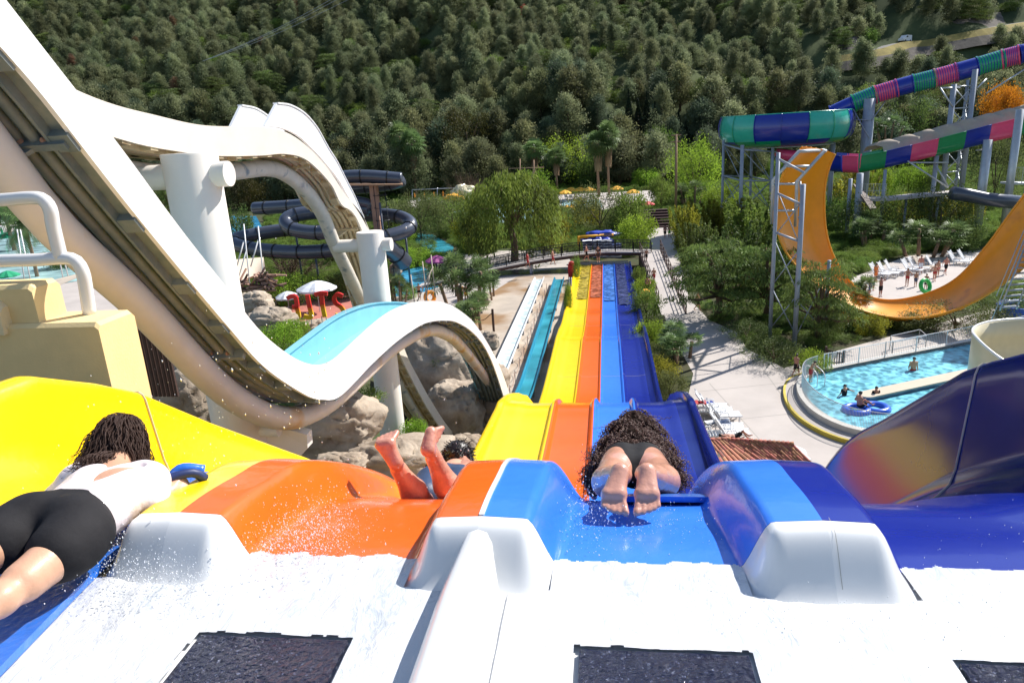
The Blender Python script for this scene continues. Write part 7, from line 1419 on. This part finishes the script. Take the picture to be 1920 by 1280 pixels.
M['hair_brown'] = mat('hair_brown', (.045, .020, .012), rough=.6, spec=.35); M['hair_base'] = mat('hair_base', (.018, .009, .006), rough=.9, spec=.1); sdfobj('hair', [(A_['hed']+[0, -.01, .02], A_['hed']+[0, -.045, -.05], .105, .09), (A_['hed']+[0, -.05, -.05], A_['nck']+[0, -.05, .05], .055, .035)], .012, 'hair_base', wa, k=.04)
strands(wa, 'hair_strands', [(A_['hed']+[0, -.01, .02], .106), (A_['hed']+[0, -.045, -.05], .092), (A_['hed']+[0, -.04, -.015], .104)], 0, 2400, .17, hf, .010, .0026, 'hair_brown', 3, curlr=.008, turns=1.6, seg=12, outw=.12); strands(wa, 'hair_strands', A_['nck']+[0, -.045, .04], .045, 260, .12, lambda v, g: np.array([-.25, -.55, -.12])+v*.4, .012, .0026, 'hair_brown', 5, curlr=.010, turns=2.5, seg=12, outw=.1)
ma = T('slide_mat', 'blue mat with navy handles under the woman in the white top', 'mat', (-2.3, 2.2, 13.95)); ys_ = np.linspace(1.0, 3.3, 34); G = []
for y in ys_:
    c = -2.33-.10*(y-2.2)-(.04 if y > 2.8 else 0); hw = .315*min(1, math.sqrt(max(.02, 1-max(0, (1.45-y)/.45)**2))); z = max(zlane(y), 13.9 if y < 2.39 else 0)+.035+.10*max(0, (y-2.95)/.35)**2; G.append([(c+t*hw, y, z+.012*abs(t)**4) for t in np.linspace(-1, 1, 9)])
MB().slab(np.array(G), (0, 0, -.03)).build('board', 'mat_blue', ma, smooth=True)
h0 = PD(325, 905, 3.22); MB().tube(curve([h0+[-.07, -.06, -.03], h0+[-.02, -.01, .02], h0+[.06, .06, .02], h0+[.09, .10, -.03]], 12), .022, 8).build('handle', 'mat_navy', ma, smooth=True); MB().tube(curve([h0+[-.05, .03, -.03], h0+[0, .07, .03], h0+[.08, .12, .0]], 12), .03, 8).build('handle_pad', 'mat_blue', ma, smooth=True)
# ---- man in the orange lane with his feet in the air
B_ = dict(hed=PD(860, 852, 5.42), nck=PD(872, 875, 5.25), sL=PD(845, 885, 5.15), sR=PD(905, 890, 5.12), chs=PD(875, 890, 5.05), wst=PD(855, 897, 4.9), pel=PD(832, 905, 4.72), pL=PD(806, 908, 4.68), pR=PD(862, 906, 4.66), kL=PD(792, 946, 4.30), kR=PD(852, 940, 4.32),
          aL=PD(748, 880, 4.12), aR=PD(813, 858, 4.16), tL=PD(722, 840, 4.1), tR=PD(808, 830, 4.1), eL=PD(820, 905, 5.1), hL=PD(815, 900, 5.35), eR=PD(925, 915, 5.05), hR=PD(915, 905, 5.3))
wb_ = T('person', 'man in navy shorts lying on the orange lane with both wet feet in the air', 'person', B_['pel']); P = [p for p in bodyprims(B_, .97) if not (np.allclose(p[0], B_['aL']) or np.allclose(p[0], B_['aR']))]
P += foot(B_['aL'], PD(742, 868, 4.05), PD(722, 832, 4.04), PD(730, 812, 4.12), -(PD(748, 836, 4.05)-PD(705, 842, 4.05))/np.linalg.norm(PD(748, 836, 4.05)-PD(705, 842, 4.05))*-1)
P += foot(B_['aR'], PD(802, 842, 4.05), PD(806, 818, 4.08), PD(826, 815, 4.16), (PD(812, 806, 4.1)-PD(806, 830, 4.06))/np.linalg.norm(PD(812, 806, 4.1)-PD(806, 830, 4.06)))
for q in 'LR': m_ = B_['k'+q]*.62+B_['a'+q]*.38; P += [(B_['k'+q], m_, .074, .080, .03), (m_, B_['a'+q], .078, .044, .02)]
M['skin_orange_bounce'] = mat('skin_orange_bounce', (.64, .29, .20), rough=.38, var=.25, vscale=12, coat=.6, bump=.25, bscale=35, spec=.6)  # reddened skin: bounce from the orange lane is painted into the colour
sdfobj('body', P, .009, 'skin_orange_bounce', wb_, k=.03); ax_ = B_['nck']-B_['pel']; ax_ /= np.linalg.norm(ax_); lat = B_['sR']-B_['sL']; lat /= np.linalg.norm(lat)
sdfobj('shorts', [(B_['pel']+lat*sg*.06, B_['wst']+lat*sg*.05, .105, .098) for sg in (-1, 1)]+[(B_['p'+q], B_['p'+q]*.42+B_['k'+q]*.58, .098, .088) for q in 'LR'], .010, 'short_navy', wb_, infl=.012, clip=[(B_['wst']-ax_*.03, ax_)])
sdfobj('back_skin', [(B_['wst']+lat*sg*.05, B_['chs']+lat*sg*.08, .097, .106) for sg in (-1, 1)]+[(B_['sL'], B_['sR'], .07, .07), (B_['sR'], B_['eR'], .058, .045)], .011, 'skin', wb_, infl=.004)
sdfobj('hair', [(B_['hed']+[0, -.02, .02], B_['hed']+[0, -.03, -.02], .102, .098)], .010, 'hair', wb_); strands(wb_, 'hair_strands', B_['hed']+[0, -.02, .0], .098, 420, .05, lambda v, g: (v*.6+np.array([0, -.3, -.3])+g.normal(size=3)*.35) if v[1] < .6 else None, .003, .005, 'hair', 8, seg=5, curlr=.004, turns=1)
mt2 = T('slide_mat', 'blue mat under the man on the orange lane', 'mat', (-1.1, 4.2, 13.1)); G = [[(-1.1+t*.19, y, zlane(y)+.05) for t in np.linspace(-1, 1, 7)] for y in np.linspace(3.95, 5.1, 16)]; MB().slab(np.array(G), (0, 0, -.03)).build('board', 'mat_blue', mt2, smooth=True)
# ---- girl with curly hair on the blue lane
C_ = dict(hed=PD(1190, 812, 4.95), nck=PD(1190, 832, 4.78), sL=PD(1145, 850, 4.68), sR=PD(1238, 850, 4.68), chs=PD(1190, 856, 4.55), wst=PD(1189, 862, 4.38), pel=PD(1188, 872, 4.2), pL=PD(1160, 876, 4.14), pR=PD(1216, 876, 4.14), kL=PD(1140, 903, 3.78), kR=PD(1244, 901, 3.78),
          aL=PD(1165, 890, 3.42), aR=PD(1211, 888, 3.42), tL=PD(1152, 950, 3.2), tR=PD(1213, 950, 3.2), eL=PD(1108, 905, 4.5), hL=PD(1112, 922, 4.62), eR=PD(1266, 905, 4.42), hR=PD(1258, 920, 4.55))
wc = T('person', 'girl with huge curly dark hair and bare soles on the light blue lane', 'person', C_['pel']); P = [p for p in bodyprims(C_, .97, True) if not (np.allclose(p[0], C_['aL']) or np.allclose(p[0], C_['aR']))]
for q, cx in (('L', 1153), ('R', 1213)):
    sg = 1 if q == 'L' else -1; lat = PD(cx+20*sg, 940, 3.21)-PD(cx-20*sg, 940, 3.21); lat /= np.linalg.norm(lat); P += foot(C_['a'+q], PD(cx+(10 if q == 'L' else 0), 884, 3.30), PD(cx-(2 if q == 'L' else 0), 927, 3.22), PD(cx+(2 if q == 'L' else -1), 961, 3.16), lat)
    P += [(C_['p'+q], C_['k'+q], .100, .085, .03), (C_['k'+q], C_['k'+q]*.5+C_['a'+q]*.5, .078, .060, .03), (C_['k'+q]*.5+C_['a'+q]*.5, C_['a'+q], .062, .04, .03)]
P += [(PD(1165, 868, 4.18), PD(1160, 880, 4.05), .105, .10, .04), (PD(1212, 868, 4.18), PD(1217, 880, 4.05), .105, .10, .04)]
P += hand(C_['hL'], np.array([-.1, 1, -.3]), np.array([1, 0, 0.]), np.array([0, 0, -1.])); P += hand(C_['hR'], np.array([.1, 1, -.3]), np.array([-1, 0, 0.]), np.array([0, 0, -1.]))
sdfobj('body', P, .0085, 'skin_wet', wc, k=.03); ax_ = C_['nck']-C_['pel']; ax_ /= np.linalg.norm(ax_)
sdfobj('swimsuit', [(PD(1168, 866, 4.2), PD(1172, 878, 4.06), .105, .085), (PD(1209, 866, 4.2), PD(1205, 878, 4.06), .105, .085), (PD(1189, 872, 4.15), PD(1189, 895, 4.0), .08, .05)]+[(C_['wst']+[sg*.05, 0, 0], C_['chs']+[sg*.07, 0, 0], .09, .1) for sg in (-1, 1)], .009, 'short_black', wc, infl=.013, k=.03)
HC = [(PD(1190, 798, 4.80), .115), (PD(1170, 815, 4.70), .11), (PD(1210, 815, 4.70), .11), (PD(1190, 832, 4.45), .11), (PD(1150, 845, 4.50), .10), (PD(1228, 845, 4.50), .10), (PD(1132, 868, 4.42), .075), (PD(1247, 868, 4.42), .075), (PD(1172, 842, 4.32), .07), (PD(1208, 842, 4.32), .07), (PD(1124, 885, 4.40), .05), (PD(1256, 888, 4.38), .05)]; sdfobj('hair', [(c, c, r*.93, r*.93) for c, r in HC], .013, 'hair_base', wc, k=.05)
M['hair_curl2'] = mat('hair_curl2', (.11, .050, .034), rough=.5, spec=.5)
def cf(v, g): return np.array([v[0]*.6, -.55, -.35])+g.normal(size=3)*.35 if v[1] < .6 else None
strands(wc, 'hair_strands', HC, 0, 3000, .10, cf, .004, .0028, 'hair_curl2', 4, seg=14, curlr=.010, turns=3.2, outw=.45)
mt3 = T('slide_mat', 'light blue mat under the girl with curly hair', 'mat', (.13, 3.6, 13.5)); G = [[(.22+t*.25, y, zlane(y)+.03) for t in np.linspace(-1, 1, 7)] for y in np.linspace(3.12, 4.6, 20)]; MB().slab(np.array(G), (0, 0, -.03)).build('board', 'mat_blue', mt3, smooth=True)
